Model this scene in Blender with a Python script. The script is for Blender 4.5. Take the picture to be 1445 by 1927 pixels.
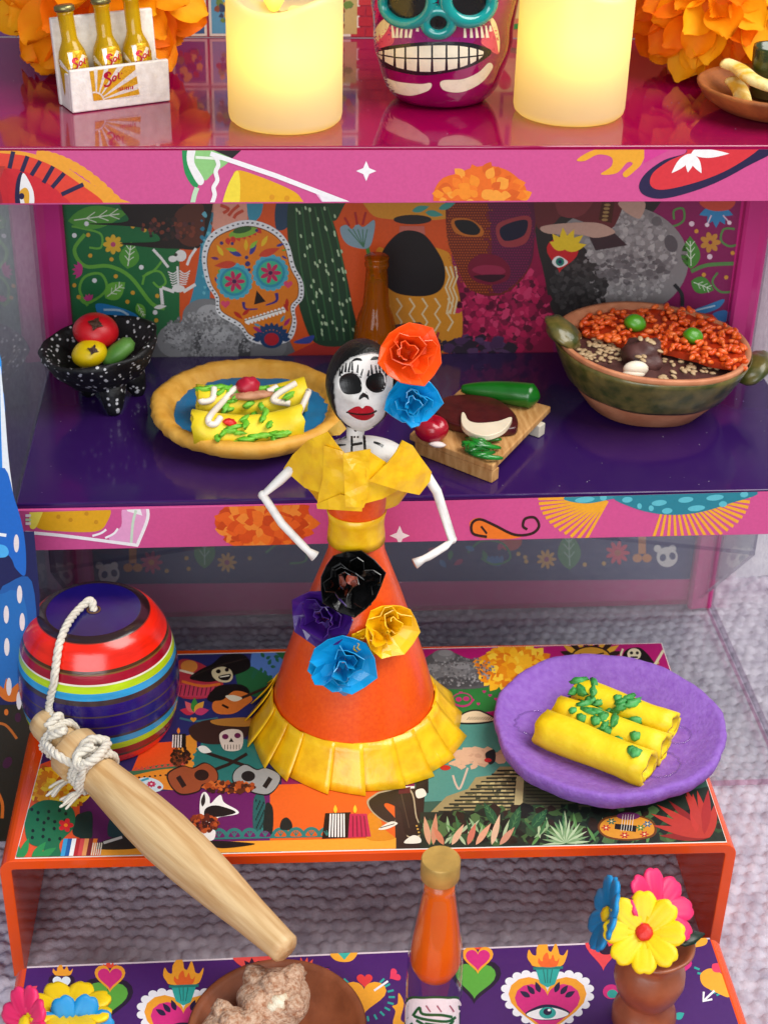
import bpy, bmesh, math, random
import numpy as np
from math import sin, cos, pi, radians, sqrt, atan2
from mathutils import Vector, Matrix, noise
from mathutils.bvhtree import BVHTree
from mathutils.geometry import tessellate_polygon

random.seed(11)
for o in list(bpy.data.objects): bpy.data.objects.remove(o)
SC = bpy.context.scene
COL = SC.collection
S = 0.01            # everything below is written in centimetres

# ------------------------------------------------------------------ camera
CAM = Vector((-5.755, -57.095, 39.284)); YAW, PITCH, ROLL, FPX = radians(5.092), radians(30.764), radians(1.46), 2963.8
CF = Vector((sin(YAW)*cos(PITCH), cos(YAW)*cos(PITCH), -sin(PITCH)))
_r = Vector((cos(YAW), -sin(YAW), 0)); _u = _r.cross(CF)
CR = _r*cos(ROLL) + _u*sin(ROLL); CU = -_r*sin(ROLL) + _u*cos(ROLL)
cd = bpy.data.cameras.new('camera'); cam = bpy.data.objects.new('camera', cd); COL.objects.link(cam)
cd.sensor_fit = 'HORIZONTAL'; cd.sensor_width = 36.0; cd.lens = 36.0*FPX/1445
cd.clip_start = 0.01; cd.clip_end = 50
mw = Matrix((CR, CU, -CF)).transposed().to_4x4(); mw.translation = CAM*S; cam.matrix_world = mw
cd.dof.use_dof = True; cd.dof.focus_distance = 0.50; cd.dof.aperture_fstop = 40.0
SC.camera = cam
# measurements taken off the photograph (1445 x 1927): sight line through a point, met with a level or an upright plane
def _ray(px, py): return CF + CR*((px-722.5)/FPX) - CU*((py-963.5)/FPX)
def at(px, py, z):
    d = _ray(px, py); return CAM + d*((z-CAM.z)/d.z)
def pix(P):
    d = Vector(P)-CAM; z = d.dot(CF); return 722.5+FPX*d.dot(CR)/z, 963.5-FPX*d.dot(CU)/z
def atY(px, py, y):
    d = _ray(px, py); return CAM + d*((y-CAM.y)/d.y)

# ------------------------------------------------------------------ light
w = bpy.data.worlds.new('World'); SC.world = w; w.use_nodes = True
wn = w.node_tree; bg = wn.nodes['Background']; bg.inputs[0].default_value = (0.93, 0.96, 1.0, 1); bg.inputs[1].default_value = 0.31
def area(name, loc, target, sx, sy, power, col):
    l = bpy.data.lights.new(name, 'AREA'); l.shape = 'RECTANGLE'; l.size = sx*S; l.size_y = sy*S; l.energy = power; l.color = col
    o = bpy.data.objects.new(name, l); COL.objects.link(o); o.location = Vector(loc)*S
    o.rotation_euler = (Vector(target)-Vector(loc)).to_track_quat('-Z', 'Y').to_euler(); return o
area('window_light', (45, -28, 85), (0, -8, 8), 70, 55, 13.0, (1.0, 0.97, 0.92))
area('front_fill_light', (-20, -105, 46), (0, -6, 13), 80, 60, 9.0, (0.95, 0.97, 1.0))  # added fill lamp in front, brightens the collage under the top shelf
cy = SC.cycles; cy.max_bounces = 8; cy.diffuse_bounces = 3; cy.glossy_bounces = 4; cy.transmission_bounces = 8; cy.transparent_max_bounces = 24; cy.caustics_reflective = False; cy.caustics_refractive = False
SC.view_settings.view_transform = 'Standard'; SC.view_settings.look = 'None'
SC.view_settings.gamma = 1; SC.view_settings.use_curve_mapping = False; SC.view_settings.exposure = -0.38

# ------------------------------------------------------------------ colour and materials
def lin(c): return c/12.92 if c <= .04045 else ((c+.055)/1.055)**2.4
def H(h):
    if not isinstance(h, str): return tuple(h[:3])
    h = h.lstrip('#'); return tuple(lin(int(h[i:i+2], 16)/255) for i in (0, 2, 4))
def nd(t, typ, **k):
    n = t.nodes.new(typ)
    for a, b in k.items(): setattr(n, a, b)
    return n
def setin(n, **k):
    for a, b in k.items():
        a = a.replace('_', ' ')
        if a in n.inputs: n.inputs[a].default_value = b
def M(name, col, rough=.5, var=.12, vs=120, bump=0, bs=300, metal=0, coat=0, coatr=.1, sss=0, spec=.5, attr=False,
      stretch=None, col2=None, thr=None, detail=4, vs2=None, alpha=1, dist=.0006, smudge=None):
    m = bpy.data.materials.new(name); m.use_nodes = True; t = m.node_tree; b = t.nodes['Principled BSDF']
    tc = nd(t, 'ShaderNodeTexCoord'); vec = tc.outputs['Object']
    if stretch:
        mp = nd(t, 'ShaderNodeMapping'); mp.inputs['Scale'].default_value = stretch; t.links.new(vec, mp.inputs[0]); vec = mp.outputs[0]
    nz = nd(t, 'ShaderNodeTexNoise'); nz.inputs['Scale'].default_value = vs; nz.inputs['Detail'].default_value = detail; t.links.new(vec, nz.inputs['Vector'])
    mx = nd(t, 'ShaderNodeMix', data_type='RGBA')
    c = H(col) if col is not None else (.5, .5, .5)
    ramp = nd(t, 'ShaderNodeMapRange'); lo, hi = thr if thr else (.32, .68)
    ramp.inputs[1].default_value = lo; ramp.inputs[2].default_value = hi
    t.links.new(nz.outputs[0], ramp.inputs[0]); t.links.new(ramp.outputs[0], mx.inputs[0])
    if attr:
        at_ = nd(t, 'ShaderNodeVertexColor', layer_name='Col')
        h1 = nd(t, 'ShaderNodeHueSaturation'); h2 = nd(t, 'ShaderNodeHueSaturation')
        h1.inputs['Value'].default_value = 1-var; h2.inputs['Value'].default_value = 1+var*.5
        t.links.new(at_.outputs[0], h1.inputs['Color']); t.links.new(at_.outputs[0], h2.inputs['Color'])
        t.links.new(h1.outputs[0], mx.inputs[6]); t.links.new(h2.outputs[0], mx.inputs[7])
    else:
        d = H(col2) if col2 else tuple(min(1, x*(1+var)) for x in c); a = c if col2 else tuple(x*(1-var) for x in c)
        mx.inputs[6].default_value = (*a, 1); mx.inputs[7].default_value = (*d, 1)
    t.links.new(mx.outputs[2], b.inputs['Base Color'])
    setin(b, Roughness=rough, Metallic=metal, Coat_Weight=coat, Coat_Roughness=coatr, Specular_IOR_Level=spec)
    if sss:
        b.inputs['Subsurface Weight'].default_value = sss; b.inputs['Subsurface Radius'].default_value = (.004, .002, .001); b.inputs['Subsurface Scale'].default_value = .5
    if bump:
        n2 = nd(t, 'ShaderNodeTexNoise'); n2.inputs['Scale'].default_value = bs; n2.inputs['Detail'].default_value = 5; t.links.new(vec, n2.inputs['Vector'])
        bp = nd(t, 'ShaderNodeBump'); bp.inputs['Strength'].default_value = bump; bp.inputs['Distance'].default_value = dist
        t.links.new(n2.outputs[0], bp.inputs['Height']); t.links.new(bp.outputs[0], b.inputs['Normal'])
        if coat: t.links.new(bp.outputs[0], b.inputs['Coat Normal'])
    # slight unevenness of the gloss
    mr = nd(t, 'ShaderNodeMapRange'); mr.inputs[3].default_value = max(.02, rough*.85); mr.inputs[4].default_value = min(1, rough*1.15)
    t.links.new(nz.outputs[0], mr.inputs[0]); t.links.new(mr.outputs[0], b.inputs['Roughness'])
    if smudge:   # finger marks and wiped dust dull the gloss in patches
        n3 = nd(t, 'ShaderNodeTexNoise'); n3.inputs['Scale'].default_value = 45; n3.inputs['Detail'].default_value = 9; n3.inputs['Distortion'].default_value = 1.5; t.links.new(tc.outputs['Object'], n3.inputs['Vector'])
        mr.inputs[1].default_value = .42; mr.inputs[2].default_value = .75; mr.inputs[3].default_value = rough; mr.inputs[4].default_value = smudge; t.links.new(n3.outputs[0], mr.inputs[0])
    return m
def clear(name, tint=(.97, .98, .98), refl=1.0, rough=.02, ior=1.49):
    """thin clear sheet: lets light straight through and reflects by angle"""
    m = bpy.data.materials.new(name); m.use_nodes = True; t = m.node_tree; t.nodes.clear()
    out = nd(t, 'ShaderNodeOutputMaterial'); mx = nd(t, 'ShaderNodeMixShader'); tr = nd(t, 'ShaderNodeBsdfTransparent'); gl = nd(t, 'ShaderNodeBsdfGlossy')
    fr = nd(t, 'ShaderNodeFresnel'); fr.inputs[0].default_value = ior; gl.inputs['Roughness'].default_value = rough
    mu = nd(t, 'ShaderNodeMath', operation='MULTIPLY'); mu.inputs[1].default_value = refl; t.links.new(fr.outputs[0], mu.inputs[0])
    ge = nd(t, 'ShaderNodeNewGeometry'); inv = nd(t, 'ShaderNodeMath', operation='SUBTRACT'); inv.inputs[0].default_value = 1; t.links.new(ge.outputs['Backfacing'], inv.inputs[1])
    m2 = nd(t, 'ShaderNodeMath', operation='MULTIPLY', use_clamp=True); t.links.new(mu.outputs[0], m2.inputs[0]); t.links.new(inv.outputs[0], m2.inputs[1]); mu = m2   # the far side of the sheet adds no second mirror
    tr.inputs[0].default_value = (*tint, 1); t.links.new(mu.outputs[0], mx.inputs[0]); t.links.new(tr.outputs[0], mx.inputs[1]); t.links.new(gl.outputs[0], mx.inputs[2])
    t.links.new(mx.outputs[0], out.inputs[0]); return m
def tinted(name, col, solid=.7, rough=.25, tint=None, glow=None):
    """coloured acrylic: part solid colour, part see-through in the same colour"""
    m = M(name, col, rough=rough, var=.05, vs=60, coat=.4, coatr=.08); t = m.node_tree
    out = [n for n in t.nodes if n.type == 'OUTPUT_MATERIAL'][0]; b = t.nodes['Principled BSDF']
    mx = nd(t, 'ShaderNodeMixShader'); tr = nd(t, 'ShaderNodeBsdfTransparent'); tr.inputs[0].default_value = (*(tint or H(col)), 1); mx.inputs[0].default_value = solid
    t.links.new(tr.outputs[0], mx.inputs[1]); t.links.new(b.outputs[0], mx.inputs[2]); t.links.new(mx.outputs[0], out.inputs[0]); return m

# ------------------------------------------------------------------ mesh helpers
ORG = {}
def link(o): COL.objects.link(o); return o
def thing(name, label, cat, base, group=None, kind=None):
    o = link(bpy.data.objects.new(name, None)); o.location = Vector(base)*S; o.empty_display_size = .01
    o['label'] = label
    if cat: o['category'] = cat
    if group: o['group'] = group
    if kind: o['kind'] = kind
    ORG[o.name] = Vector(base); return o
def tag(o, label, cat=None, group=None, kind=None):
    o['label'] = label
    if cat: o['category'] = cat
    if group: o['group'] = group
    if kind: o['kind'] = kind
    return o
class MB:
    def __init__(s): s.v = []; s.f = []; s.c = []; s.m = []
    def add(s, V, F, col=None, mi=0):
        n = len(s.v); s.v += [Vector(p) for p in V]; s.f += [tuple(i+n for i in f) for f in F]
        c = H(col) if col is not None else (1, 1, 1); s.c += [c]*len(F); s.m += [mi]*len(F); return s
    def box(s, c, d, rot=None, col=None, mi=0):
        V = [Vector(((i & 1)-.5, ((i >> 1) & 1)-.5, (i >> 2)-.5)) for i in range(8)]
        V = [Vector((p.x*d[0], p.y*d[1], p.z*d[2])) for p in V]
        if rot is not None: V = [rot @ p for p in V]
        V = [p+Vector(c) for p in V]
        return s.add(V, [(0, 2, 3, 1), (4, 5, 7, 6), (0, 1, 5, 4), (2, 6, 7, 3), (0, 4, 6, 2), (1, 3, 7, 5)], col, mi)
    def grid(s, P, nu, nv, cu=False, col=None, flip=False, colf=None):
        """P[i][j] rows of points"""
        V = [p for r in P for p in r]; F = []
        for i in range(nu-1):
            for j in range(nv if cu else nv-1):
                a, b = i*nv+j, i*nv+(j+1) % nv; q = (a, b, b+nv, a+nv); F.append(q[::-1] if flip else q)
        s.add(V, F, col)
        if colf:
            k = nv if cu else nv-1
            for i in range(nu-1):
                for j in range(k): s.c[len(s.c)-len(F)+i*k+j] = H(colf(i, j))
        return s
    def lathe(s, prof, n=40, c=(0, 0, 0), cap=True, rot=None, sx=1, sy=1, cols=None, wob=None, col=None):
        P = []; R = rot or Matrix.Identity(3)
        for k, (r, z) in enumerate(prof):
            P.append([Vector(c)+R @ Vector(((r+(wob(2*pi*j/n, k) if wob else 0))*cos(2*pi*j/n)*sx, (r+(wob(2*pi*j/n, k) if wob else 0))*sin(2*pi*j/n)*sy, z)) for j in range(n)])
        b0 = len(s.v); s.grid(P, len(P), n, True, col=col, colf=(lambda i, j: cols[min(i, len(cols)-1)]) if cols else None)
        if cap:
            cc = cols or ['ffffff' if col is None else col]
            s.f.append(tuple(b0+j for j in range(n))[::-1]); s.c.append(H(cc[0])); s.m.append(0)
            q = b0+(len(P)-1)*n; s.f.append(tuple(q+j for j in range(n))); s.c.append(H(cc[-1])); s.m.append(0)
        return s
    def tube(s, pts, r, n=8, col=None, cap=True, flat=1.0):
        pts = [Vector(p) for p in pts]; m = len(pts); rr = r if isinstance(r, (list, tuple)) else [r]*m
        up = Vector((0, 0, 1)); P = []; prev = None
        for i, p in enumerate(pts):
            t = (pts[min(i+1, m-1)]-pts[max(i-1, 0)]).normalized()
            if prev is None:
                a = t.cross(up); a = a if a.length > .05 else t.cross(Vector((1, 0, 0)))
            else: a = prev - t*prev.dot(t)
            a.normalize(); b = t.cross(a); prev = a
            P.append([p+(a*cos(2*pi*j/n)+b*sin(2*pi*j/n)*flat)*rr[i] for j in range(n)])
        b0 = len(s.v); s.grid(P, m, n, True, col=col, flip=True)
        if cap:
            s.f.append(tuple(b0+j for j in range(n))); q = b0+(m-1)*n; s.f.append(tuple(q+j for j in range(n))[::-1]); s.c += [H(col) if col else (1, 1, 1)]*2; s.m += [0, 0]
        return s
    def blob(s, c, rad, nu=10, nv=14, rot=None, nz=0, nf=1, col=None, seed=0, fn=None):
        R = rot or Matrix.Identity(3); V = []; F = []
        for i in range(nu+1):
            th = pi*i/nu
            for j in range(nv):
                ph = 2*pi*j/nv; d = Vector((sin(th)*cos(ph), sin(th)*sin(ph), cos(th)))
                k = 1+nz*noise.noise(d*nf+Vector((seed*7.3, seed*1.7, 0))) if nz else 1
                if fn: k *= fn(d)
                V.append(Vector(c)+R @ Vector((d.x*rad[0]*k, d.y*rad[1]*k, d.z*rad[2]*k)))
        for i in range(nu):
            for j in range(nv):
                a, b = i*nv+j, i*nv+(j+1) % nv; F.append((a, a+nv, b+nv, b))
        return s.add(V, F, col)
    def prism(s, poly, z0, z1, M4=None, col=None):
        n = len(poly); V = [Vector((p[0], p[1], z)) for z in (z0, z1) for p in poly]
        if M4 is not None: V = [M4 @ p for p in V]
        F = [(i, (i+1) % n, (i+1) % n+n, i+n) for i in range(n)]
        for t in tessellate_polygon([[Vector((p[0], p[1], 0)) for p in poly]]):
            F.append(tuple(t)[::-1]); F.append(tuple(i+n for i in t))
        return s.add(V, F, col)
    def build(s, name, mat, parent=None, smooth=False, sub=0, bevel=0, solid=0, auto=None, merge=False):
        o0 = ORG[parent.name] if parent else Vector((0, 0, 0))
        me = bpy.data.meshes.new(name); me.from_pydata([tuple((p-o0)*S) for p in s.v], [], s.f)
        ca = me.color_attributes.new('Col', 'FLOAT_COLOR', 'CORNER')
        arr = np.ones((len(me.loops), 4), np.float32); k = 0
        for f, c in zip(s.f, s.c):
            arr[k:k+len(f), :3] = c; k += len(f)
        ca.data.foreach_set('color', arr.ravel())
        for mm in (mat if isinstance(mat, (list, tuple)) else [mat]): me.materials.append(mm)
        if any(s.m): me.polygons.foreach_set('material_index', s.m)
        if merge or True:
            bm = bmesh.new(); bm.from_mesh(me)
            if merge: bmesh.ops.remove_doubles(bm, verts=bm.verts, dist=1e-6)
            if not solid: bmesh.ops.recalc_face_normals(bm, faces=bm.faces)
            bm.to_mesh(me); bm.free()
        me.polygons.foreach_set('use_smooth', [bool(smooth)]*len(me.polygons))
        o = link(bpy.data.objects.new(name, me)); o.parent = parent; ORG[o.name] = o0
        if solid:
            md = o.modifiers.new('solid', 'SOLIDIFY'); md.thickness = solid*S; md.offset = 0
        if bevel:
            md = o.modifiers.new('bevel', 'BEVEL'); md.width = bevel*S; md.segments = 3; md.limit_method = 'ANGLE'; md.angle_limit = radians(40)
        if sub:
            md = o.modifiers.new('sub', 'SUBSURF'); md.levels = sub; md.render_levels = sub
        if auto: 
            md = o.modifiers.new('es', 'EDGE_SPLIT'); md.split_angle = radians(auto)
        return o
def inst(name, src, parent, loc, rot=None, scale=(1, 1, 1), mat=None):
    """a further object that shares the mesh of src, placed in world centimetres"""
    o = link(bpy.data.objects.new(name, src)); o.parent = parent; o0 = ORG[parent.name]; ORG[o.name] = o0
    m = (rot.to_4x4() if rot is not None else Matrix.Identity(4)) @ Matrix.Diagonal((*scale, 1)); m.translation = (Vector(loc)-o0)*S
    o.matrix_local = m
    if mat: o.material_slots[0].link = 'OBJECT'; o.material_slots[0].material = mat
    return o
def protomesh(mb, name, mat, smooth=True):
    me = bpy.data.meshes.new(name); me.from_pydata([tuple(p*S) for p in mb.v], [], mb.f); me.materials.append(mat)
    bm = bmesh.new(); bm.from_mesh(me); bmesh.ops.recalc_face_normals(bm, faces=bm.faces); bm.to_mesh(me); bm.free()
    me.polygons.foreach_set('use_smooth', [smooth]*len(me.polygons)); return me
def rz(a): return Matrix.Rotation(a, 3, 'Z')
def rx(a): return Matrix.Rotation(a, 3, 'X')
def ry(a): return Matrix.Rotation(a, 3, 'Y')
def frame(z, x=None):
    z = Vector(z).normalized(); x = Vector(x) if x is not None else Vector((0, 0, 1)).cross(z)
    if x.length < .01: x = Vector((1, 0, 0))
    x = (x - z*x.dot(z)).normalized(); y = z.cross(x); return Matrix((x, y, z)).transposed()
def crv(pts, n=6, closed=False):
    P = [Vector(p) for p in pts]; m = len(P); out = []
    for i in range(m if closed else m-1):
        if closed: a, b, c, d = P[i-1], P[i], P[(i+1) % m], P[(i+2) % m]
        else: a, b, c, d = P[max(i-1, 0)], P[i], P[i+1], P[min(i+2, m-1)]
        for k in range(n):
            t = k/n; out.append(.5*((2*b)+(c-a)*t+(2*a-5*b+4*c-d)*t*t+(3*b-a-3*c+d)*t**3))
    if not closed: out.append(P[-1])
    return out

# ------------------------------------------------------------------ flat print: shapes laid on a sheet
def clip_poly(poly, clip):
    def area2(p): return sum(p[i-1][0]*p[i][1]-p[i][0]*p[i-1][1] for i in range(len(p)))
    c = list(clip)
    if area2(c) < 0: c = c[::-1]
    out = [tuple(p[:2]) for p in poly]
    for i in range(len(c)):
        a, b = c[i-1], c[i]; inp = out; out = []
        if not inp: return []
        side = lambda p: (b[0]-a[0])*(p[1]-a[1])-(b[1]-a[1])*(p[0]-a[0])
        for j in range(len(inp)):
            p, q = inp[j-1], inp[j]; sp, sq = side(p), side(q)
            if (sp >= 0) != (sq >= 0):
                t = sp/(sp-sq); out.append((p[0]+(q[0]-p[0])*t, p[1]+(q[1]-p[1])*t))
            if sq >= 0: out.append(q)
    return out
class Art:
    def __init__(s, P, clip, nrm, step=.004, fine=0): s.P = P; s.clip = clip; s.n = Vector(nrm) if nrm is not None else None; s.mb = MB(); s.step = step; s.fine = fine; s.k = 0
    def poly(s, pts, col, lay=1):
        p = clip_poly(pts, s.clip) if s.clip else [tuple(q[:2]) for q in pts]
        if len(p) < 3: return
        s.k += 1; lay = lay+(s.k % 16)*.012
        q = [p[0]]
        for k in p[1:]:
            if abs(k[0]-q[-1][0])+abs(k[1]-q[-1][1]) > 1e-3: q.append(k)
        if len(q) < 3: return
        tris = [tuple(t) for t in tessellate_polygon([[Vector((a, b, 0)) for a, b in q]])]
        if s.fine:
            T = [[q[i] for i in t] for t in tris]; out = []
            while T:
                t = T.pop(); e = [math.dist(t[i], t[(i+1) % 3]) for i in range(3)]; k = e.index(max(e))
                if e[k] > s.fine:
                    a, b, c = t[k], t[(k+1) % 3], t[(k+2) % 3]; m = ((a[0]+b[0])/2, (a[1]+b[1])/2); T += [[a, m, c], [m, b, c]]
                else: out.append(t)
            V = [s.P(x, y, lay*s.step) for t in out for x, y in t]; F = [(3*i, 3*i+1, 3*i+2) for i in range(len(out))]
            s.mb.add(V, F, col); return
        s.mb.add([s.P(a, b)+s.n*(lay*s.step) for a, b in q], tris, col)
    def ell(s, cx, cy, rx_, ry_, col, lay=1, rot=0, n=20):
        r = radians(rot); s.poly([(cx+rx_*cos(t)*cos(r)-ry_*sin(t)*sin(r), cy+rx_*cos(t)*sin(r)+ry_*sin(t)*cos(r)) for t in (2*pi*i/n for i in range(n))], col, lay)
    def stroke(s, pts, w, col, lay=2, sm=5, closed=False):
        p = crv([(a, b, 0) for a, b in pts], sm, closed) if sm else [Vector((a, b, 0)) for a, b in pts]
        if closed: p.append(p[0].copy())
        n = len(p); 
        for i in range(n-1):
            w0 = w if not isinstance(w, (tuple, list)) else w[0]+(w[1]-w[0])*i/(n-1); w1 = w if not isinstance(w, (tuple, list)) else w[0]+(w[1]-w[0])*(i+1)/(n-1)
            def nr(k):
                d = p[min(k+1, n-1)]-p[max(k-1, 0)]; d = d.normalized() if d.length else Vector((1, 0, 0)); return Vector((-d.y, d.x, 0))
            a, b = nr(i), nr(i+1)
            s.poly([(p[i]+a*w0/2)[:2], (p[i+1]+b*w1/2)[:2], (p[i+1]-b*w1/2)[:2], (p[i]-a*w0/2)[:2]], col, lay)
    def sm(s, pts, col, lay=1, n=5): s.poly([q[:2] for q in crv([(a, b, 0) for a, b in pts], n, True)], col, lay)
    def leaf(s, x, y, L, W, ang, col, lay=2, vein=None):
        a = radians(ang); R = lambda u, v: (x+u*cos(a)-v*sin(a), y+u*sin(a)+v*cos(a))
        s.poly([R(L*t, W*sin(pi*t**.8)) for t in (i/10 for i in range(11))]+[R(L*t, -W*sin(pi*t**.8)) for t in (i/10 for i in range(9, 0, -1))], col, lay)
        if vein:
            s.stroke([R(L*.1, 0), R(L*.85, 0)], max(1.2, W*.1), vein, lay+1, 0)
            for k in (.3, .5, .68):
                for sg in (-1, 1): s.stroke([R(L*k, 0), R(L*(k+.16), sg*W*.45)], max(1, W*.08), vein, lay+1, 0)
    def flower(s, x, y, r, n, col, cen, lay=3, sq=1, a0=0, cr=.25, wd=.26):
        for i in range(n):
            a = 2*pi*i/n+a0; s.poly([(x+(r*.58*cos(a)+r*.42*cos(t)*cos(a)-r*wd*sin(t)*sin(a)), y+sq*(r*.58*sin(a)+r*.42*cos(t)*sin(a)+r*wd*sin(t)*cos(a))) for t in (2*pi*k/10 for k in range(10))], col, lay)
        if cen: s.ell(x, y, r*cr, r*cr*sq, cen, lay+1)
    def heart(s, x, y, w_, h, col, lay=2, rot=0):
        r = radians(rot); P = []
        for i in range(28):
            t = 2*pi*i/28; u = .5*w_*(sin(t)**3); v = -.5*h*(13*cos(t)-5*cos(2*t)-2*cos(3*t)-cos(4*t)+2.5)/14.5
            P.append((x+u*cos(r)-v*sin(r), y+u*sin(r)+v*cos(r)))
        s.poly(P, col, lay)
    def star(s, x, y, r, col, lay=2):
        s.poly([(x+cos(pi*i/4)*(r if i % 2 == 0 else r*.42), y+sin(pi*i/4)*(r if i % 2 == 0 else r*.42)) for i in range(8)], col, lay)
    def flame(s, x, y, w_, h, col, lay=2):
        P = [(-.5, -.35), (-.46, -.62), (-.38, -.45), (-.28, -.42), (-.26, -.7), (-.08, -1), (0, -.78), (.02, -.6), (.1, -.55), (.2, -.85), (.27, -.6), (.3, -.45), (.4, -.42), (.5, -.62), (.46, -.3), (.3, -.02), (-.3, -.02), (-.42, -.15)]
        s.sm([(x+a*w_, y+b*h) for a, b in P], col, lay, 3)
    def mottle(s, x, y, rx_, ry_, cols, n, size, lay=2, seed=1, asp=1, edge=1.0, poly=None):
        rnd = random.Random(seed)
        for i in range(n):
            a = rnd.uniform(0, 2*pi); q = sqrt(rnd.random())*edge; k = rnd.uniform(.5, 1.2)*size; px, py = x+rx_*q*cos(a), y+ry_*q*sin(a)
            m = rnd.randint(5, 8); b0 = rnd.uniform(0, 6)
            pts = [(px+k*asp*cos(b0+2*pi*j/m)*rnd.uniform(.6, 1.15), py+k*sin(b0+2*pi*j/m)*rnd.uniform(.6, 1.15)) for j in range(m)]
            s.poly(pts, rnd.choice(cols), lay+.9*i/n)
    def marigold(s, x, y, rx_, ry_, lay=2, seed=1, cols=('f28a18', 'f5a020', 'e8701a', 'd85a10', 'f7b030'), n=90):
        rnd = random.Random(seed)
        s.sm([(x+rx_*cos(2*pi*i/18)*rnd.uniform(.9, 1.05), y+ry_*sin(2*pi*i/18)*rnd.uniform(.9, 1.05)) for i in range(18)], cols[2], lay, 3)
        for i in range(n):
            q = sqrt(1-i/n)*.92; a = i*2.4; px, py = x+rx_*q*cos(a), y+ry_*q*sin(a); k = .13*max(rx_, ry_)*rnd.uniform(.7, 1.2)
            s.leaf(px-k*cos(a), py-k*sin(a)*ry_/rx_, 2*k, k*.75, math.degrees(atan2(sin(a)*ry_, cos(a)*rx_))+rnd.uniform(-30, 30), cols[rnd.randrange(len(cols))], lay+.2+1.2*i/n)
    def text(s, lines, x, y, size, col, lay=2, font_slant=0): pass
    def build(s, name, parent, mat, smooth=False):
        if not s.mb.f: return None
        o0 = s.mb; return o0.build(name, mat, parent, smooth)

def on(mb):
    """sight line -> point on a shape that is already built (for paint and labels that follow its surface)"""
    tr = BVHTree.FromPolygons([tuple(p) for p in mb.v], mb.f)
    def f(px, py, off=0):
        d = _ray(px, py).normalized(); h, n, i, _ = tr.ray_cast(CAM, d)
        if h is None:
            q = CAM+d*((Vector(mb.v[0])-CAM).dot(CF)/d.dot(CF)); h, n, i, _ = tr.find_nearest(q)
        if n.dot(d) > 0: n = -n
        return h+n*off
    return f
def inpoly(x, y, poly):
    c = False
    for i in range(len(poly)):
        (x1, y1), (x2, y2) = poly[i-1], poly[i]
        if (y1 > y) != (y2 > y) and x < (x2-x1)*(y-y1)/(y2-y1)+x1: c = not c
    return c

# ================================================================== materials used throughout
PRINT = M('printed_sheet', None, rough=.42, var=.05, vs=900, attr=True, bump=.05, bs=1500, coat=.08)
PAINT = M('gloss_paint', None, rough=.28, var=.08, vs=260, attr=True, bump=.12, bs=500, coat=.6, coatr=.12)
MATTE = M('matte_paint', None, rough=.6, var=.12, vs=300, attr=True, bump=.2, bs=700)
CLEAR = clear('clear_acrylic'); CLEAR_EDGE = clear('clear_acrylic_cut_edge', tint=(.62, .60, .66), refl=1.6, rough=.15)
ORANGE_ACR = tinted('orange_acrylic', 'f85606', solid=.84, rough=.25, tint=(.9, .16, .05))

# ================================================================== setting
def knitted_cloth():
    x0, x1, y0, y1, st = -30, 30, -36, 10, .085
    xs = np.arange(x0, x1, st); ys = np.arange(y0, y1, st); X, Y = np.meshgrid(xs, ys)
    py, px = .50, .50
    wv = .09*np.sin(X*.9+Y*.5)+.08*np.sin(Y*1.3-X*.35)+.05*np.sin(X*2.7+1.3*np.sin(Y*1.9))
    r = (Y+wv)/py; row = np.floor(r); dv = r-row-.5
    u = X/px+wv*.8+.5*(row % 2); cu = np.floor(u); hsh = lambda a: np.modf(np.abs(np.sin(row*127.1+cu*311.7+a)*43758.5453))[0]
    du = u-cu-.5+.16*(hsh(0)-.5); dv = dv+.16*(hsh(1.7)-.5); hk = .55+.6*hsh(3.1)
    Z = .17*hk*np.sqrt(np.maximum(0, 1-(2.25*du)**2-(1.9*dv)**2)) + .05*np.exp(-((np.abs(du)-.5)/.16)**2)*np.cos(pi*dv)**2
    rng = np.random.default_rng(3); Z += rng.normal(0, .006, Z.shape); Z += .05*np.sin(X*.31+1)*np.sin(Y*.27)
    Z -= Z.max()
    ny, nx = X.shape; V = np.stack([X, Y, Z], -1).reshape(-1, 3)*S
    i = np.arange(ny*nx).reshape(ny, nx); F = np.stack([i[:-1, :-1], i[:-1, 1:], i[1:, 1:], i[1:, :-1]], -1).reshape(-1, 4)
    me = bpy.data.meshes.new('knitted_cloth'); me.vertices.add(len(V)); me.vertices.foreach_set('co', V.ravel())
    me.loops.add(F.size); me.loops.foreach_set('vertex_index', F.ravel().astype(np.int32)); me.polygons.add(len(F))
    me.polygons.foreach_set('loop_start', np.arange(0, F.size, 4, dtype=np.int32)); me.polygons.foreach_set('loop_total', np.full(len(F), 4, np.int32))
    me.update(); me.polygons.foreach_set('use_smooth', [True]*len(F))
    me.materials.append(M('knitted_wool', 'a39bab', rough=.92, col2='c9c2cf', vs=150, bump=.5, bs=900, dist=.0008, spec=.15))
    o = link(bpy.data.objects.new('knitted_cloth', me)); tag(o, 'knitted lavender grey cloth under the whole altar', kind='structure')
knitted_cloth()
mb = MB(); P = []
for i in range(2):
    P.append([Vector((-70+k*.5, 2.9+.35*sin(k*.21)+.15*sin(k*.53+1), -.2 if i == 0 else 22.2)) for k in range(281)])
mb.grid(P, 2, 281)
tag(mb.build('fabric_backdrop', M('woven_linen', 'd9d3dc', rough=.9, col2='ece8ee', vs=1400, stretch=(1, 1, .25), bump=.25, bs=2500, spec=.1), None, smooth=True), 'white linen backdrop hanging behind the altar', kind='structure')

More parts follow.
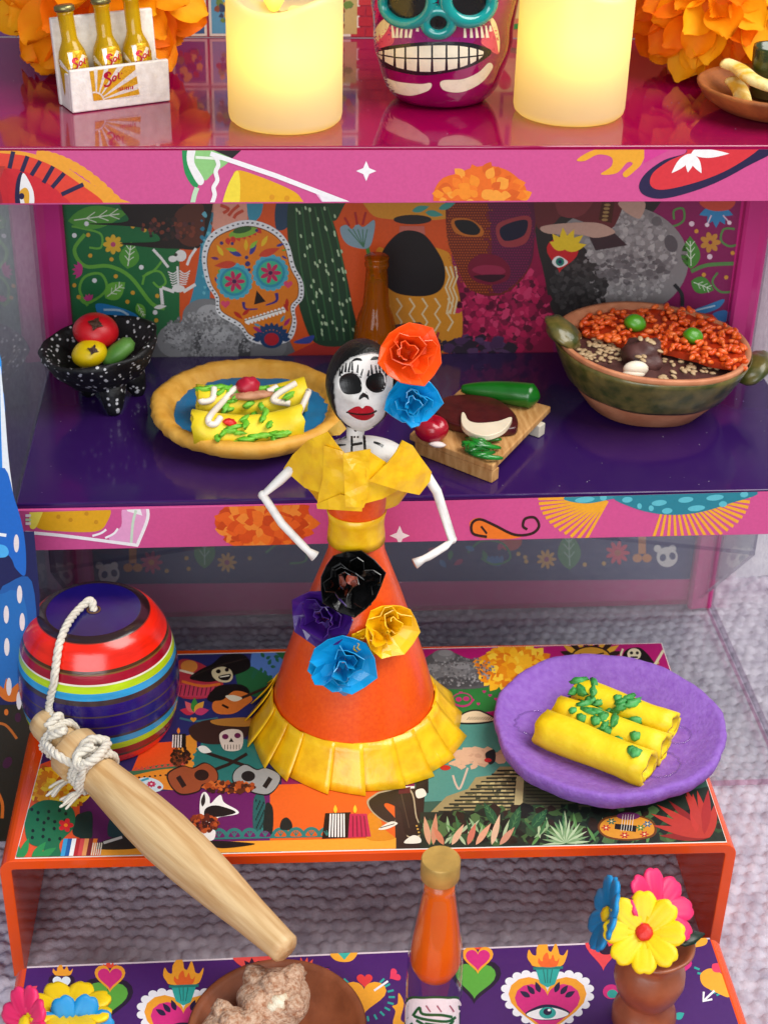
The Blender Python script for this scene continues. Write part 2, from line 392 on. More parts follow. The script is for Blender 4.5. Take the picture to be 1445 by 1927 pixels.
# ================================================================== the clear display with two shelves
Z1, Z2 = 22.94, 12.53; Y1, Y2 = -6.0, -11.33
PANE = 14.1
ds = thing('altar_display', 'two-shelf altar display with pink printed bands, glossy shelves and clear sides', 'display stand', (0, -5, 0))
mb = MB(); mb.box((0, 1.1, Z1-.22), (37, 14.2, .44)); mb.build('top_shelf', M('magenta_gloss', '8e0444', rough=.06, var=.04, vs=30, coat=.5, coatr=.03, bump=.01, bs=60, smudge=.2), ds, bevel=.06)
mb = MB(); mb.box((0, (Y2)/2+.0, Z2-.22), (27.9, -Y2, .44)); mb.build('lower_shelf', M('purple_gloss', '311654', rough=.08, var=.04, vs=30, bump=.01, bs=60, smudge=.26), ds, bevel=.06)
PINK = M('pink_card', 'd0508e', rough=.5, var=.05, vs=700, bump=.1, bs=1600)
def front_band(y, ztop, zbot, x0, x1):
    mb = MB(); mb.box(((x0+x1)/2, y+.06, (ztop+zbot)/2), (x1-x0, .12, ztop-zbot)); return mb.build('front_band', PINK, ds, bevel=.02)
b1 = front_band(Y1-.14, 22.80, 21.02, -18.4, 18.4); b2 = front_band(Y2-.14, 12.36, 10.80, -13.95, 13.95)
PINKACR = tinted('pink_acrylic', 'd93a8c', solid=.85, rough=.2, tint=(.9, .25, .5))
mb = MB(); mb.box((0, .2, 11.2), (28.2, .3, 22.4)); bp = mb.build('back_panel', PINKACR, ds, bevel=.03)
for sx in (-1, 1):
    mb = MB(); a, b = (12.98, 14.05)
    prof = [(a, .04), (a, -.30), (a+.12, -.42), (a+.4, -.36), (a+.7, -.30), (b-.14, -.38), (b, -.28), (b, .04)]
    V = [Vector((sx*x, y, z)) for z in (0.02, 22.38) for x, y in prof]; n = len(prof)
    mb.add(V, [(i, (i+1) % n, (i+1) % n+n, i+n) for i in range(n)]+[tuple(range(n)), tuple(range(n, 2*n))])
    mb.build('side_post', PINKACR, ds, bevel=.03)
for sx in (-1, 1):
    mb = MB(); mb.box((sx*PANE-.0, (Y2-.2)/2, 11.2), (.26, -(Y2-.2), 22.3)); o = mb.build('side_pane', [CLEAR, CLEAR_EDGE], ds)
    for p in o.data.polygons:
        if abs(p.normal.x) < .5: p.material_index = 1
mb = MB(); mb.box((0, -6.1, .16), (27.6, 12.2, .28)); o = mb.build('base_plate', [CLEAR, clear('pinkish_cut_edge', tint=(.85, .6, .7), refl=1.2, rough=.2)], ds)
for p in o.data.polygons:
    if abs(p.normal.z) < .5: p.material_index = 1
# arched clear apron under the lower shelf, with its slanted gussets
YA = -7.0; L0 = atY(95, 1078, YA); L1 = atY(400, 1030, YA); R1 = atY(1130, 1015, YA); R0 = atY(1420, 1045, YA)
arch = [q for q in crv([(L0.x, L0.z, 0), (L1.x, L1.z, 0), ((L1.x+R1.x)/2, L1.z+1.0, 0), (R1.x, R1.z, 0), (R0.x, R0.z, 0)], 8)]
n = len(arch); mb = MB(); V = []
for y in (YA, YA+.3):
    V += [Vector((q.x, y, q.y)) for q in arch]+[Vector((q.x, y, 11.9)) for q in arch]
F = []
for k in range(n-1):
    F += [(k, k+1, n+k+1, n+k), (2*n+k, 3*n+k, 3*n+k+1, 2*n+k+1)]
mb.add(V, F); mb.add(V, [(k, 2*n+k, 2*n+k+1, k+1) for k in range(n-1)]+[(0, n, 3*n, 2*n), (n-1, 2*n-1, 4*n-1, 3*n-1)], mi=1)
mb.build('arched_apron', [CLEAR, clear('frosted_cut_edge', tint=(.72, .72, .80), refl=2.2, rough=.25)], ds)
for q, sx in ((L0, -1), (R0, 1)):
    mb = MB(); x = q.x; e = sx*.22
    A = [Vector((x, YA, q.z)), Vector((sx*13.6, -.1, .35)), Vector((sx*13.6, -.1, 11.8)), Vector((x, YA, 11.8))]
    mb.add(A+[p-Vector((e, 0, 0)) for p in A], [(0, 1, 2, 3), (4, 7, 6, 5)]); mb.add(A+[p-Vector((e, 0, 0)) for p in A], [(0, 4, 5, 1), (2, 6, 7, 3), (0, 3, 7, 4)], mi=1)
    mb.build('gusset', [CLEAR, CLEAR_EDGE], ds)
def hazed_clear(name, k=.13):
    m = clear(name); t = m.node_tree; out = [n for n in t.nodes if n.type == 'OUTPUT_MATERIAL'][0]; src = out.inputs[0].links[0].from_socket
    d = nd(t, 'ShaderNodeBsdfDiffuse'); d.inputs[0].default_value = (.82, .80, .86, 1); mx = nd(t, 'ShaderNodeMixShader'); nz = nd(t, 'ShaderNodeTexNoise'); nz.inputs['Scale'].default_value = 60; mr = nd(t, 'ShaderNodeMapRange'); mr.inputs[3].default_value = k*.6; mr.inputs[4].default_value = k*1.4  # pale diffuse share imitates the haze of reflected cloth
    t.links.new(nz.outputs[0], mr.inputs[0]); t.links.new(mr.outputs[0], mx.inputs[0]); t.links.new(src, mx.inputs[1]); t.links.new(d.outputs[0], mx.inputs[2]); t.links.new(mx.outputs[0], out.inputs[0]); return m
mb = MB(); mb.box((0, -1.2, 6.0), (27.0, .2, 11.3)); mb.build('haze_pane', hazed_clear('reflection_haze_acrylic'), ds)  # added pane, its painted haze stands in for reflections over the navy print
# header board behind the top shelf
mb = MB(); mb.box((0, 8.4, 28.5), (37, .3, 11.1)); hp = mb.build('header_board', M('header_print_base', 'b0304a', rough=.45, var=.15, vs=60), ds)

# ------------------------------------------------------------------ print on the header board (seen behind the candles and mirrored in the shelf)
hx = lambda x, z: Vector((x, 8.23, z))
A = Art(lambda a, b: hx(a, b), [(-18.4, 22.96), (18.4, 22.96), (18.4, 34), (-18.4, 34)], (0, -1, 0))
A.poly([(-18.4, 22.9), (-9.2, 22.9), (-9.2, 34), (-18.4, 34)], '6a2a7a', 1)
rnd = random.Random(5)
for i in range(5):
    for j in range(4):
        x, z = -9.1+i*1.55, 23.0+j*2.0
        A.poly([(x, z), (x+1.45, z), (x+1.45, z+1.9), (x, z+1.9)], 'e8e0d0', 2); c = rnd.choice(['3a88b8', '5aa0c0', '2a5a8a', 'c8b070'])
        A.poly([(x+.1, z+.1), (x+1.35, z+.1), (x+1.35, z+1.8), (x+.1, z+1.8)], c, 3); A.mottle(x+.7, z+1.0, .5, .65, ['d8b048', '6a8a3a', '8a4a2a', '2a3a5a'], 16, .22, 4, i*9+j)
for i in range(16):
    for j in range(8):
        x = -1.8+i*.62+(j % 2)*.3; z = 23+j*.42
        if x < 3.2: A.poly([(x, z), (x+.56, z), (x+.56, z+.36), (x, z+.36)], rnd.choice(['b82a3a', 'a02030', 'c83a40']), 2)
A.poly([(3.2, 22.9), (9.5, 22.9), (9.5, 34), (3.2, 34)], 'd88a62', 2)
A.poly([(3.6, 23.75), (8.9, 23.75), (8.9, 25.15), (3.6, 25.15)], 'e6cf86', 3)
for k in range(4): A.heart(4.42+k*1.25, 24.5, 1.1, -1.15, 'c8402a', 4)
A.stroke([(3.4, 23.5), (4.4, 23.35), (5.6, 23.5), (7, 23.35), (8.6, 23.5)], .22, '3a9a4a', 4); 
for k in range(5): A.ell(4.4+k*1.0, 23.45, .13, .13, 'f0c020', 5)
def letters(A, txt, x, z, h, col, lay, w_=.16):
    G = {'V': [[(0, 1), (.35, 0), (.7, 1)]], 'I': [[(.15, 0), (.15, 1)]], 'D': [[(0, 0), (0, 1), (.4, .95), (.65, .5), (.4, .05), (0, 0)]], 'A': [[(0, 0), (.35, 1), (.7, 0)], [(.15, .35), (.55, .35)]], 'L': [[(0, 1), (0, 0), (.55, 0)]]}
    for ch in txt:
        for st in G[ch]: A.stroke([(x+a*h, z+b*h) for a, b in st], w_*h, col, lay, 0)
        x += h*(.45 if ch == 'I' else .95)
letters(A, 'VIDA', 3.7, 26.6, 1.1, 'a83a5a', 4); letters(A, 'LA', 4.6, 25.25, 1.0, 'a83a5a', 4); letters(A, 'VIVA', 3.7, 28.0, 1.1, 'a83a5a', 4)
A.poly([(9.5, 22.9), (18.4, 22.9), (18.4, 34), (9.5, 34)], 'c04a20', 2)
for k in range(12): A.ell(-14+k*.35, 25+((k*7) % 5), .35, .35, ['3a9ac0', 'e8a030', 'd03a6a'][k % 3], 3)
A.build('print', hp, PRINT)

# ------------------------------------------------------------------ print on the upper pink band
yb1 = Y1-.14
A = Art(lambda a, b: atY(a, b, yb1), [(-60, 283), (1520, 280), (1520, 374), (-60, 382)], (0, -1, 0)); 
DK = '241a44'; A.poly([(-400, 200), (1900, 200), (1900, 500), (-400, 500)], 'd0508e', .5)
A.sm([(-60, 270), (0, 278), (60, 288), (112, 306), (160, 338), (205, 365), (250, 395), (-60, 400)], 'efa12c', 1)
for k in range(12): t = k/11; A.ell(80+t*135, 291+t*t*60+t*22, 13, 9, 'efa12c', 1.2, 35)
A.sm([(-60, 282), (0, 287), (50, 293), (100, 312), (150, 345), (195, 382), (150, 395), (-60, 395)], 'e23f2c', 2)
A.sm([(-60, 330), (0, 318), (35, 318), (75, 335), (112, 362), (125, 395), (-60, 395)], 'd3232f', 3)
for p in (((25, 284), (18, 316)), ((52, 293), (41, 322)), ((76, 302), (59, 329)), ((100, 312), (82, 343)), ((121, 325), (98, 352)), ((157, 346), (116, 365))): A.stroke(p, 8, DK, 4, 0)
A.sm([(40, 322), (30, 345), (30, 385), (50, 388), (52, 350)], DK, 4); A.sm([(43, 325), (56, 342), (64, 365), (62, 390), (42, 390), (37, 360)], 'f4f0f0', 5)
A.sm([(38, 358), (48, 352), (55, 362), (54, 385), (48, 385), (44, 372), (38, 366)], 'e8a92c', 6); A.ell(41, 368, 5, 6, DK, 7)
A.sm([(343, 278), (356, 278), (353, 305), (373, 342), (366, 352), (348, 325)], '1d9150', 2); A.sm([(354, 278), (368, 278), (366, 305), (384, 338), (373, 346), (353, 308)], 'f2efef', 2.5)
A.sm([(367, 278), (412, 276), (432, 300), (400, 326), (384, 338), (366, 305)], '8fca7d', 2); A.stroke([(368, 295), (420, 298)], 5, 'e8efe0', 3, 0)
A.poly([(402, 282), (454, 282), (437, 297)], '1a1416', 3)
A.stroke([(396, 288), (520, 330), (655, 382)], 9, 'f4f1f4', 4, 0)
A.sm([(445, 320), (485, 330), (545, 355), (566, 372), (566, 395), (430, 395), (436, 345)], 'e6a90e', 3); A.sm([(446, 320), (452, 345), (447, 395), (418, 395), (428, 350)], 'f2d93c', 3.6)
A.stroke([(405, 292), (411, 308), (406, 322), (409, 338), (402, 352), (404, 366), (398, 384)], 8, 'f3eff0', 5); A.stroke([(371, 352), (366, 366), (362, 384)], 9, 'bfe0bd', 4)
A.poly([(590, 358), (655, 382), (600, 395), (605, 378)], 'f0b8d8', 3); A.poly([(600, 366), (652, 384), (610, 384)], 'f4eef4', 3.5)
for x, y in ((512, 370), (540, 372)): A.ell(x, y, 5, 5, 'd8920c', 4)
A.star(689, 321, 19, 'f5f2f5', 2)
A.marigold(905, 372, 92, 60, 2, 3, n=70, cols=('ee7a1c', 'f08a20', 'e66a18', 'd65c14', 'f09a34'))
A.sm([(1085, 300), (1110, 284), (1145, 276), (1212, 276), (1208, 305), (1195, 320), (1178, 333), (1172, 325), (1190, 308), (1180, 305), (1160, 325), (1130, 327), (1150, 312), (1150, 295), (1125, 290), (1100, 302)], 'eaa42a', 2)
A.poly([(1212, 278), (1258, 282), (1212, 306)], 'd23a8e', 2)
A.sm([(1248, 276), (1286, 276), (1288, 288), (1250, 300), (1215, 325), (1202, 350), (1215, 368), (1255, 372), (1330, 350), (1400, 315), (1470, 268), (1300, 262)], DK, 3)
A.sm([(1292, 286), (1258, 302), (1228, 325), (1224, 348), (1248, 356), (1310, 342), (1370, 318), (1425, 282), (1425, 268), (1295, 268)], 'd7313b', 4)
for a, L in ((0, 72), (62, 42), (100, 36), (135, 52), (-20, 50)): A.leaf(1300, 288, L, 8, a, 'f4f2f2', 5)
A.build('print', b1, PRINT)

# ------------------------------------------------------------------ print on the lower pink band
yb2 = Y2-.14
A = Art(lambda a, b: atY(a, b, yb2), [(48, 964), (1530, 922), (1530, 1002), (48, 1036)], (0, -1, 0))
A.poly([(0, 900), (1600, 900), (1600, 1060), (0, 1060)], 'd0508e', .5); A.sm([(60, 962), (120, 960), (203, 955), (200, 985), (180, 1000), (120, 1000), (70, 993)], 'e0a512', 2); A.sm([(58, 955), (80, 958), (76, 975), (66, 994), (56, 990)], 'f1df55', 3)
A.stroke([(40, 1001), (120, 1008), (260, 1026)], 6, 'f4f0f2', 3); A.stroke([(275, 948), (278, 975), (258, 1026)], 6, 'f4f0f2', 3)
A.sm([(232, 955), (274, 950), (274, 980), (256, 1022), (205, 1015), (228, 990)], 'e8a0cc', 2); A.stroke([(256, 960), (250, 985), (247, 1022)], 5, 'c8dfc8', 3)
A.poly([(236, 955), (262, 950), (268, 970), (240, 962)], 'f4f0f2', 2.6)
A.stroke([(174, 1008), (190, 1003), (200, 996)], 4, 'f6f3f5', 4); A.stroke([(198, 1012), (214, 1004), (222, 994)], 4, 'f6f3f5', 4)
for y, c in ((970, 'f0e4ec'), (978, 'b8d8b0'), (985, 'f0e4ec')): A.stroke([(40, y), (58, y)], 5, c, 3, 0)
for x, y in ((110, 972), (133, 978), (163, 966), (181, 982)): A.ell(x, y, 4, 4, 'c88a10', 4)
A.marigold(498, 985, 98, 52, 2, 8, n=90, cols=('e8601a', 'ee7420', 'd84e12', 'c84410', 'f08a30'))
A.star(752, 1008, 19, 'f5f2f5', 2)
A.sm([(888, 1000), (884, 982), (902, 974), (925, 984), (965, 1003), (985, 1008), (960, 1014), (905, 1012)], 'e87820', 2)
A.stroke([(916, 1010), (890, 1004), (888, 985), (903, 977), (930, 988), (968, 1006), (1000, 1004), (1014, 990), (1006, 974), (988, 976), (984, 990), (992, 996)], 5, '2a120c', 3)
A.stroke([(905, 990), (916, 1004)], 4, '2a120c', 3)
for k in range(30):
    a = radians(178-k*6.05); c0 = (1150, 935) if k < 12 else (1265, 930)
    r0, r1 = (12, 110) if k < 12 else (40, 118)
    A.stroke([(c0[0]+cos(a)*r0*1.5, c0[1]+sin(a)*r0*.5+2), (c0[0]+cos(a)*r1*1.25, c0[1]+sin(a)*r1*.82)], (4, 6), 'efaa26', 2, 0)
A.sm([(1060, 938), (1100, 947), (1145, 940), (1165, 933), (1100, 922)], '2a8c9c', 3); A.sm([(1158, 930), (1190, 955), (1250, 968), (1310, 965), (1370, 948), (1425, 925), (1300, 905)], '1d7f92', 3)
for x, y, w_ in ((1100, 940, 34), (1135, 936, 12), (1180, 940, 18), (1203, 952, 8), (1240, 946, 26), (1255, 961, 18), (1310, 956, 30), (1345, 936, 30), (1290, 940, 26), (1360, 948, 14), (1400, 930, 14), (1225, 956, 9)): A.ell(x, y, w_*.55, 5.5, '5bbccb', 4, -6)
A.build('print', b2, PRINT)

# ------------------------------------------------------------------ collage on the back panel, upper half
clipU = [(112, 330), (1402, 320), (1357, 680), (145, 690)]
bs = MB()
A = Art(lambda a, b: atY(a, b, .03), clipU, (0, -1, 0), step=.006)
A.poly([(100, 320), (345, 320), (338, 700), (100, 700)], '1f6b3a', 1); A.poly([(338, 320), (850, 320), (850, 700), (338, 700)], 'd9541f', 1); A.poly([(850, 320), (1440, 320), (1400, 700), (850, 700)], '8a1a58', 1)
# green field with vines
V1 = '66a83c'
A.stroke([(160, 440), (140, 470), (160, 500), (205, 500), (245, 520), (285, 570), (310, 580)], 7, V1, 2)
A.stroke([(150, 560), (165, 570), (200, 545), (190, 515), (160, 520), (150, 545), (165, 575)], 5, V1, 2)
A.stroke([(135, 425), (160, 430), (190, 440), (190, 465), (168, 465)], 4, V1, 2); A.stroke([(268, 535), (275, 515), (300, 510), (312, 530), (300, 540), (288, 530)], 4, V1, 2); A.stroke([(268, 520), (290, 508), (305, 490)], 4, V1, 2)
A.leaf(128, 415, 115, 22, -8, '559a38', 3, 'dfe8d0'); A.leaf(240, 505, 52, 19, -82, '559a38', 3, 'dfe8d0'); A.leaf(198, 560, 48, 17, -38, '6aae3c', 3, 'dfe8d0'); A.leaf(258, 570, 32, 9, 62, '6aae3c', 3, 'dfe8d0'); A.leaf(275, 640, 30, 9, -70, '6aae3c', 3, 'dfe8d0')
A.flower(213, 459, 19, 8, 'e0b030', 'c04870', 3)
for x, y in ((166, 441), (250, 425), (272, 432), (170, 480), (210, 487), (218, 519), (250, 550), (140, 536), (148, 558), (240, 567), (296, 556), (294, 602)): A.ell(x, y, 4, 4, 'd8a030', 4)
for x, y in ((140, 442), (266, 502), (178, 527), (163, 420), (292, 587)): A.ell(x, y, 4.5, 4.5, 'e8e8e8', 4)
for k in range(5): A.leaf(155, 508, 20, 4, 130+k*28, 'c83a82', 3)
for k in range(4): A.leaf(168, 565, 14, 3, 210+k*30, 'c83a82', 3)
A.sm([(180, 572), (215, 575), (255, 590), (262, 608), (230, 616), (195, 605)], '2a86c8', 4); A.stroke([(195, 582), (225, 583), (242, 592)], 4, 'bcdcf0', 5); A.ell(232, 605, 20, 8, 'e0b030', 5); A.ell(254, 600, 3, 3, 'ffffff', 5)
A.poly([(338, 320), (378, 320), (372, 560), (340, 620)], 'd9541f', 2)
# hat brim, skeleton
A.sm([(220, 330), (390, 330), (382, 455), (330, 467), (240, 460), (232, 456), (300, 452), (270, 428), (165, 420), (240, 415), (225, 385)], '231a18', 5)
A.sm([(330, 400), (380, 380), (380, 455), (340, 455)], '5a2c20', 5.5); A.mottle(320, 430, 55, 20, ['3a2420', '7a3a28', '2a2220', '5a3030'], 60, 5, 6, 4)
W = 'e9e6e2'
A.ell(340, 480, 11, 11, W, 6); A.ell(325, 486, 8, 6, W, 6); A.ell(331, 478, 3.2, 3.2, '3a3a30', 7)
A.stroke([(288, 468), (303, 484), (317, 502)], 5, W, 6, 0); A.stroke([(369, 466), (358, 482), (352, 498)], 5, W, 6, 0); A.stroke([(334, 500), (336, 540)], 4, W, 6, 0)
for k in range(6): A.stroke([(316+k*1.5, 510+k*5), (326, 514+k*4.5), (334, 508+k*5)], 2.2, W, 6, 3); A.stroke([(338, 508+k*5), (348, 514+k*4), (358-k*1.5, 508+k*5)], 2.2, W, 6, 3)
A.ell(336, 542, 12, 7, W, 6); A.stroke([(328, 548), (305, 540)], 6, W, 6, 0); A.stroke([(303, 541), (306, 572)], 6, W, 6, 0); A.stroke([(345, 548), (368, 534)], 6, W, 6, 0); A.leaf(290, 578, 24, 4, -8, W, 6)
# teal ribbons, pink patch
A.sm([(362, 330), (400, 330), (402, 400), (392, 480), (395, 560), (375, 590), (340, 610), (360, 560), (375, 480), (378, 420)], '3d8fa8', 4); A.sm([(466, 330), (496, 330), (492, 400), (468, 412)], '3d8fa8', 4)
A.mottle(385, 480, 10, 90, ['6ab4c4', '2f7c98'], 30, 5, 5, 2, 1); A.poly([(398, 330), (468, 330), (466, 412), (410, 440), (396, 420)], 'e09a86', 4)
for p in (((415, 385), (430, 392), (420, 400)), ((450, 385), (438, 395), (430, 405)), ((458, 395), (445, 402), (440, 410))): A.stroke(p, 6, 'c84830', 5)
# grey fluffy bread
G = ['8a8a8a', '6e6e70', 'a4a4a4', '565658', '9a9a9c', '7c7c7e', 'b4b4b4']
A.sm([(300, 700), (302, 625), (340, 605), (352, 575), (390, 560), (425, 570), (440, 600), (480, 620), (520, 625), (545, 640), (540, 700)], '6a6a6c', 4)
for cx, cy, rx_, ry_, g in ((385, 595, 42, 34, '7e7e80'), (335, 640, 40, 34, '8c8c8e'), (420, 645, 52, 36, '949496'), (500, 650, 40, 28, '7a7a7c'), (395, 590, 25, 18, 'a8a8aa'), (330, 632, 22, 15, 'b0b0b2'), (410, 630, 30, 15, 'acacae'), (495, 638, 22, 10, '98989a'), (460, 660, 12, 25, '4a4a4c'), (372, 640, 8, 25, '4c4c4e')):
    A.ell(cx, cy, rx_, ry_, g, 4.2+.05*cx/100, 0); 
A.mottle(400, 628, 95, 45, ['8a8a8c', '767678', '9a9a9c', '6c6c6e', 'a6a6a8'], 800, 3.0, 4.9, 7)
# sugar skull sticker
sk = [(437, 418), (475, 413), (515, 427), (542, 455), (555, 500), (570, 530), (570, 560), (555, 580), (558, 610), (545, 640), (505, 648), (470, 640), (450, 615), (410, 590), (405, 560), (388, 530), (380, 480), (395, 440)]
A.sm(sk, 'e4e4e6', 6.5); c0 = (475, 530); ins = lambda k: [(c0[0]+(x-c0[0])*k, c0[1]+(y-c0[1])*k) for x, y in sk]
for q in crv([(a, b, 0) for a, b in ins(.955)], 4, True): A.ell(q.x, q.y, 2.4, 1.5, '4a4a50', 7)
A.sm(ins(.905), '6a3a18', 7); A.sm(ins(.89), 'dc7a1c', 7.3)
def sugar_eye(x, y, r):
    for k in range(18): A.ell(x+r*cos(k*pi/9), y+r*sin(k*pi/9), r*.2, r*.2, '4aa6bc', 8)
    A.ell(x, y, r*.95, r*.95, '2f8ca4', 8.3); A.ell(x, y, r*.78, r*.78, '3fae86', 8.6); A.flower(x, y, r*.7, 7, 'c02458', '4a1a4a', 9, cr=.2, wd=.2)
sugar_eye(441, 528, 29); sugar_eye(509, 512, 29)
A.poly([(483, 545), (500, 566), (478, 572)], '1e1210', 8); A.stroke([(458, 567), (462, 580), (485, 580)], (6, 2), '3a2a7a', 8); A.stroke([(500, 573), (520, 565), (520, 550)], (2, 7), '3a2a7a', 8)
for k in range(11): A.ell(464+k*6.9, 603-k*2.2, 3.3, 5.2, 'f0eee8', 8.4, -18); A.ell(467+k*6.7, 596-k*2.2 + 14-5, 3.1, 4.8, 'f0eee8', 8.2, -18)
A.stroke([(460, 602), (535, 580)], 1.6, '7a5a3a', 9, 0)
A.ell(458, 436, 28, 9, '7aa83c', 8, -12); A.ell(456, 431, 18, 6, '2f5a2a', 8.4, -12)
for k in range(7): A.leaf(428+k*9, 446-k*3.0, 14, 5, 80-k*6, 'c8302a', 8)
for x, y, L, a, c in ((455, 480, 26, 200, '3a3a8a'), (470, 478, 26, -60, '3a3a8a'), (446, 470, 22, 190, '8ab83a'), (463, 470, 22, -90, 'e0b020'), (470, 466, 22, -45, '8ab83a'), (445, 495, 42, 175, 'c8402a'), (487, 480, 42, -20, 'c8402a'), (420, 480, 24, 240, 'e0b828'), (492, 462, 24, -60, 'e0b828'), (412, 486, 16, 190, '6a2a6a'), (520, 462, 16, -20, '3a3a8a'), (412, 505, 10, 90, '6aa03a'), (405, 520, 10, 80, '3a3a8a'), (530, 480, 12, 30, '3a3a8a'), (530, 470, 10, -10, '6aa03a'), (476, 614, 20, 30, 'a8246a'), (534, 612, 20, -50, 'a8246a'), (528, 605, 16, -60, '5a9ab0'), (478, 608, 14, 20, '5a9ab0'), (440, 585, 22, 40, 'b82a20'), (456, 592, 20, -40, 'b82a20'), (540, 560, 20, 90, 'b82a20'), (534, 570, 18, 60, 'b82a20')): A.leaf(x, y, L, L*.17, a, c, 8.5)
for x, y, r in ((466, 495, 5), (464, 483, 3.5), (469, 506, 3), (417, 456, 3.5), (437, 457, 3), (483, 432, 3)): A.ell(x, y, r, r, '3a3070', 8.7)
for x, y in ((424, 572), (542, 535)): A.heart(x, y, 17, 15, 'd8486a', 8.5)
for k in range(11): a = pi+k*pi/10; A.leaf(511+20*cos(a), 637+16*sin(a), 16, 5, math.degrees(a), '24406a', 8)
A.ell(511, 637, 22, 17, '24406a', 8.2); A.ell(511, 637, 14, 12, 'b82430', 8.6)
# cactus
A.sm([(560, 345), (600, 372), (628, 420), (648, 500), (662, 570), (670, 640), (600, 648), (570, 600), (548, 500), (540, 420), (545, 370)], '20402a', 5); A.sm([(610, 330), (670, 330), (645, 390), (628, 415), (605, 390)], '2c4a30', 4.6); A.sm([(520, 380), (545, 360), (545, 420), (520, 430)], '27405a', 4.6)
for k in range(6): A.stroke([(556+k*12, 388), (566+k*16, 500), (596+k*13, 640)], 3, '33603a', 6)
rnd = random.Random(2)
for k in range(60):
    t = rnd.random(); x = 555+t*20+rnd.random()*75+(t*20); y = 385+t*245; A.ell(x, y, 1.8, 4, 'b4cca4', 7, -15)
A.poly([(540, 668), (600, 640), (672, 610), (690, 630), (690, 670)], 'b5332a', 4); A.sm([(552, 643), (590, 630), (582, 645)], '3a4a9a', 5)
# flower, figure with hat and patterned dress
A.sm([(640, 428), (652, 422), (662, 430), (672, 420), (684, 426), (704, 413), (703, 440), (692, 466), (660, 462), (645, 448)], '86a0ac', 5)
for k in range(5): A.stroke([(655+k*9, 430), (684, 464)], 1.8, '4a7a5a', 6, 0)
for a, b in (((648, 408), (657, 424)), ((668, 398), (672, 422)), ((688, 398), (682, 422))): A.stroke([a, b], 4, 'b02c2c', 6, 0)
A.stroke([(690, 460), (698, 500), (702, 540)], 7, '4e8a3c', 4)
A.sm([(680, 330), (880, 330), (860, 400), (800, 414), (740, 412), (695, 398)], 'd8902a', 5); 
for x, y, a in ((775, 396, -15), (800, 398, 10), (825, 392, -20)): A.leaf(x, y, 34, 6, a, '4a9a8c', 6)
A.ell(776, 412, 36, 9, '2a2424', 6); A.sm([(705, 480), (730, 468), (770, 462), (830, 468), (852, 500), (860, 650), (690, 650)], 'd98e24', 4)
A.sm([(752, 436), (790, 436), (815, 460), (836, 500), (832, 540), (800, 556), (745, 550), (716, 520), (718, 475)], '191214', 6); A.poly([(752, 424), (798, 424), (800, 440), (750, 440)], 'c86a5a', 5.6)
for k in range(6): A.stroke([(722+k*24, 560), (732+k*24, 575), (722+k*24, 590), (732+k*24, 605), (722+k*24, 622)], 3.5, 'e8cfa0', 5, 0)
for k in range(3): A.stroke([(838+k*9, 500), (846+k*7, 520), (838+k*7, 540), (846+k*7, 560), (840+k*7, 590)], 3.5, 'e8cfa0', 5, 0)
A.poly([(690, 615), (790, 605), (830, 640), (830, 690), (690, 690)], '4a2a2c', 5)
for k in range(4): A.stroke([(795+k*10, 612+k*4), (790+k*10, 640)], 5, ['d8d0c0', 'a82a3a'][k % 2], 6, 0)
# mask over pink blossom
A.poly([(862, 470), (1045, 440), (1040, 700), (850, 700)], '8e1440', 3); A.mottle(950, 580, 90, 85, ['b81c50', 'a01848', 'c82a5c', '7a1038', '5a0c2c', 'd03a68'], 420, 9, 3.2, 9)
A.sm([(838, 385), (842, 450), (860, 500), (880, 540), (920, 556), (960, 545), (995, 505), (1005, 450), (1000, 330), (838, 330)], '6e2418', 5)
A.sm([(920, 330), (1000, 330), (1005, 450), (990, 510), (930, 550), (925, 450)], '5a1a3c', 5.3)
rnd = random.Random(4)
for i in range(34):
    for j in range(34):
        x, y = 840+i*5+(j % 2)*2.5, 384+j*5
        if (abs(x-921)/84)**2.4+((y-440)/115)**2 < .95: A.ell(x, y, 1.5, 1.5, 'c05a1e' if x < 918+rnd.uniform(-8, 8) else '8a1c50', 5.8, n=5)
A.sm([(850, 412), (880, 410), (905, 425), (908, 442), (880, 444), (855, 435)], 'c06a24', 6.2); A.sm([(933, 425), (960, 410), (998, 408), (990, 455), (945, 462)], '9a3a40', 6.2)
A.sm([(855, 415), (885, 414), (903, 430), (895, 441), (868, 436)], '1c1a1c', 6.5); A.sm([(940, 430), (965, 416), (992, 414), (985, 442), (950, 452)], '1c1830', 6.5)
A.sm([(880, 500), (900, 478), (935, 480), (958, 500), (955, 525), (920, 535), (890, 525)], '7a1430', 6.3); A.sm([(888, 508), (905, 498), (940, 500), (950, 512), (920, 518)], '9a2848', 6.6); A.sm([(890, 518), (950, 516), (925, 530)], '3a1020', 6.6)
A.mottle(905, 650, 75, 16, ['4a2a52', '2a1a2c', '5a3a62'], 60, 9, 6.5, 3, 1.4)
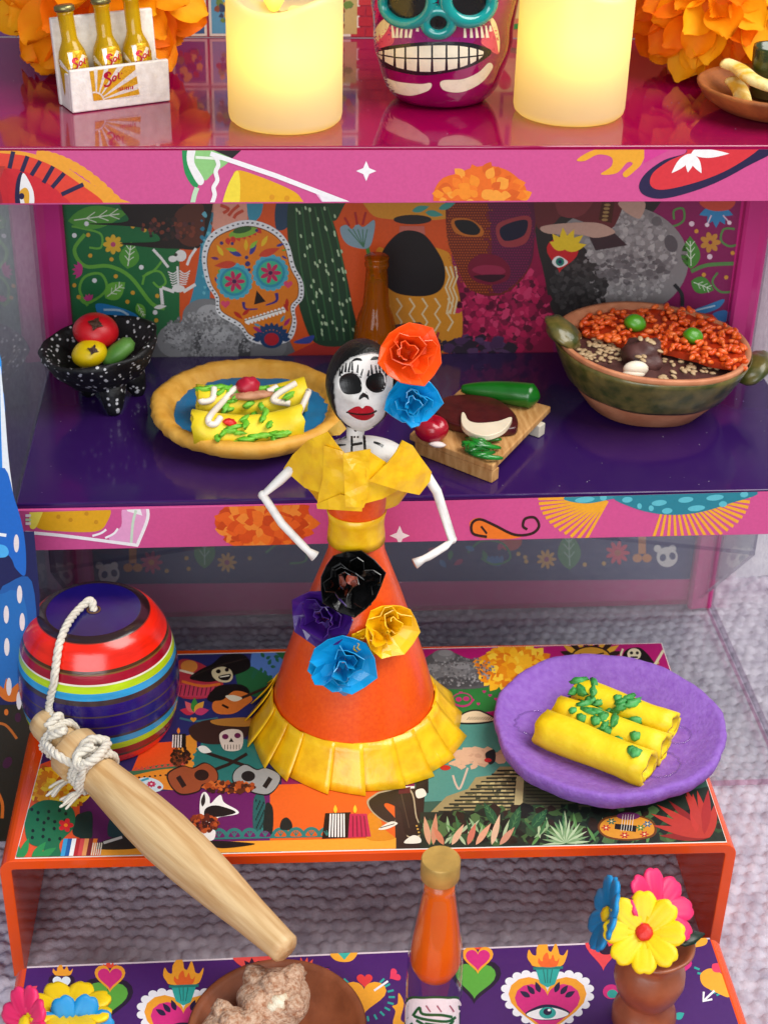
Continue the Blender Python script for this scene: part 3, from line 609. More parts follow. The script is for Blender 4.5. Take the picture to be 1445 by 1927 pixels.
# moon and robed figure
A.sm([(1000, 330), (1250, 330), (1195, 440), (1060, 600), (1020, 500), (1005, 420)], '2e2828', 4)
A.ell(1163, 490, 132, 106, '8a8484', 5, n=48)
A.sm([(1030, 480), (1060, 440), (1110, 480), (1120, 560), (1150, 600), (1090, 590), (1040, 550)], '2c2829', 5.2); A.mottle(1185, 480, 88, 88, ['9c9696', '928c8c', '847e7e', 'a8a2a2', 'b2acaa', '7a7476'], 600, 6, 5.5, 12); A.mottle(1090, 540, 55, 55, ['383434', '302c2d', '403c3c', '4a4646'], 300, 6, 6.4, 15, edge=.95)
A.ell(1262, 457, 12, 17, '5a5458', 7.4, -20); A.ell(1235, 415, 10, 9, '6a6466', 7.4); A.mottle(1190, 505, 70, 26, ['6a6466', '787274', '5e585a'], 90, 6, 7.5, 5, 1.4)
A.sm([(1020, 330), (1170, 330), (1155, 425), (1110, 420), (1060, 405), (1040, 420), (1010, 425)], '64282c', 8); A.sm([(1050, 330), (1130, 330), (1100, 400), (1050, 400)], '7c363a', 8.3); A.poly([(1132, 378), (1156, 378), (1150, 418), (1126, 412)], '4a2418', 8.5)
for k in range(5): A.ell(1142-k*1.2, 384+k*7, 6, 2.5, 'a08050', 8.8)
A.sm([(1018, 425), (1070, 418), (1125, 418), (1155, 432), (1150, 440), (1120, 446), (1090, 440), (1030, 438)], 'c09a8a', 9); A.sm([(1165, 378), (1212, 378), (1205, 408), (1190, 406), (1170, 392)], 'c09a8a', 9); A.poly([(1106, 440), (1150, 432), (1180, 460), (1120, 470)], '3c2a30', 8.4)
A.stroke([(1268, 534), (1282, 552), (1283, 575)], 7, '2a2a2c', 8)
A.heart(1056, 482, 60, 62, 'c8262c', 9, 8)
for a, L in ((-150, 32), (-125, 38), (-92, 42), (-62, 42), (-35, 44), (-10, 42)): A.leaf(1062, 468, L, 8, a-3, 'e6c22c', 9.4)
A.sm([(1038, 491), (1050, 480), (1068, 492), (1050, 502)], 'e8e4e0', 10); A.ell(1053, 491, 8, 8, '1e7a6a', 10.4); A.ell(1053, 491, 3.5, 3.5, '1a2050', 10.8)
# magenta field with vines
A.sm([(1320, 376), (1380, 374), (1374, 392), (1345, 396), (1322, 388)], 'c84a38', 5); 
for a, L in ((160, 34), (120, 34), (90, 36), (60, 34), (20, 34)): A.leaf(1347, 392, L, 8, a, '3a86b8', 4.6)
for a in ((1338, 404, 1330, 422), (1360, 404, 1372, 418)): A.stroke([a[:2], a[2:]], 2.5, 'e8c8d8', 5, 0); A.ell(a[2], a[3], 4, 4, 'f0d8e4', 5)
V2 = '5a8a4a'
A.stroke([(1238, 410), (1260, 425), (1285, 415), (1285, 392), (1268, 395), (1268, 412)], 4, V2, 4); A.stroke([(1300, 510), (1330, 498), (1380, 495)], 7, V2, 4); A.stroke([(1382, 430), (1362, 430), (1356, 450), (1370, 462), (1386, 460)], 4, V2, 4); A.stroke([(1350, 512), (1340, 530), (1355, 548), (1378, 548)], 4, V2, 4)
A.leaf(1300, 505, 62, 18, -92, '4e8c38', 5, 'd8e4cc'); A.leaf(1300, 528, 46, 16, 22, '4e8c38', 5, 'd8e4cc'); A.flower(1336, 455, 20, 7, 'c88a3a', None, 5)
for x, y in ((1310, 434), (1378, 475), (1324, 516), (1366, 521), (1270, 436)): A.ell(x, y, 4, 4, 'd8983a', 5)
for x, y in ((1301, 420), (1335, 482)): A.ell(x, y, 5, 5, 'e8cad8', 5)
A.sm([(1290, 588), (1330, 573), (1362, 562), (1350, 580), (1310, 592)], '3a86c0', 5); A.stroke([(1305, 584), (1345, 574)], 3, 'c0dcee', 6); A.sm([(1340, 590), (1365, 583), (1372, 600), (1350, 606)], '3a78b8', 5)
A.build('collage_print', bp, PRINT)

# ------------------------------------------------------------------ navy print on the back panel, below the shelf
A = Art(lambda a, b: atY(a, b, .03), [(150, 900), (1325, 880), (1300, 1090), (150, 1100)], (0, -1, 0), step=.006)
A.poly([(100, 850), (1400, 850), (1400, 1120), (100, 1120)], '1e2c66', 1)
for x, y, r in ((205, 1080, 20), (1255, 1048, 20)):
    A.ell(x, y, r, r*.95, 'e6e2dc', 3); A.ell(x-8, y+1, 6, 7, '2c3868', 4, 15); A.ell(x+10, y-2, 6, 7, '2c3868', 4, -15)
    for k in (-1, 1): A.ell(x+k*r*.7-4, y-r*.8, 7, 7, 'e6e2dc', 3)
for x, y in ((250, 1060), (1208, 1042)):
    A.stroke([(x, y-90), (x, y)], 14, 'd88a3a', 3, 0); A.ell(x-9, y+20-12, 9, 8, 'd88a3a', 3); A.ell(x+9, y+20-12, 9, 8, 'd88a3a', 3)
for x, y, r, c, ce in ((285, 1058, 22, 'c83262', 'd8783a', ), (1162, 1040, 23, 'd8344e', 'c05a3a'), (427, 1058, 19, 'dca44a', 'a8406a'), (1028, 1052, 19, 'dca44a', 'a8406a')): A.flower(x, y, r, 9, c, ce, 3, wd=.18)
A.leaf(385, 1070, 75, 20, -90, '3f8a4a', 3, 'a8c8b0'); A.leaf(1072, 1072, 75, 22, -92, '3f8a4a', 3, 'a8c8b0')
for x, y in ((351, 1050), (355, 1070), (314, 1074), (470, 1050), (988, 1048), (990, 1056), (1100, 1062), (1136, 1060), (975, 1042)): A.ell(x, y, 4, 4, 'd8a848', 4)
A.stroke([(880, 1040), (905, 1018), (945, 1022), (960, 1050), (930, 1062), (905, 1050)], 4, '3a8a5a', 3); A.stroke([(500, 1040), (530, 1020), (570, 1030), (575, 1055), (545, 1060)], 4, '3a8a5a', 3); A.ell(960, 1018, 22, 18, 'c84a3a', 3)
for k in range(4): A.leaf(915+k*10, 1045, 22, 5, 60+k*15, '3a78b0', 3)
for k in range(7): A.leaf(805+k*22, 1035+(k % 2)*18, 20, 5, k*50, ['b83a6a', '3a7ab0', '3a8a5a'][k % 3], 3)
A.build('navy_print', bp, PRINT)

# ================================================================== bent orange risers with printed sheets
def riser(label, cx, cy, wd, dp, h, rot, th=.36, rad=.45):
    t = thing('riser', label, 'riser', (cx, cy, 0))
    w2 = wd/2; out = [(-w2, 0)]+[(-w2+rad-rad*cos(a), h-rad+rad*sin(a)) for a in (k*pi/2/6 for k in range(7))]+[(w2-rad+rad*sin(a), h-rad+rad*cos(a)) for a in (k*pi/2/6 for k in range(7))]+[(w2, 0)]
    r2 = max(.05, rad-th); inn = [(w2-th, 0)]+[(w2-th-r2+r2*cos(a), h-th-r2+r2*sin(a)) for a in (k*pi/2/6 for k in range(7))]+[(-w2+th+r2-r2*sin(a), h-th-r2+r2*cos(a)) for a in (k*pi/2/6 for k in range(7))]+[(-w2+th, 0)]
    P = out+inn; n = len(P); R = rz(rot); V = []
    for y in (-dp/2, dp/2): V += [R @ Vector((x, y, z))+Vector((cx, cy, 0.01)) for x, z in P]
    mb = MB(); mb.add(V, [(i, (i+1) % n, (i+1) % n+n, i+n) for i in range(n)])
    m = len(out)
    for base in (0, n):
        mb.add(V, [(base+i, base+i+1, base+n-2-i, base+n-1-i) for i in range(m-1)])
    mb.build('bent_sheet', ORANGE_ACR, t, merge=True, bevel=.03); return t
r3 = riser('large bent orange riser carrying the doll and purple plate, collage print on top', -2.45, -15.0, 23.1, 10.95, 5.0, radians(-1.08))
r4 = riser('low bent orange riser at the front with purple heart print on top', -2.6, -27.6, 22.0, 10.7, 2.5, 0)

# ------------------------------------------------------------------ collage print on the large riser
cl = [(30, 1615), (1366, 1584), (1244, 1211), (128, 1238)]
A = Art(lambda a, b: at(a, b, 5.012), [(28, 1617), (1368, 1586), (1245, 1210), (127, 1236)], (0, 0, 1), step=.005)
A.poly([(0, 1640), (1400, 1640), (1400, 1180), (0, 1180)], 'f0e8e0', 0)
A.clip = cl
A.poly([(0, 1180), (530, 1180), (530, 1640), (0, 1640)], '28265e', 1); A.poly([(525, 1180), (800, 1180), (800, 1480), (525, 1480)], '8a1c50', .8); A.poly([(780, 1350), (1400, 1300), (1400, 1600), (780, 1600)], '33594a', .8)
A.poly([(335, 1225), (505, 1215), (520, 1330), (330, 1400)], '2a2a66', 1.3); A.poly([(475, 1220), (545, 1215), (540, 1290), (470, 1255)], '5a7fc6', 1.6); A.poly([(440, 1255), (475, 1255), (540, 1292), (520, 1320), (450, 1305)], '27663a', 1.6); A.poly([(505, 1215), (560, 1215), (540, 1250)], '27663a', 1.8)
for x, y in ((497, 1238), (505, 1252), (515, 1236), (487, 1263), (500, 1273), (478, 1268)): A.leaf(x, y, 12, 3.5, x*7 % 360, '27664a', 2); A.leaf(x+4, y+3, 10, 3, x*5 % 360, '27664a', 2)
A.sm([(335, 1245), (380, 1250), (420, 1285), (400, 1312), (335, 1310)], 'b8303e', 2); A.ell(356, 1255, 16, 12, 'e08a3c', 2.5); A.stroke([(338, 1262), (375, 1272)], 4, 'f0d8c0', 3); A.sm([(338, 1288), (410, 1292), (400, 1312), (335, 1310)], 'c83a58', 2.6)
for k in range(9): A.stroke([(342+k*8, 1290), (338+k*8, 1310)], 1.6, '3a1a2a', 3, 0)
A.stroke([(342, 1283), (380, 1292), (415, 1288)], 5, 'e07028', 3)
for k, (x, a) in enumerate(((352, 250), (358, 300), (372, 240), (380, 290), (366, 270))): A.leaf(366, 1342, 28, 7, 190+k*40, ['c8304a', 'e0606a', '3a8a3a', 'e0a03a', 'c83a6a'][k], 2.5)
A.stroke([(338, 1352), (370, 1358), (410, 1352)], 4, '3a6a7a', 2); A.heart(364, 1356, 12, 10, 'e0902c', 3)
# laughing skeleton with sombrero and guitar
A.sm([(357, 1276), (375, 1262), (400, 1250), (420, 1234), (455, 1232), (470, 1245), (468, 1260), (440, 1272), (400, 1284), (370, 1282)], '16100e', 4)
A.stroke([(360, 1275), (400, 1258), (465, 1240)], 1.5, '3a2c26', 5)
A.sm([(400, 1262), (418, 1256), (434, 1262), (438, 1276), (430, 1285), (412, 1284), (400, 1274)], 'd6c49c', 5); A.ell(411, 1265, 4.5, 4, '1c120c', 6); A.ell(427, 1262, 4, 3.6, '1c120c', 6); A.sm([(412, 1274), (434, 1270), (430, 1281), (416, 1281)], '1c120c', 6); A.stroke([(414, 1276), (432, 1273)], 2, 'f0e8d0', 7, 0)
A.sm([(390, 1318), (402, 1298), (420, 1290), (455, 1290), (470, 1304), (455, 1320), (420, 1326)], '18110f', 4.5)
A.sm([(402, 1322), (420, 1318), (440, 1302), (465, 1306), (475, 1318), (462, 1330), (440, 1344), (412, 1345), (400, 1336)], 'd9732c', 5); A.stroke([(455, 1315), (500, 1296), (520, 1286)], 5, '3a2218', 6, 0); A.leaf(500, 1298, 26, 6, -30, 'b84a2a', 5); A.stroke([(418, 1328), (430, 1334)], 4, '2a140c', 6, 0); A.sm([(424, 1312), (440, 1310), (456, 1316), (440, 1322)], 'e8dcc0', 7)
# sombrero skull over crossed guitars
A.poly([(335, 1390), (370, 1380), (372, 1470), (330, 1470)], 'e08c2c', 1.5); A.ell(430, 1432, 66, 46, '27706a', 2); 
for k in range(26): a = k*2*pi/26; A.ell(430+66*cos(a), 1432+46*sin(a), 3, 2.4, '2f7d76', 2.1)
A.sm([(355, 1374), (375, 1360), (410, 1354), (470, 1354), (480, 1372), (455, 1392), (410, 1402), (370, 1396)], '3a221c', 4); A.sm([(400, 1356), (470, 1352), (470, 1368), (410, 1366)], 'b87a30', 4.5)
A.sm([(414, 1382), (430, 1374), (452, 1376), (458, 1390), (452, 1412), (425, 1414), (415, 1400)], 'e0cfc0', 5); A.ell(424, 1388, 6, 5, '6a1c4a', 6); A.ell(447, 1386, 6, 5, '6a1c4a', 6); A.poly([(435, 1390), (440, 1398), (431, 1398)], '20140f', 6)
for k in range(6): A.stroke([(423+k*5.5, 1403), (423+k*5.5, 1412)], 1.2, '30201a', 6, 0)
A.stroke([(375, 1412), (400, 1422), (470, 1445)], 6, '2a1a14', 4, 0); A.stroke([(465, 1420), (430, 1440), (390, 1455)], 6, '2a1a14', 4.4, 0); A.leaf(372, 1408, 28, 7, 18, 'e8e4dc', 4.6)
def guitar(x, y, a, L, c, lay, dark='2a1710'):
    r = radians(a); R = lambda u, v: (x+u*cos(r)-v*sin(r), y+(u*sin(r)+v*cos(r))*.72)
    A.sm([R(-L*.5, 0), R(-L*.42, L*.3), R(-L*.1, L*.36), R(L*.05, L*.24), R(L*.3, L*.27), R(L*.42, 0), R(L*.3, -L*.27), R(L*.05, -L*.24), R(-L*.1, -L*.36), R(-L*.42, -L*.3)], dark, lay); A.sm([R(-L*.48, 0), R(-L*.4, L*.27), R(-L*.1, L*.33), R(L*.05, L*.21), R(L*.3, L*.24), R(L*.4, 0), R(L*.3, -L*.24), R(L*.05, -L*.21), R(-L*.1, -L*.33), R(-L*.4, -L*.27)], c, lay+.2)
    A.ell(*R(L*.12, 0), L*.13, L*.1, dark, lay+.5); A.stroke([R(-L*.28, -L*.14), R(-L*.28, L*.14)], L*.09, dark, lay+.5, 0)
guitar(368, 1464, -24, 105, '9a4a28', 5); guitar(478, 1466, 205, 100, '9a9a98', 4.8, '1c1a1a')
A.mottle(430, 1484, 48, 10, ['3a1c10', 'a8481a', '5a2812', 'c86428'], 90, 6, 5.6, 3, 1.2); A.mottle(340, 1425, 18, 18, ['3a1c10', '7a3416', '241008'], 70, 5, 4, 5)
A.poly([(324, 1382), (350, 1382), (350, 1408), (324, 1408)], '1c1412', 3); 
for k in range(4): A.stroke([(326+k*5, 1384), (325+k*5, 1408)], 2.5, 'e8dcd8', 3.5, 0)
A.leaf(336, 1382, 12, 3, -90, 'e8842c', 4)
# band of orange, ochre and sugar skull on the left
A.poly([(270, 1400), (345, 1395), (345, 1440), (240, 1470)], 'e0521e', 1.4); A.poly([(225, 1462), (345, 1440), (345, 1490), (262, 1482)], 'e88a26', 1.8); A.stroke([(240, 1458), (300, 1445), (345, 1442)], 9, '3a6a4a', 2.2)
for k in range(9): A.poly([(250+k*11, 1452-k*1.3), (256+k*11, 1444-k*1.3), (262+k*11, 1451-k*1.3)], 'c84a3a', 2.6)
for k in range(8): A.ell(262+k*10, 1464-k*.9, 2.2, 1.6, '2a1a1a', 2.6)
A.ell(282, 1478, 26, 13, 'cfe0ea', 3, 12); A.flower(285, 1477, 9, 8, 'c02a5a', 'f0d0d8', 4, .7); A.stroke([(255, 1476), (268, 1470), (280, 1466)], 4, '3a9ab8', 4); A.ell(300, 1483, 4, 3, 'a82a3a', 4)
A.poly([(225, 1492), (510, 1482), (508, 1590), (200, 1596)], '671a5c', 2); A.poly([(508, 1478), (745, 1470), (745, 1590), (508, 1592)], 'e3601f', 2)
A.poly([(190, 1590), (745, 1578), (745, 1620), (190, 1620)], 'f0a030', 3)
# dog with garland, cactus, lace border, candles
A.sm([(378, 1500), (386, 1492), (394, 1502), (396, 1514), (408, 1502), (416, 1498), (422, 1512), (446, 1526), (446, 1534), (412, 1540), (400, 1550), (384, 1548), (376, 1530)], 'f0ede8', 5); A.sm([(392, 1520), (412, 1518), (444, 1530), (420, 1538), (398, 1540), (388, 1545), (384, 1530)], '17130f', 5.5); A.leaf(381, 1520, 26, 4, -82, '2a2420', 5.8)
A.mottle(384, 1552, 28, 16, ['8a3414', '5a200c', 'b8501e', '3a140a'], 110, 5, 5.8, 6); A.sm([(378, 1566), (404, 1564), (402, 1582), (384, 1582)], 'eeeae6', 5.4); A.sm([(396, 1584), (470, 1588), (474, 1592), (420, 1598), (392, 1592)], '17110f', 5.6); A.sm([(180, 1592), (235, 1570), (258, 1580), (256, 1598), (190, 1600)], '2c2826', 4); A.stroke([(195, 1588), (230, 1577)], 5, 'c8c4c0', 4.5)
A.sm([(478, 1568), (477, 1510), (486, 1495), (498, 1504), (500, 1568)], '1f5a58', 4); A.sm([(496, 1570), (499, 1520), (506, 1512), (514, 1526), (512, 1570)], '14201e', 4.4); A.sm([(528, 1562), (530, 1545), (540, 1540), (549, 1550), (548, 1562)], '14201e', 4)
for k in range(26): A.ell(482+(k*7 % 16), 1508+k*2.2, 1.3, 2.6, '0e2a2a', 4.7)
for k in range(8):
    x = 412+k*29; A.sm([(x-16, 1578-k*.4), (x-12, 1565-k*.4), (x, 1560-k*.4), (x+12, 1565-k*.4), (x+16, 1578-k*.4)], '2b7670', 4); A.sm([(x-10, 1577-k*.4), (x-7, 1569-k*.4), (x, 1566-k*.4), (x+7, 1569-k*.4), (x+10, 1577-k*.4)], '671a5c' if x < 505 else 'd0581e', 4.3)
    for a in (-60, -90, -120): A.stroke([(x, 1577-k*.4), (x+10*cos(radians(a)), 1577-k*.4+10*sin(radians(a)))], 2, '2b7670', 4.6, 0)
A.stroke([(398, 1579), (615, 1574)], 5, '2b7670', 4.2, 0)
A.poly([(612, 1532), (660, 1530), (655, 1578), (606, 1580)], '15100e', 4.5); A.poly([(658, 1533), (690, 1533), (698, 1576), (655, 1578)], 'c0244e', 4.6)
for k in range(6): A.stroke([(622+k*5, 1533), (620+k*5.5, 1577)], 3, 'f0ece6', 5, 0)
for k in range(4): A.stroke([(664+k*7, 1537), (664+k*8.5, 1576)], 2, '7a1030', 5, 0)
for x in (631, 668): A.leaf(x, 1532, 16, 3.5, -90, 'f4c030', 5)
A.sm([(692, 1536), (712, 1534), (722, 1560), (742, 1580), (690, 1580)], 'd8861c', 4)
# dancing legs
A.poly([(742, 1486), (800, 1484), (790, 1640), (745, 1640)], '2a1c16', 2.5)
leg1 = [(720, 1490), (772, 1486), (785, 1540), (798, 1572), (766, 1576), (756, 1530), (730, 1512), (722, 1518), (744, 1544), (728, 1550), (700, 1530), (690, 1510), (702, 1498)]
A.sm(leg1, 'b0a080', 4); A.sm([(743+(x-743)*.93, 1528+(y-1528)*.93) for x, y in leg1], '231812', 4.4); A.stroke([(755, 1496), (770, 1560)], 2, '4a3a2c', 4.8)
A.sm([(712, 1562), (735, 1548), (748, 1552), (728, 1562)], 'e8e0d0', 5); A.sm([(760, 1588), (776, 1574), (790, 1578), (790, 1588)], 'e8e0d0', 5); A.stroke([(715, 1560), (742, 1552)], 1.5, '2a2018', 5.4, 0); A.poly([(750, 1488), (772, 1482), (772, 1494), (750, 1496)], '5a1420', 5); A.poly([(782, 1470), (806, 1462), (806, 1494), (784, 1496)], '1c1512', 5); A.sm([(782, 1490), (796, 1486), (802, 1498), (786, 1504)], 'e8e0d0', 5.4)
for k in range(3): A.ell(784+k*2, 1556+k*6, 2, 1.6, 'c8a04a', 5.2)
# right: magenta field, bread, marigold, sun, skeleton
A.poly([(785, 1200), (1260, 1195), (1290, 1320), (790, 1380)], 'b0156a', 1)
A.sm([(792, 1262), (800, 1240), (825, 1226), (850, 1228), (880, 1240), (925, 1252), (938, 1275), (915, 1294), (850, 1298), (795, 1290)], '555355', 3)
for cx, cy, a, b, g in ((835, 1235, 22, 12, '757375'), (818, 1265, 22, 15, '6e6c6e'), (870, 1262, 40, 16, '767476'), (905, 1270, 22, 14, '646264'), (850, 1285, 60, 10, '4a484a'), (838, 1230, 14, 6, '8c8a8c'), (815, 1258, 14, 7, '8a888a'), (868, 1254, 18, 6, '8c8a8c')): A.ell(cx, cy, a, b, g, 3.4)
A.mottle(865, 1265, 68, 28, ['6a686a', '807e80', '5a585a', '959395'], 260, 2.6, 3.8, 3)
A.marigold(968, 1258, 78, 42, 3.2, 21, cols=('f0a016', 'f6b422', 'e88c12', 'e07a10', 'f8c838'), n=120)
A.sm([(808, 1300), (940, 1294), (945, 1335), (812, 1342)], '2c7434', 2); 
for k in range(12): A.heart(812+k*11, 1300+((k*7) % 30), 7, 6, 'b8186e', 2.5)
A.ell(870, 1318, 20, 14, 'b02a6a', 2.8); A.ell(870, 1317, 17, 11, '2c7434', 3); A.ell(863, 1317, 6, 4.5, 'b02a6a', 3.3); A.ell(877, 1316, 6, 4.5, 'b02a6a', 3.3)
A.sm([(858, 1358), (872, 1342), (895, 1336), (915, 1342), (934, 1356), (910, 1363), (870, 1364)], '1c1814', 3); A.sm([(861, 1357), (874, 1344), (895, 1339), (912, 1344), (930, 1355), (908, 1360), (872, 1361)], 'dfc9a4', 3.3)
for k in range(10): A.stroke([(878+k*5, 1356), (884+k*5, 1350)], 1, '3a2c20', 3.6, 0)
for k in range(13): a = pi+k*pi/12; A.leaf(1112+28*cos(a)*1.1, 1240+20*sin(a), 30, 5, math.degrees(a), ['d8a030', '2c1c10'][k % 2], 3)
A.ell(1112, 1240, 40, 24, '2c1c10', 3.4); A.ell(1112, 1241, 37, 22, 'c8902c', 3.6); A.stroke([(1090, 1232), (1105, 1235)], 3, '3a2410', 4, 0); A.stroke([(1120, 1234), (1136, 1230)], 3, '3a2410', 4, 0); A.stroke([(1112, 1232), (1110, 1246), (1116, 1248)], 2.5, '6a4414', 4)
A.sm([(1172, 1240), (1178, 1224), (1200, 1219), (1215, 1228), (1232, 1250), (1235, 1262), (1210, 1262), (1188, 1255)], '16120f', 3); A.ell(1193, 1232, 13, 11, 'dccfae', 4); A.ell(1188, 1230, 3, 3, '16120f', 5); A.ell(1199, 1230, 3, 3, '16120f', 5); A.stroke([(1186, 1238), (1200, 1238)], 3, '16120f', 5, 0); A.stroke([(1232, 1252), (1248, 1225)], 5, 'dccfae', 4, 0); A.stroke([(1172, 1222), (1168, 1236), (1176, 1242)], 4, 'dccfae', 4); A.stroke([(1205, 1260), (1240, 1248)], 4, 'c8a860', 4)
A.sm([(1240, 1268), (1265, 1262), (1275, 1300), (1248, 1300)], '1a1512', 3)
# sky, pyramid, jungle
A.poly([(790, 1362), (1000, 1355), (1060, 1500), (790, 1510)], '4d8b80', 2); A.mottle(905, 1425, 48, 12, ['d0a888', 'c49a7c'], 40, 9, 2.5, 6, 1.5); A.mottle(870, 1440, 30, 6, ['d0a888'], 12, 6, 2.6, 2, 1.5)
A.sm([(914, 1418), (930, 1412), (932, 1432), (922, 1440), (915, 1430)], '1c2424', 3.5); A.ell(918, 1432, 7, 4, 'b82428', 3.8); A.ell(838, 1446, 10, 5, 'b8281c', 3.5); A.stroke([(852, 1460), (858, 1478), (866, 1484), (880, 1446)], 4, 'c8b09c', 3)
A.poly([(940, 1444), (1120, 1440), (1130, 1540), (800, 1540), (840, 1500), (880, 1486), (895, 1464), (925, 1460)], '9a8a5e', 3)
rnd = random.Random(8)
for j in range(13):
    y = 1450+j*7; x0 = 935-j*10; A.poly([(x0, y), (1128, y-2), (1128, y+1.6), (x0, y+3.4)], '22281c', 3.4)
    for k in range(16):
        x = x0+rnd.random()*(1100-x0); A.poly([(x, y+3), (x+9, y+2.6), (x+9, y+6), (x, y+6.4)], rnd.choice(['c8b880', '6a6440', '3a3c28', 'b0a070']), 3.7)
A.poly([(972, 1462), (986, 1462), (982, 1530), (966, 1530)], 'b8a878', 4); A.poly([(984, 1464), (1130, 1470), (1130, 1536), (984, 1532)], '4a4a34', 3.9); 
for j in range(10): A.stroke([(988, 1470+j*6.5), (1128, 1474+j*6)], 1.6, '22241a', 4.2, 0)
A.poly([(790, 1530), (1150, 1524), (1380, 1470), (1400, 1640), (790, 1640)], '1f2c20', 4); A.mottle(1080, 1556, 290, 36, ['2e4a2c', '1a2418', '3e5a30', '14180f', '4c6a3c', '2a1f14'], 330, 11, 4.2, 6, 1.3)
for k in range(60):
    x = 800+rnd.random()*420; A.leaf(x, 1595-rnd.random()*30, 26+rnd.random()*14, 3, -90+rnd.uniform(-55, 55), rnd.choice(['5a8a4a', '8aa878', '2e5a34', 'a8b890', '3a6a3c']), 5.3)
for x, y, L, W_, a in ((935, 1555, 50, 9, -120), (960, 1570, 55, 10, -70), (1000, 1560, 46, 10, -50), (1060, 1582, 55, 4, -90)): A.leaf(x, y, L, W_, a, '245032', 5.6, '4a7a4a')
for k in range(15): A.leaf(1065, 1588, 46, 2.6, -185+k*13, ['b0c49c', '7a9a6c'][k % 2], 5.8)
for x, L, a, c in ((808, 55, -100, 'd09a78'), (815, 60, -85, 'c88868'), (850, 45, -60, 'd8a888'), (880, 44, -70, 'c8705a'), (895, 50, -55, 'd89a7a'), (925, 60, -75, 'd8b090'), (940, 44, -50, 'c88a70'), (835, 40, -120, 'c87a5a')): A.leaf(x, 1592, L, 6, a, c, 6)
A.sm([(1124, 1560), (1135, 1542), (1165, 1536), (1195, 1535), (1225, 1545), (1236, 1562), (1225, 1578), (1180, 1584), (1140, 1578)], '6a3a14', 6); A.sm([(1128, 1560), (1138, 1545), (1166, 1539), (1195, 1538), (1222, 1547), (1231, 1562), (1222, 1575), (1180, 1581), (1142, 1575)], 'd8902a', 6.3)
A.poly([(1157, 1552), (1198, 1556), (1196, 1568), (1156, 1562)], '1c140f', 6.8); A.ell(1182, 1538, 22, 7, '6a2a5a', 6.8)
for k in range(5): A.stroke([(1172+k*5, 1535), (1168+k*5, 1566)], 1, 'e8e0d0', 7.2, 0)
for x, y, c in ((1140, 1560, 'b82430'), (1175, 1574, 'b82430'), (1212, 1572, 'b82430'), (1150, 1548, '2a6a5a'), (1218, 1553, '2a6a8a'), (1205, 1560, '3a7a3a')): A.flower(x, y, 9, 6, c, 'f0d8a0', 7, .7, wd=.2)
for a, L in ((-178, 95), (-168, 110), (-158, 120), (-148, 118), (-138, 105), (-120, 92), (-105, 92), (-95, 80), (-80, 70)): A.leaf(1335, 1578, L, 8, a, ['b8382c', '8a2420'][L % 2], 6)
A.leaf(1310, 1570, 75, 9, -95, 'c03a30', 6.4); A.leaf(1325, 1572, 85, 9, -85, 'a82c28', 6.4); A.leaf(1320, 1560, 80, 8, -112, 'b83a30', 6.6)
# left: marigold, prickly pear, blanket
A.poly([(20, 1460), (180, 1400), (215, 1480), (225, 1640), (20, 1640)], 'e4552a', 1.5); A.poly([(150, 1500), (240, 1490), (240, 1592), (150, 1592)], '5a1c54', 1.8)
A.marigold(112, 1482, 62, 42, 3, 33, cols=('f0b81c', 'e89a14', 'f6cc30', 'd8780c', 'b85a10'), n=110)
A.sm([(48, 1570), (50, 1530), (80, 1508), (120, 1512), (140, 1530), (138, 1560), (112, 1590), (118, 1625), (80, 1625), (82, 1600), (58, 1590)], '1f6a44', 4.5); 
for k in range(18): A.ell(60+(k*31 % 72), 1525+(k*17 % 66), 3, 3.4, '10201a', 5)
A.sm([(138, 1572), (142, 1540), (152, 1532), (172, 1530), (174, 1560), (170, 1580)], '14302c', 4); A.sm([(205, 1576), (206, 1545), (222, 1540), (240, 1570)], '1a3a40', 4)
A.flower(124, 1555, 15, 5, 'd3242c', 'f0801c', 6, .9, wd=.34)
for x, a in ((40, -70), (60, -50), (70, -30), (38, -110)): A.leaf(x, 1618, 42, 7, a, '2f8a4a', 5.6)
for k, c in enumerate(('3a9ad0', '1f5aa0', 'f0f0f0', 'b8242c', 'd8484a', 'e89a5a', '7a1c28', 'e87a2c')): A.poly([(112+k*8, 1622), (120+k*8, 1580), (128+k*8, 1580), (120+k*8, 1622)], c, 5.5)
for k in range(5): A.stroke([(176+k*4, 1588), (172+k*4, 1612)], 2, 'e8dcc8', 6, 0)
A.build('collage_print', r3, PRINT)

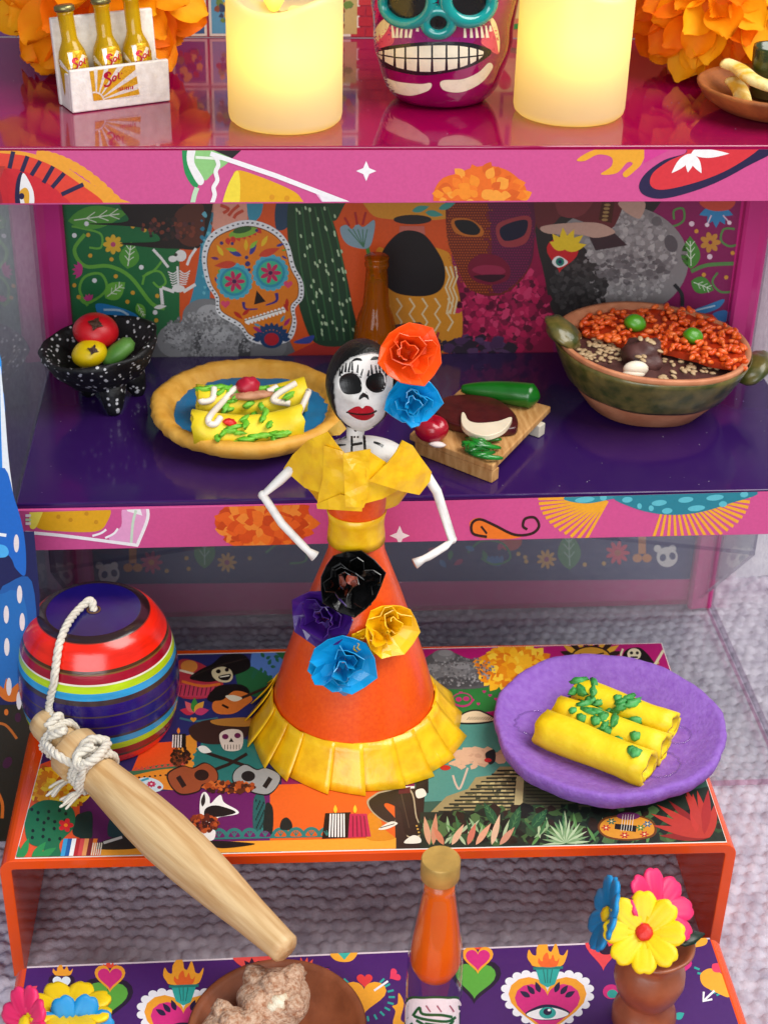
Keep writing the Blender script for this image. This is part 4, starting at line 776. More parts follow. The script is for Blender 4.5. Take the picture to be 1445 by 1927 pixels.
# ------------------------------------------------------------------ heart print on the low riser
A = Art(lambda a, b: at(a, b, 2.512), [(51, 1820), (1335, 1766), (1440, 2080), (10, 2080)], (0, 0, 1), step=.005)
A.poly([(0, 1700), (1500, 1700), (1500, 2100), (0, 2100)], '451a66', 1)
A.stroke([(45, 1822), (1345, 1767)], 3, 'd8c8d0', 1.4, 0)
TE = '2aa39a'
def bigheart(x, y, s=1):
    w_, h = 150*s, 120*s
    for k in range(34):
        t = 2*pi*k/34; u = .5*w_*(sin(t)**3); v = -.5*h*(13*cos(t)-5*cos(2*t)-2*cos(3*t)-cos(4*t)+2.5)/14.5; A.ell(x+u*1.06, y+v*1.06, 9*s, 7.5*s, 'eceaf0', 2.2)
    A.heart(x, y, w_*1.08, h*1.08, 'eceaf0', 2.4); A.heart(x, y, w_*.98, h*.97, 'f0a02c', 2.8); A.heart(x, y+3, w_*.82, h*.8, 'd32a7c', 3.1)
    for a in (-150, -130, -112, -68, -50, -30): A.leaf(x+cos(radians(a))*38*s, y-10*s+sin(radians(a))*20*s, 22*s, 5*s, a, '231a40', 3.5)
    A.sm([(x-42*s, y+12*s), (x-20*s, y-2*s), (x, y-6*s), (x+22*s, y-2*s), (x+42*s, y+10*s), (x+20*s, y+22*s), (x-18*s, y+23*s)], '231a40', 3.6); A.sm([(x-40*s, y+13*s), (x-18*s, y+3*s), (x+2, y), (x+22*s, y+3*s), (x+40*s, y+12*s), (x+18*s, y+21*s), (x-18*s, y+22*s)], 'f2f0f2', 3.9)
    A.ell(x, y+10*s, 16*s, 11*s, TE, 4.2); A.ell(x, y+8*s, 8*s, 6.5*s, '231a40', 4.5); A.ell(x+3*s, y+5*s, 3*s, 2.2*s, 'ffffff', 4.8)
    A.poly([(x-22*s, y-72*s), (x+24*s, y-74*s), (x+14*s, y-44*s), (x, y-38*s), (x-14*s, y-46*s)], TE, 4); A.poly([(x-27*s, y-76*s), (x+29*s, y-78*s), (x+29*s, y-73*s), (x-27*s, y-71*s)], '1f7a74', 4.4)
    for k in (-8, 0, 9): A.stroke([(x+k*s, y-72*s), (x+k*.5*s, y-46*s)], 1.6*s, '1f6a66', 4.6, 0)
    A.flame(x, y-76*s, 76*s, 54*s, 'f2a22e', 4); A.flame(x+2, y-76*s, 40*s, 28*s, 'e8642a', 4.4)
bigheart(1030, 1898, 1); bigheart(345, 1932, 1)
A.heart(116, 1855, 50, 40, '2a1230', 2.5); A.heart(116, 1853, 34, 28, 'e2eaf4', 3); A.flame(118, 1838, 38, 22, 'f0a02c', 3.2)
def pair(x, y):
    A.heart(x, y, 96, 84, '20142e', 2.2, 3); A.heart(x, y-1, 76, 66, '5aa63c', 2.6, 3); A.heart(x+5, y-41, 58, 52, 'f0a02c', 2.9); A.heart(x+5, y-41, 46, 40, 'd32a7c', 3.2); A.flame(x+5, y-62, 26, 12, 'e84a34', 2.4)
pair(202, 1885); pair(894, 1850)
A.heart(685, 1880, 84, 62, 'f2a52e', 2.6)
for k in range(22): 
    a = 2*pi*k/22
    if abs(a-1.5*pi) > .5: A.stroke([(685+46*cos(a), 1878+36*sin(a)), (685+58*cos(a), 1878+46*sin(a))], 4, TE, 2.4, 0)
A.heart(686, 1848, 30, 26, 'e03a3e', 3); A.stroke([(704, 1866), (730, 1848)], 4, 'eceaf0', 3.4, 0); A.heart(741, 1838, 26, 20, 'e03a5e', 3.4, 55)
A.heart(475, 1812, 76, 52, 'e04a48', 2.4); 
for a in (-130, -90, -50): A.leaf(474, 1826, 22, 5, a, '2a1230', 3)
for a in (-120, -100, -80, -62): A.leaf(572, 1838, 36, 5, a, 'e8543a', 2.6)
A.heart(602, 1838, 40, 30, 'd32a7c', 2.8); 
for k in range(5): A.poly([(600+k*6, 1826+k*7), (622+k*3, 1820+k*9), (606+k*4, 1834+k*6)], '231a34', 2.4)
A.sm([(622, 1796), (648, 1792), (672, 1793), (664, 1808), (648, 1812), (630, 1808)], 'f0a834', 2.6); A.poly([(636, 1795), (660, 1794), (648, 1808)], '3ab0a0', 3)
A.sm([(750, 1870), (760, 1890), (754, 1920), (768, 1930), (740, 1930), (744, 1905), (738, 1895), (748, 1890)], 'f2a52e', 2.4)
for a in (-5, -35): A.leaf(46, 1874, 30, 7, a, 'e8485e', 2.4)
A.heart(1135, 1790, 70, 78, 'e0454c', 2.4); 
for a in (-130, -90, -50): A.leaf(1140, 1798, 26, 6, a, '2a1230', 3)
A.sm([(1295, 1772), (1310, 1765), (1330, 1768), (1326, 1780), (1300, 1784)], 'f0a834', 2.6); A.ell(1303, 1776, 7, 5, '3ab0a0', 3)
A.sm([(1318, 1835), (1335, 1824), (1355, 1832), (1366, 1850), (1372, 1878), (1345, 1868), (1322, 1855)], 'f2a52e', 2.6); A.leaf(1340, 1816, 24, 9, 40, 'e03a5e', 2.6)
for k in range(8): A.stroke([(1316+k*6, 1826+k*9-(k*k*.4)), (1306+k*6, 1822+k*11-(k*k*.5))], 4, TE, 2.4, 0)
A.stroke([(1344, 1866), (1325, 1884)], 4, 'eceaf0', 3.2, 0); A.stroke([(1340, 1882), (1323, 1886), (1324, 1868)], 4, 'eceaf0', 3.2, 0)
A.heart(1280, 1822, 44, 34, 'd32a7c', 2.5); A.ell(1150, 1868, 16, 14, 'd32a7c', 2.6); A.ell(1152, 1872, 10, 8, TE, 3); A.leaf(1270, 1918, 20, 7, -30, TE, 2.6); A.flame(648, 1792, 20, 10, 'f0a834', 2.2)
A.ell(540, 1900, 6, 6, 'f0a834', 2.4); A.heart(20, 1920, 60, 50, 'd32a7c', 2.4)
A.build('heart_print', r4, PRINT)

# ================================================================== printed blue board at the left
YB = -13.7
pb = thing('printed_board', 'blue printed cardboard board with white ovals at the left edge', 'board', (-19, YB+.2, 0))
mb = MB(); mb.box((-21.15, YB+.15, 9.5), (14, .3, 19)); mb.build('board', M('blue_card', '1560b8', rough=.4, var=.06, vs=40), pb, bevel=.02)
A = Art(lambda a, b: atY(a, b, YB-.012), [(-260, 600), (28, 600), (75, 1120), (60, 1580), (-260, 1600)], (0, -1, 0))
A.poly([(-260, 1000), (100, 1000), (100, 1620), (-260, 1620)], '121a52', 1); A.poly([(-260, 1340), (100, 1322), (100, 1620), (-260, 1640)], '23200f', 2)
A.sm([(-120, 640), (-10, 650), (4, 740), (14, 850), (24, 960), (0, 1050), (-120, 1050)], '2f98ec', 2); A.sm([(0, 690), (8, 760), (16, 860), (26, 940), (30, 990), (10, 960), (4, 860)], 'e8f0f6', 3); A.sm([(-100, 700), (0, 720), (8, 860), (20, 960), (0, 1030), (-100, 1040)], '1b86e2', 2.6)
A.sm([(-80, 1000), (0, 880), (28, 940), (46, 1010), (48, 1080), (30, 1070), (10, 1040)], '1468c8', 3.2); A.stroke([(-40, 1000), (12, 1007)], 6, 'eef4f8', 4, 0); A.sm([(-60, 1030), (0, 1024), (16, 1035), (10, 1048), (-20, 1046)], '4ab0f0', 4)
A.sm([(-100, 1120), (-10, 1115), (10, 1100), (60, 1094), (70, 1250), (50, 1300), (-20, 1312), (-100, 1300)], '175ca8', 2.4); A.sm([(-100, 1130), (0, 1118), (22, 1110), (45, 1125), (52, 1200), (30, 1290), (-100, 1290)], '1c6cb8', 2.7)
for x, y in ((31, 1022), (37, 1118), (12, 1156), (42, 1170), (13, 1217), (17, 1292), (36, 1318)): A.ell(x, y, 5, 17, 'e9dfe0', 5)
for a in (-60, -95, -125, -30): A.leaf(16, 1320, 44, 7, a, 'd8701c', 4.4)
A.ell(12, 1340, 4, 6, 'd8701c', 4.6); A.stroke([(-20, 1360), (10, 1364), (32, 1390)], 5, 'b8641c', 4); A.ell(14, 1435, 8, 12, '3c0f30', 4, 30); A.ell(34, 1350, 6, 9, '3c0f30', 4); A.stroke([(-10, 1480), (4, 1510), (4, 1540)], 6, 'd8701c', 4)
A.build('print', pb, PRINT)

# ================================================================== the paper skeleton doll
YD = -14.1
def D(px, py, dy=0): return atY(px, py, YD+dy)
doll = thing('paper_doll', 'paper skeleton woman doll in yellow blouse and orange skirt standing on the riser', 'doll', (-2.82, YD, 5.0))
PAPER_Y = M('yellow_paper', 'e4a806', rough=.36, vs=200, thr=(.3, .6), bump=.35, bs=220, dist=.0008, coat=.35, coatr=.2, col2='f6c410', detail=7)
PAPER_O = M('orange_paper', 'e64c08', rough=.34, var=.1, vs=900, bump=.06, bs=1500, coat=.45, coatr=.18, col2='f05a0c')
BONE = M('white_paper', 'c4beb8', rough=.5, vs=160, bump=.5, bs=220, dist=.0008, col2='e6e3df', thr=(.28, .5), detail=8)
BLACK = M('black_paint', '0b0a0b', rough=.22, var=.3, vs=200, coat=.4, coatr=.1)
AX = -2.80
skirt_prof = [(2.95, 5.35), (2.80, 6.0), (2.62, 6.8), (2.38, 7.7), (2.08, 8.7), (1.78, 9.6), (1.46, 10.6), (1.14, 11.5), (.90, 12.2), (.84, 12.7), (.82, 13.3), (.92, 13.9), (1.05, 14.5), (1.0, 15.0)]
skb = MB(); skb.lathe(skirt_prof, 96, (AX, YD, 0), cap=False, wob=lambda a, k: .02*sin(3*a+k*.3)); skb.build('skirt', PAPER_O, doll, smooth=True, solid=.05)
OS = on(skb)
# pleated hem: one folded flap after another
rnd = random.Random(7); NP = 19; ang = 0
for k in range(NP):
    a0 = 2*pi*k/NP+rnd.uniform(-.03, .03); da = 2*pi/NP*rnd.uniform(1.25, 1.55); fl = rnd.uniform(-.1, .12)
    side = cos(a0)  # the hem kicks out further on the right
    rb = 3.5+fl*.6+(.12 if side > .6 else 0); P = []
    for i in range(6):
        t = i/5; row = []
        for j in range(9):
            u = j/8; r = 2.74+(rb-2.74)*t**1.25+.02+.26*u*u*(.25+.75*t); z = 6.45-1.42*t+(.05*t if side > .6 else 0)-.03*sin(u*pi)*t
            a = a0+da*u; row.append(Vector((AX+r*cos(a), YD+r*sin(a), max(5.04, z)+.012*u)))
        P.append(row)
    mb = MB(); mb.grid(P, 6, 9); mb.build('hem_pleat', PAPER_Y, doll, solid=.035, smooth=True)
# sash
sb = MB(); sb.lathe([(.92, 12.62), (.90, 12.9), (.87, 13.2), (.89, 13.5), (.95, 13.78)], 64, (AX, YD, 0), cap=False); sb.build('sash', PAPER_Y, doll, smooth=True, solid=.04)
# chest and neck
ch = MB(); ch.blob((AX+.12, YD-.12, 15.30), (1.68, .85, .92), 24, 36, fn=lambda d: 1+.15*max(0, d.z)**3); N0 = D(668, 806); ch.tube([(N0.x, YD, 15.7), (N0.x, YD, 16.3), (N0.x+.05, YD-.05, 17.0)], [.42, .27, .3], 16)
co = ch.build('chest', BONE, doll, smooth=True)
# blouse: back shell and folded front panels
mb = MB(); mb.lathe([(.86, 13.95), (1.0, 14.3), (1.22, 14.75), (1.18, 15.2), (.96, 15.6)], 48, (AX+.1, YD+.12, 0), cap=False, sx=1.5, sy=.78); mb.build('blouse', PAPER_Y, doll, smooth=False, solid=.04)
def cape(off=0, tilt=0, x0=0):
    def f(px, py, o=0):
        o = o+.07*noise.noise(Vector((px/26, py/34, off*9)))
        y = YD-1.1
        for _ in range(4):
            p = atY(px, py, y); dx = p.x-AX-.1; y = YD-1.32+.26*dx*dx-(14.7-p.z)*.12-off-o+tilt*(px-x0)/56
        return atY(px, py, y)
    return f
def sheet(name, poly, fn, mat, parent, th=.05, fine=14, col=None):
    A = Art(fn, None, None, fine=fine); A.poly(poly, col or 'ffffff', 0); o = A.mb.build(name, mat, parent, merge=True, smooth=False); md = o.modifiers.new('solid', 'SOLIDIFY'); md.thickness = th*S; md.offset = 0; return o
sheet('blouse_panel', [(534, 882), (552, 855), (580, 828), (616, 812), (632, 834), (646, 851), (640, 905), (612, 925), (598, 925), (575, 918)], cape(-.02, 0), PAPER_Y, doll)
sheet('blouse_panel', [(610, 838), (648, 850), (650, 958), (597, 955), (600, 930), (608, 900)], cape(.10, .06, 620), PAPER_Y, doll)
sheet('blouse_panel', [(645, 853), (697, 845), (692, 934), (684, 955), (650, 953)], cape(.24, .12, 645), PAPER_Y, doll)
sheet('blouse_panel', [(640, 930), (684, 940), (681, 962), (598, 957), (596, 948)], cape(.17), PAPER_Y, doll)
sheet('blouse_panel', [(690, 846), (724, 868), (742, 885), (748, 922), (720, 938), (686, 947)], cape(.10, .10, 690), PAPER_Y, doll)
sheet('blouse_panel', [(757, 828), (776, 838), (792, 862), (811, 888), (808, 905), (788, 931), (755, 924), (694, 905), (728, 872), (745, 850)], cape(.30, -.03, 740), PAPER_Y, doll)
sheet('collar_fold', [(616, 812), (640, 790), (652, 806), (640, 818), (622, 820)], cape(-.35, 0), M('pale_yellow_paper', 'e8b850', rough=.5, bump=.2), doll)
# head
HC = D(680, 724, -.05); HC.z = 18.05
def headfn(d):
    z = d.z; k = 1.0
    if z < 0: k = 1-.09*min(1, -z*1.2)*abs(d.x)+.04*max(0, -z-.35)*abs(d.x)*1.6
    return k*(1+.03*max(0, -d.y)*(1 if z > .2 else 0))
hb = MB(); hb.blob(HC, (1.0, 1.02, 1.42), 60, 80, fn=headfn); 
# press the eye sockets in
OH = on(hb); E1 = OH(659, 725); E2 = OH(706, 720)
for v in hb.v:
    for e, r in ((E1, .42), (E2, .40)):
        q = (v-e).length
        if q < r: v.y += .20*(1-(q/r)**2)
head = hb.build('head', BONE, doll, smooth=True); OH = on(hb)
A = Art(OH, None, None, step=.006, fine=6)
K = '050405'; FACEP = M('brushed_paint', None, rough=.38, var=.08, vs=260, attr=True, bump=.1, bs=500)
A.sm([(639, 712), (650, 703), (666, 702), (677, 712), (681, 726), (678, 738), (662, 742), (648, 740), (640, 728)], K, 1); A.sm([(690, 712), (700, 704), (714, 701), (725, 706), (727, 718), (722, 734), (708, 739), (695, 734), (688, 724)], K, 1)
A.sm([(684, 738), (690, 738), (694, 752), (686, 747), (676, 752), (677, 745)], K, 1)
for p in (((643, 703), (646, 688)), ((650, 700), (652, 683)), ((656, 700), (660, 680)), ((663, 701), (663, 678)), ((672, 705), (674, 686)), ((678, 710), (683, 694)), ((692, 708), (694, 696)), ((700, 704), (698, 686)), ((709, 702), (706, 687)), ((715, 702), (713, 684)), ((721, 703), (719, 681)), ((726, 707), (727, 690)), ((640, 708), (640, 694))): A.stroke(p, (4.5, 1.6), K, 1.4, 0)
A.sm([(662, 680), (668, 674), (678, 674), (681, 679), (672, 678)], K, 1.2); A.sm([(697, 677), (703, 671), (714, 672), (718, 675), (706, 677)], K, 1.2)
A.sm([(655, 776), (664, 767), (675, 764), (682, 768), (688, 763), (698, 765), (704, 773), (697, 776)], 'b00a22', 2.2); A.sm([(655, 776), (672, 777), (698, 775), (704, 781), (690, 790), (672, 788)], 'a00a20', 2); A.stroke([(652, 775), (675, 779), (696, 778), (708, 772)], (2.5, 3.5), '1c0608', 2.8)
A.build('painted_face', head, FACEP, smooth=True)
OC = on(ch); A = Art(OC, None, None, step=.006, fine=8)
A.sm([(634, 823), (642, 819), (650, 822), (643, 826)], K, 1); A.stroke([(636, 838), (651, 837)], (5, 2), K, 1); A.stroke([(662, 820), (662, 850)], 4, K, 1, 0); A.stroke([(685, 818), (687, 850)], 5, K, 1, 0); A.stroke([(660, 822), (675, 822)], 3.5, K, 1, 0); A.stroke([(663, 837), (682, 834)], 5, K, 1, 0); A.stroke([(703, 832), (712, 835), (721, 840)], (4, 6), K, 1); A.ell(669, 809, 3, 3, K, 1)
A.build('painted_bones', co, PAINT, smooth=True)
# hair: a painted cap round the face
face = [(629, 760), (627, 715), (633, 700), (645, 684), (660, 672), (685, 664), (708, 661), (726, 666), (745, 690), (742, 745), (728, 770), (716, 806), (690, 830), (645, 812), (634, 785)]
hr = MB(); hr.blob(HC+Vector((0, .06, .05)), (1.09, 1.12, 1.47), 110, 150, fn=headfn)
keep = [f for f in hr.f if not ((lambda c: (c-CAM).dot(c-HC) < 0.0 and inpoly(*pix(c), face))(sum((hr.v[i] for i in f), Vector())/len(f)) or (sum((hr.v[i].z for i in f))/len(f) < 16.85))]
hr.f = keep; hr.c = hr.c[:len(keep)]; hr.m = hr.m[:len(keep)]
hr.build('hair', M('black_hair_paint', '050505', rough=.42, var=.4, vs=900, stretch=(1, 1, .12), bump=.5, bs=1300, dist=.0006, spec=.35), doll, smooth=True)
# arms
def arm(pts, rr):
    mb = MB(); P = [D(x, y, dy) for x, y, dy in pts]; mb.tube(P, rr, 10); mb.blob(P[2], (rr[2]*1.05,)*3, 6, 8); o = mb.build('arm', BONE, doll, smooth=True); return o
arm([(560, 872, .1), (525, 905, 0), (495, 932, -.1), (530, 985, -.5), (570, 1027, -.9), (580, 1037, -1.0), (593, 1047, -1.05)], [.17, .16, .155, .135, .13, .115, .19])
arm([(790, 875, .1), (822, 925, 0), (851, 1015, -.2), (838, 1028, -.5), (806, 1048, -.9), (797, 1052, -1.0), (780, 1061, -1.1)], [.17, .155, .145, .125, .13, .115, .18])
# folded paper roses
def rose(c, nrm, R, mat, seed, parent, fold=3):
    rnd = random.Random(seed); Fm = frame(nrm, (1, .2, .1)); a0 = rnd.uniform(0, 6)
    m = 7; ang_ = [a0+2*pi*(i+rnd.uniform(-.18, .18))/m for i in range(m)]; rad = [R*rnd.uniform(.82, 1.12) for _ in range(m)]; hh = [R*rnd.uniform(.25, .5) for _ in range(m)]
    P = [[Vector((0, 0, -.25*R))]*(m*2)]
    for s_, zf in ((.45, .0), (.8, .55), (1.0, 1.0)):
        row = []
        for i in range(m):
            row.append(Vector((cos(ang_[i])*rad[i]*s_, sin(ang_[i])*rad[i]*s_, hh[i]*zf)))
            j = (i+1) % m; am = ang_[i]+((ang_[j]-ang_[i]) % (2*pi))/2; row.append(Vector((cos(am)*(rad[i]+rad[j])*.47*s_, sin(am)*(rad[i]+rad[j])*.47*s_, (hh[i]+hh[j])*.5*zf*rnd.uniform(.6, 1.0))))
        P.append(row)
    mb = MB(); mb.grid([[Vector(c)+Fm @ p for p in r] for r in P], 4, m*2, True); cup = mb.build('paper_rose', mat, parent, solid=.035)
    for q in range(fold):
        s0 = .86-.24*q; n = rnd.randint(3, 5); a1 = rnd.uniform(0, 6); top = []; bot = []; ox, oy = rnd.uniform(-.26, .26)*R, rnd.uniform(-.26, .26)*R
        K_ = n*3
        for i in range(K_+1):
            t = i/K_; a = a1+2*pi*t*(.92 if q else .72); w_ = .55+.45*abs(cos(n*a/2)); r = R*s0*w_*(1-.35*t)
            top.append(Vector((ox+cos(a)*r*1.05, oy+sin(a)*r*1.05, R*(.44+.1*q+.10*sin(2*a+q)+rnd.uniform(-.03, .03))))); bot.append(Vector((ox*.5+cos(a)*r*.62, oy*.5+sin(a)*r*.62, -.1*R)))
        mid = [(b*.4+t_*.6)+Vector((0, 0, .02*R)) for b, t_ in zip(bot, top)]
        mb = MB(); mb.grid([[Vector(c)+Fm @ p for p in r] for r in (bot, mid, top)], 3, K_+1); mb.build('petal', mat, cup, solid=.03)
    return cup
RO = M('orange_rose_paper', 'f0520e', rough=.42, var=.1, vs=200, bump=.15, bs=400, coat=.2); RB = M('blue_rose_paper', '0a93cf', rough=.35, var=.1, vs=200, bump=.15, bs=400, coat=.3)
RK = M('black_rose_paper', '0a0a0b', rough=.22, var=.3, vs=200, bump=.15, bs=300, coat=.5); RP = M('purple_rose_paper', '3a1470', rough=.35, var=.15, vs=200, bump=.15, bs=300, coat=.4); RY = M('yellow_rose_paper', 'f4bd08', rough=.4, var=.1, vs=200, bump=.15, bs=300, coat=.2)
tocam = lambda p, up=.0: ((CAM-p).normalized()+Vector((0, 0, up)))
p = D(769, 664, -.75); rose(p, tocam(p, .05)+Vector((.25, 0, 0)), .98, RO, 3, doll)
p = D(774, 750, -.75); rose(p, tocam(p, -.3)+Vector((.15, 0, 0)), .85, RB, 14, doll)
p = OS(659, 1090, .18); rose(p, tocam(p, -.2), 1.12, RK, 21, doll)
p = OS(617, 1158, .18); rose(p, tocam(p, -.3)+Vector((-.35, 0, 0)), 1.0, RP, 33, doll)
p = OS(722, 1178, .2); rose(p, tocam(p, -.3)+Vector((.4, 0, 0)), .95, RY, 41, doll)
p = OS(645, 1242, .22); rb_ = rose(p, tocam(p, -.3), 1.1, RB, 52, doll)
mb = MB(); a, b = OS(650, 1282, .12), OS(649, 1306, .12); mb.tube([a, a*.4+b*.6, b], [.42, .30, .08], 6); mb.build('rose_tip', RB, doll)
p = OS(688, 1205, .1); rose(p, tocam(p, -.5), .55, RY, 61, doll, 2)

# ================================================================== cup-and-ball toy
BY = -13.5; BX = -11.41
bal = thing('barrel_toy', 'striped wooden barrel of a cup-and-ball toy with white cord and pale handle', 'toy', (BX, BY, 5.0))
bp_ = [q for q in crv([(2.15, 5.02, 0), (2.33, 5.07, 0), (2.50, 5.5, 0), (2.64, 6.2, 0), (2.69, 7.0, 0), (2.62, 7.9, 0), (2.42, 8.75, 0), (2.12, 9.34, 0), (1.84, 9.62, 0)], 14)]
prof = [(q.x, q.y) for q in bp_]+[(1.58, 9.72), (1.54, 9.72), (1.2, 9.70), (.6, 9.69), (.2, 9.68)]
BC = [(1200, '120c3c'), (1206, '2c1a1c'), (1214, 'a02c1c'), (1264, 'ea2410'), (1270, '4a2c14'), (1274, '7a5024'), (1290, 'a00c2a'), (1293, 'efe8d8'), (1308, 'b8d81a'), (1322, '2a9ad2'), (1330, '3a2c34'), (1350, '1e0c6e'), (1354, '4a3a44'), (1370, '1e0c6e'), (1374, '4a3a44'), (1388, '1e0c6e'), (1393, '3a2c38'), (1403, '2a9ad2'), (1413, 'b8d81a'), (1424, '8e1018'), (1428, '50341c'), (1700, 'e8240e')]
def bcol(r, z):
    y = pix((BX, BY-r, z))[1]
    for a, c in BC:
        if y <= a: return c
    return BC[-1][1]
cols = []
for k in range(len(prof)-1):
    (r0, z0), (r1, z1) = prof[k], prof[k+1]; rm, zm = (r0+r1)/2, (z0+z1)/2
    cols.append('170f5e' if z0 > 9.675 and rm < 1.56 else ('241a2c' if rm < 1.63 and zm > 9.6 else bcol(rm, zm)))
brl = MB(); brl.lathe(prof, 96, (BX, BY, 0), cols=cols)
bo = brl.build('barrel', M('painted_barrel', None, rough=.2, var=.18, vs=90, attr=True, stretch=(1, 1, 6), bump=.08, bs=400, coat=.25, coatr=.16), bal, smooth=True); OB = on(brl)
mb = MB(); mb.lathe([(.2, 9.5), (.24, 9.71), (.18, 9.72), (.15, 9.5)], 20, (BX, BY, 0), cap=False); mb.build('hole', M('raw_wood_hole', '5a3a20', rough=.8), bal, smooth=True)
CORD = M('cotton_cord', 'd9d2c4', rough=.9, var=.12, vs=800, bump=.4, bs=2500, stretch=(1, 1, 1), spec=.1)
def rope(pts, r, name='cord', parent=bal, n=10, tw=9, strands=3):
    P = crv(pts, n); m = len(P); L = [0]
    for i in range(1, m): L.append(L[-1]+(P[i]-P[i-1]).length)
    mb = MB(); up = Vector((.3, .2, 1))
    for s_ in range(strands):
        Q = []
        for i, p in enumerate(P):
            t = (P[min(i+1, m-1)]-P[max(i-1, 0)]).normalized(); a = t.cross(up); a = a if a.length > .05 else t.cross(Vector((1, 0, 0))); a.normalize(); b = t.cross(a); th = L[i]*tw+2*pi*s_/strands
            Q.append(p+(a*cos(th)+b*sin(th))*r*.5)
        mb.tube(Q, r*.56, 7)
    return mb.build(name, CORD, parent, smooth=True)
# handle
HA = at(72, 1352, 7.05); HB = at(541, 1790, 5.1); hd = (HB-HA).normalized(); HL = (HB-HA).length; HF = frame(hd, (0, 0, 1))
hprof = [(0.02, 0), (.3, .03), (.46, .15), (.52, .4), (.53, .75), (.5, 1.0), (.5, 1.55), (.52, 1.7), (.80, 1.75), (.86, 1.83), (.86, 2.35), (.80, 2.45), (.6, 2.52), (.6, 2.85), (.60, 2.95), (.63, 3.2), (.72, 4.2), (.81, 5.4), (.85, 6.4), (.81, 7.6), (.71, 8.9), (.57, 10.2), (.47, HL-.3), (.46, HL-.1), (.36, HL), (.02, HL+.03)]
hp_ = MB(); hp_.lathe([(r, z) for r, z in hprof], 40, HA, rot=HF, cap=False)
WOOD = M('pale_turned_wood', 'c79a5c', rough=.42, var=.2, vs=60, stretch=(3, 3, .35), bump=.12, bs=500, col2='e2bd84', coat=.25, coatr=.25)
WOODG = M('turned_maple', 'bd9460', rough=.55, col2='d6b686', vs=240, detail=12, bump=.3, bs=900, coat=.12, coatr=.3, thr=(.36, .62))
# run the grain along the handle
mp = [n for n in WOODG.node_tree.nodes if n.type == 'TEX_COORD'][0]
nm = nd(WOODG.node_tree, 'ShaderNodeMapping'); nm.inputs['Rotation'].default_value = HF.inverted().to_euler(); nm.inputs['Scale'].default_value = (1, 1, 1)
n2_ = nd(WOODG.node_tree, 'ShaderNodeMapping'); n2_.inputs['Scale'].default_value = (1.6, 1.6, .07)
for l in list(mp.outputs['Object'].links):
    WOODG.node_tree.links.new(n2_.outputs[0], l.to_socket)
WOODG.node_tree.links.new(mp.outputs['Object'], nm.inputs[0]); WOODG.node_tree.links.new(nm.outputs[0], n2_.inputs[0])
hob = hp_.build('handle', WOODG, bal, smooth=True); hob.modifiers.new('es', 'EDGE_SPLIT').split_angle = radians(50); OHN = on(hp_)
up_ = lambda px, py, o: OB(px, py, o)
def ring(s_, r, k, tilt=0, ph=0, n=18):
    return [HA+HF @ Vector((r*cos(2*pi*i/n+ph), r*sin(2*pi*i/n+ph), s_+tilt*cos(2*pi*i/n+ph))) for i in range(n+1)]
cp = [Vector((BX, BY-.05, 9.55)), OB(172, 1140, .22), OB(150, 1152, .13), OB(128, 1180, .13), OB(115, 1215, .13), OB(110, 1250, .16), OB(107, 1280, .2), OHN(113, 1340, .35)+Vector((0, .1, .35)), OHN(112, 1368, .13)]
rope(cp, .135)
for s_, r, tl, ph in ((1.02, .60, .1, 0), (1.26, .60, -.08, 1)): rope(ring(s_, r, 0, tl, ph), .115, 'cord_loop', n=3)
rope([OHN(92, 1372, .2), OHN(108, 1360, .32), OHN(130, 1362, .2), OHN(122, 1385, .25), OHN(100, 1388, .2)], .14, 'cord_knot')
rope([OHN(88, 1395, .12), OHN(110, 1420, .1), OHN(140, 1436, .12), OHN(160, 1440, .2)], .14, 'cord')
for s_, r, tl, ph in ((2.64, .70, .06, 0), (2.84, .72, -.08, 1.5), (3.06, .74, .05, 3)): rope(ring(s_, r, 0, tl, ph), .125, 'cord_loop', n=3)
rope([OHN(150, 1428, .2), OHN(165, 1412, .4), OHN(190, 1418, .42), OHN(188, 1442, .45), OHN(165, 1448, .4), OHN(158, 1432, .5), OHN(176, 1425, .55)], .16, 'cord_knot')
rnd = random.Random(3)
tq = OHN(172, 1448, .5)
for ex, ey, fr in ((118, 1478, 9), (138, 1500, 9)):
    e = at(ex+14, ey-10, 6.1); rope([tq, (tq+e)/2+Vector((0, -.1, .15)), e], .12, 'cord_end')
    mb = MB()
    for k in range(fr):
        f_ = at(ex-20+rnd.uniform(-12, 8), ey+14+rnd.uniform(-9, 10), 5.75+rnd.uniform(0, .15)); mb.tube(crv([e+Vector((rnd.uniform(-.06, .06), 0, rnd.uniform(-.06, .06))), (e+f_)/2+Vector((0, 0, rnd.uniform(-.05, .12))), f_], 4), [.05]*8+[.03], 5)
    mb.build('cord_fray', CORD, bal, smooth=True)

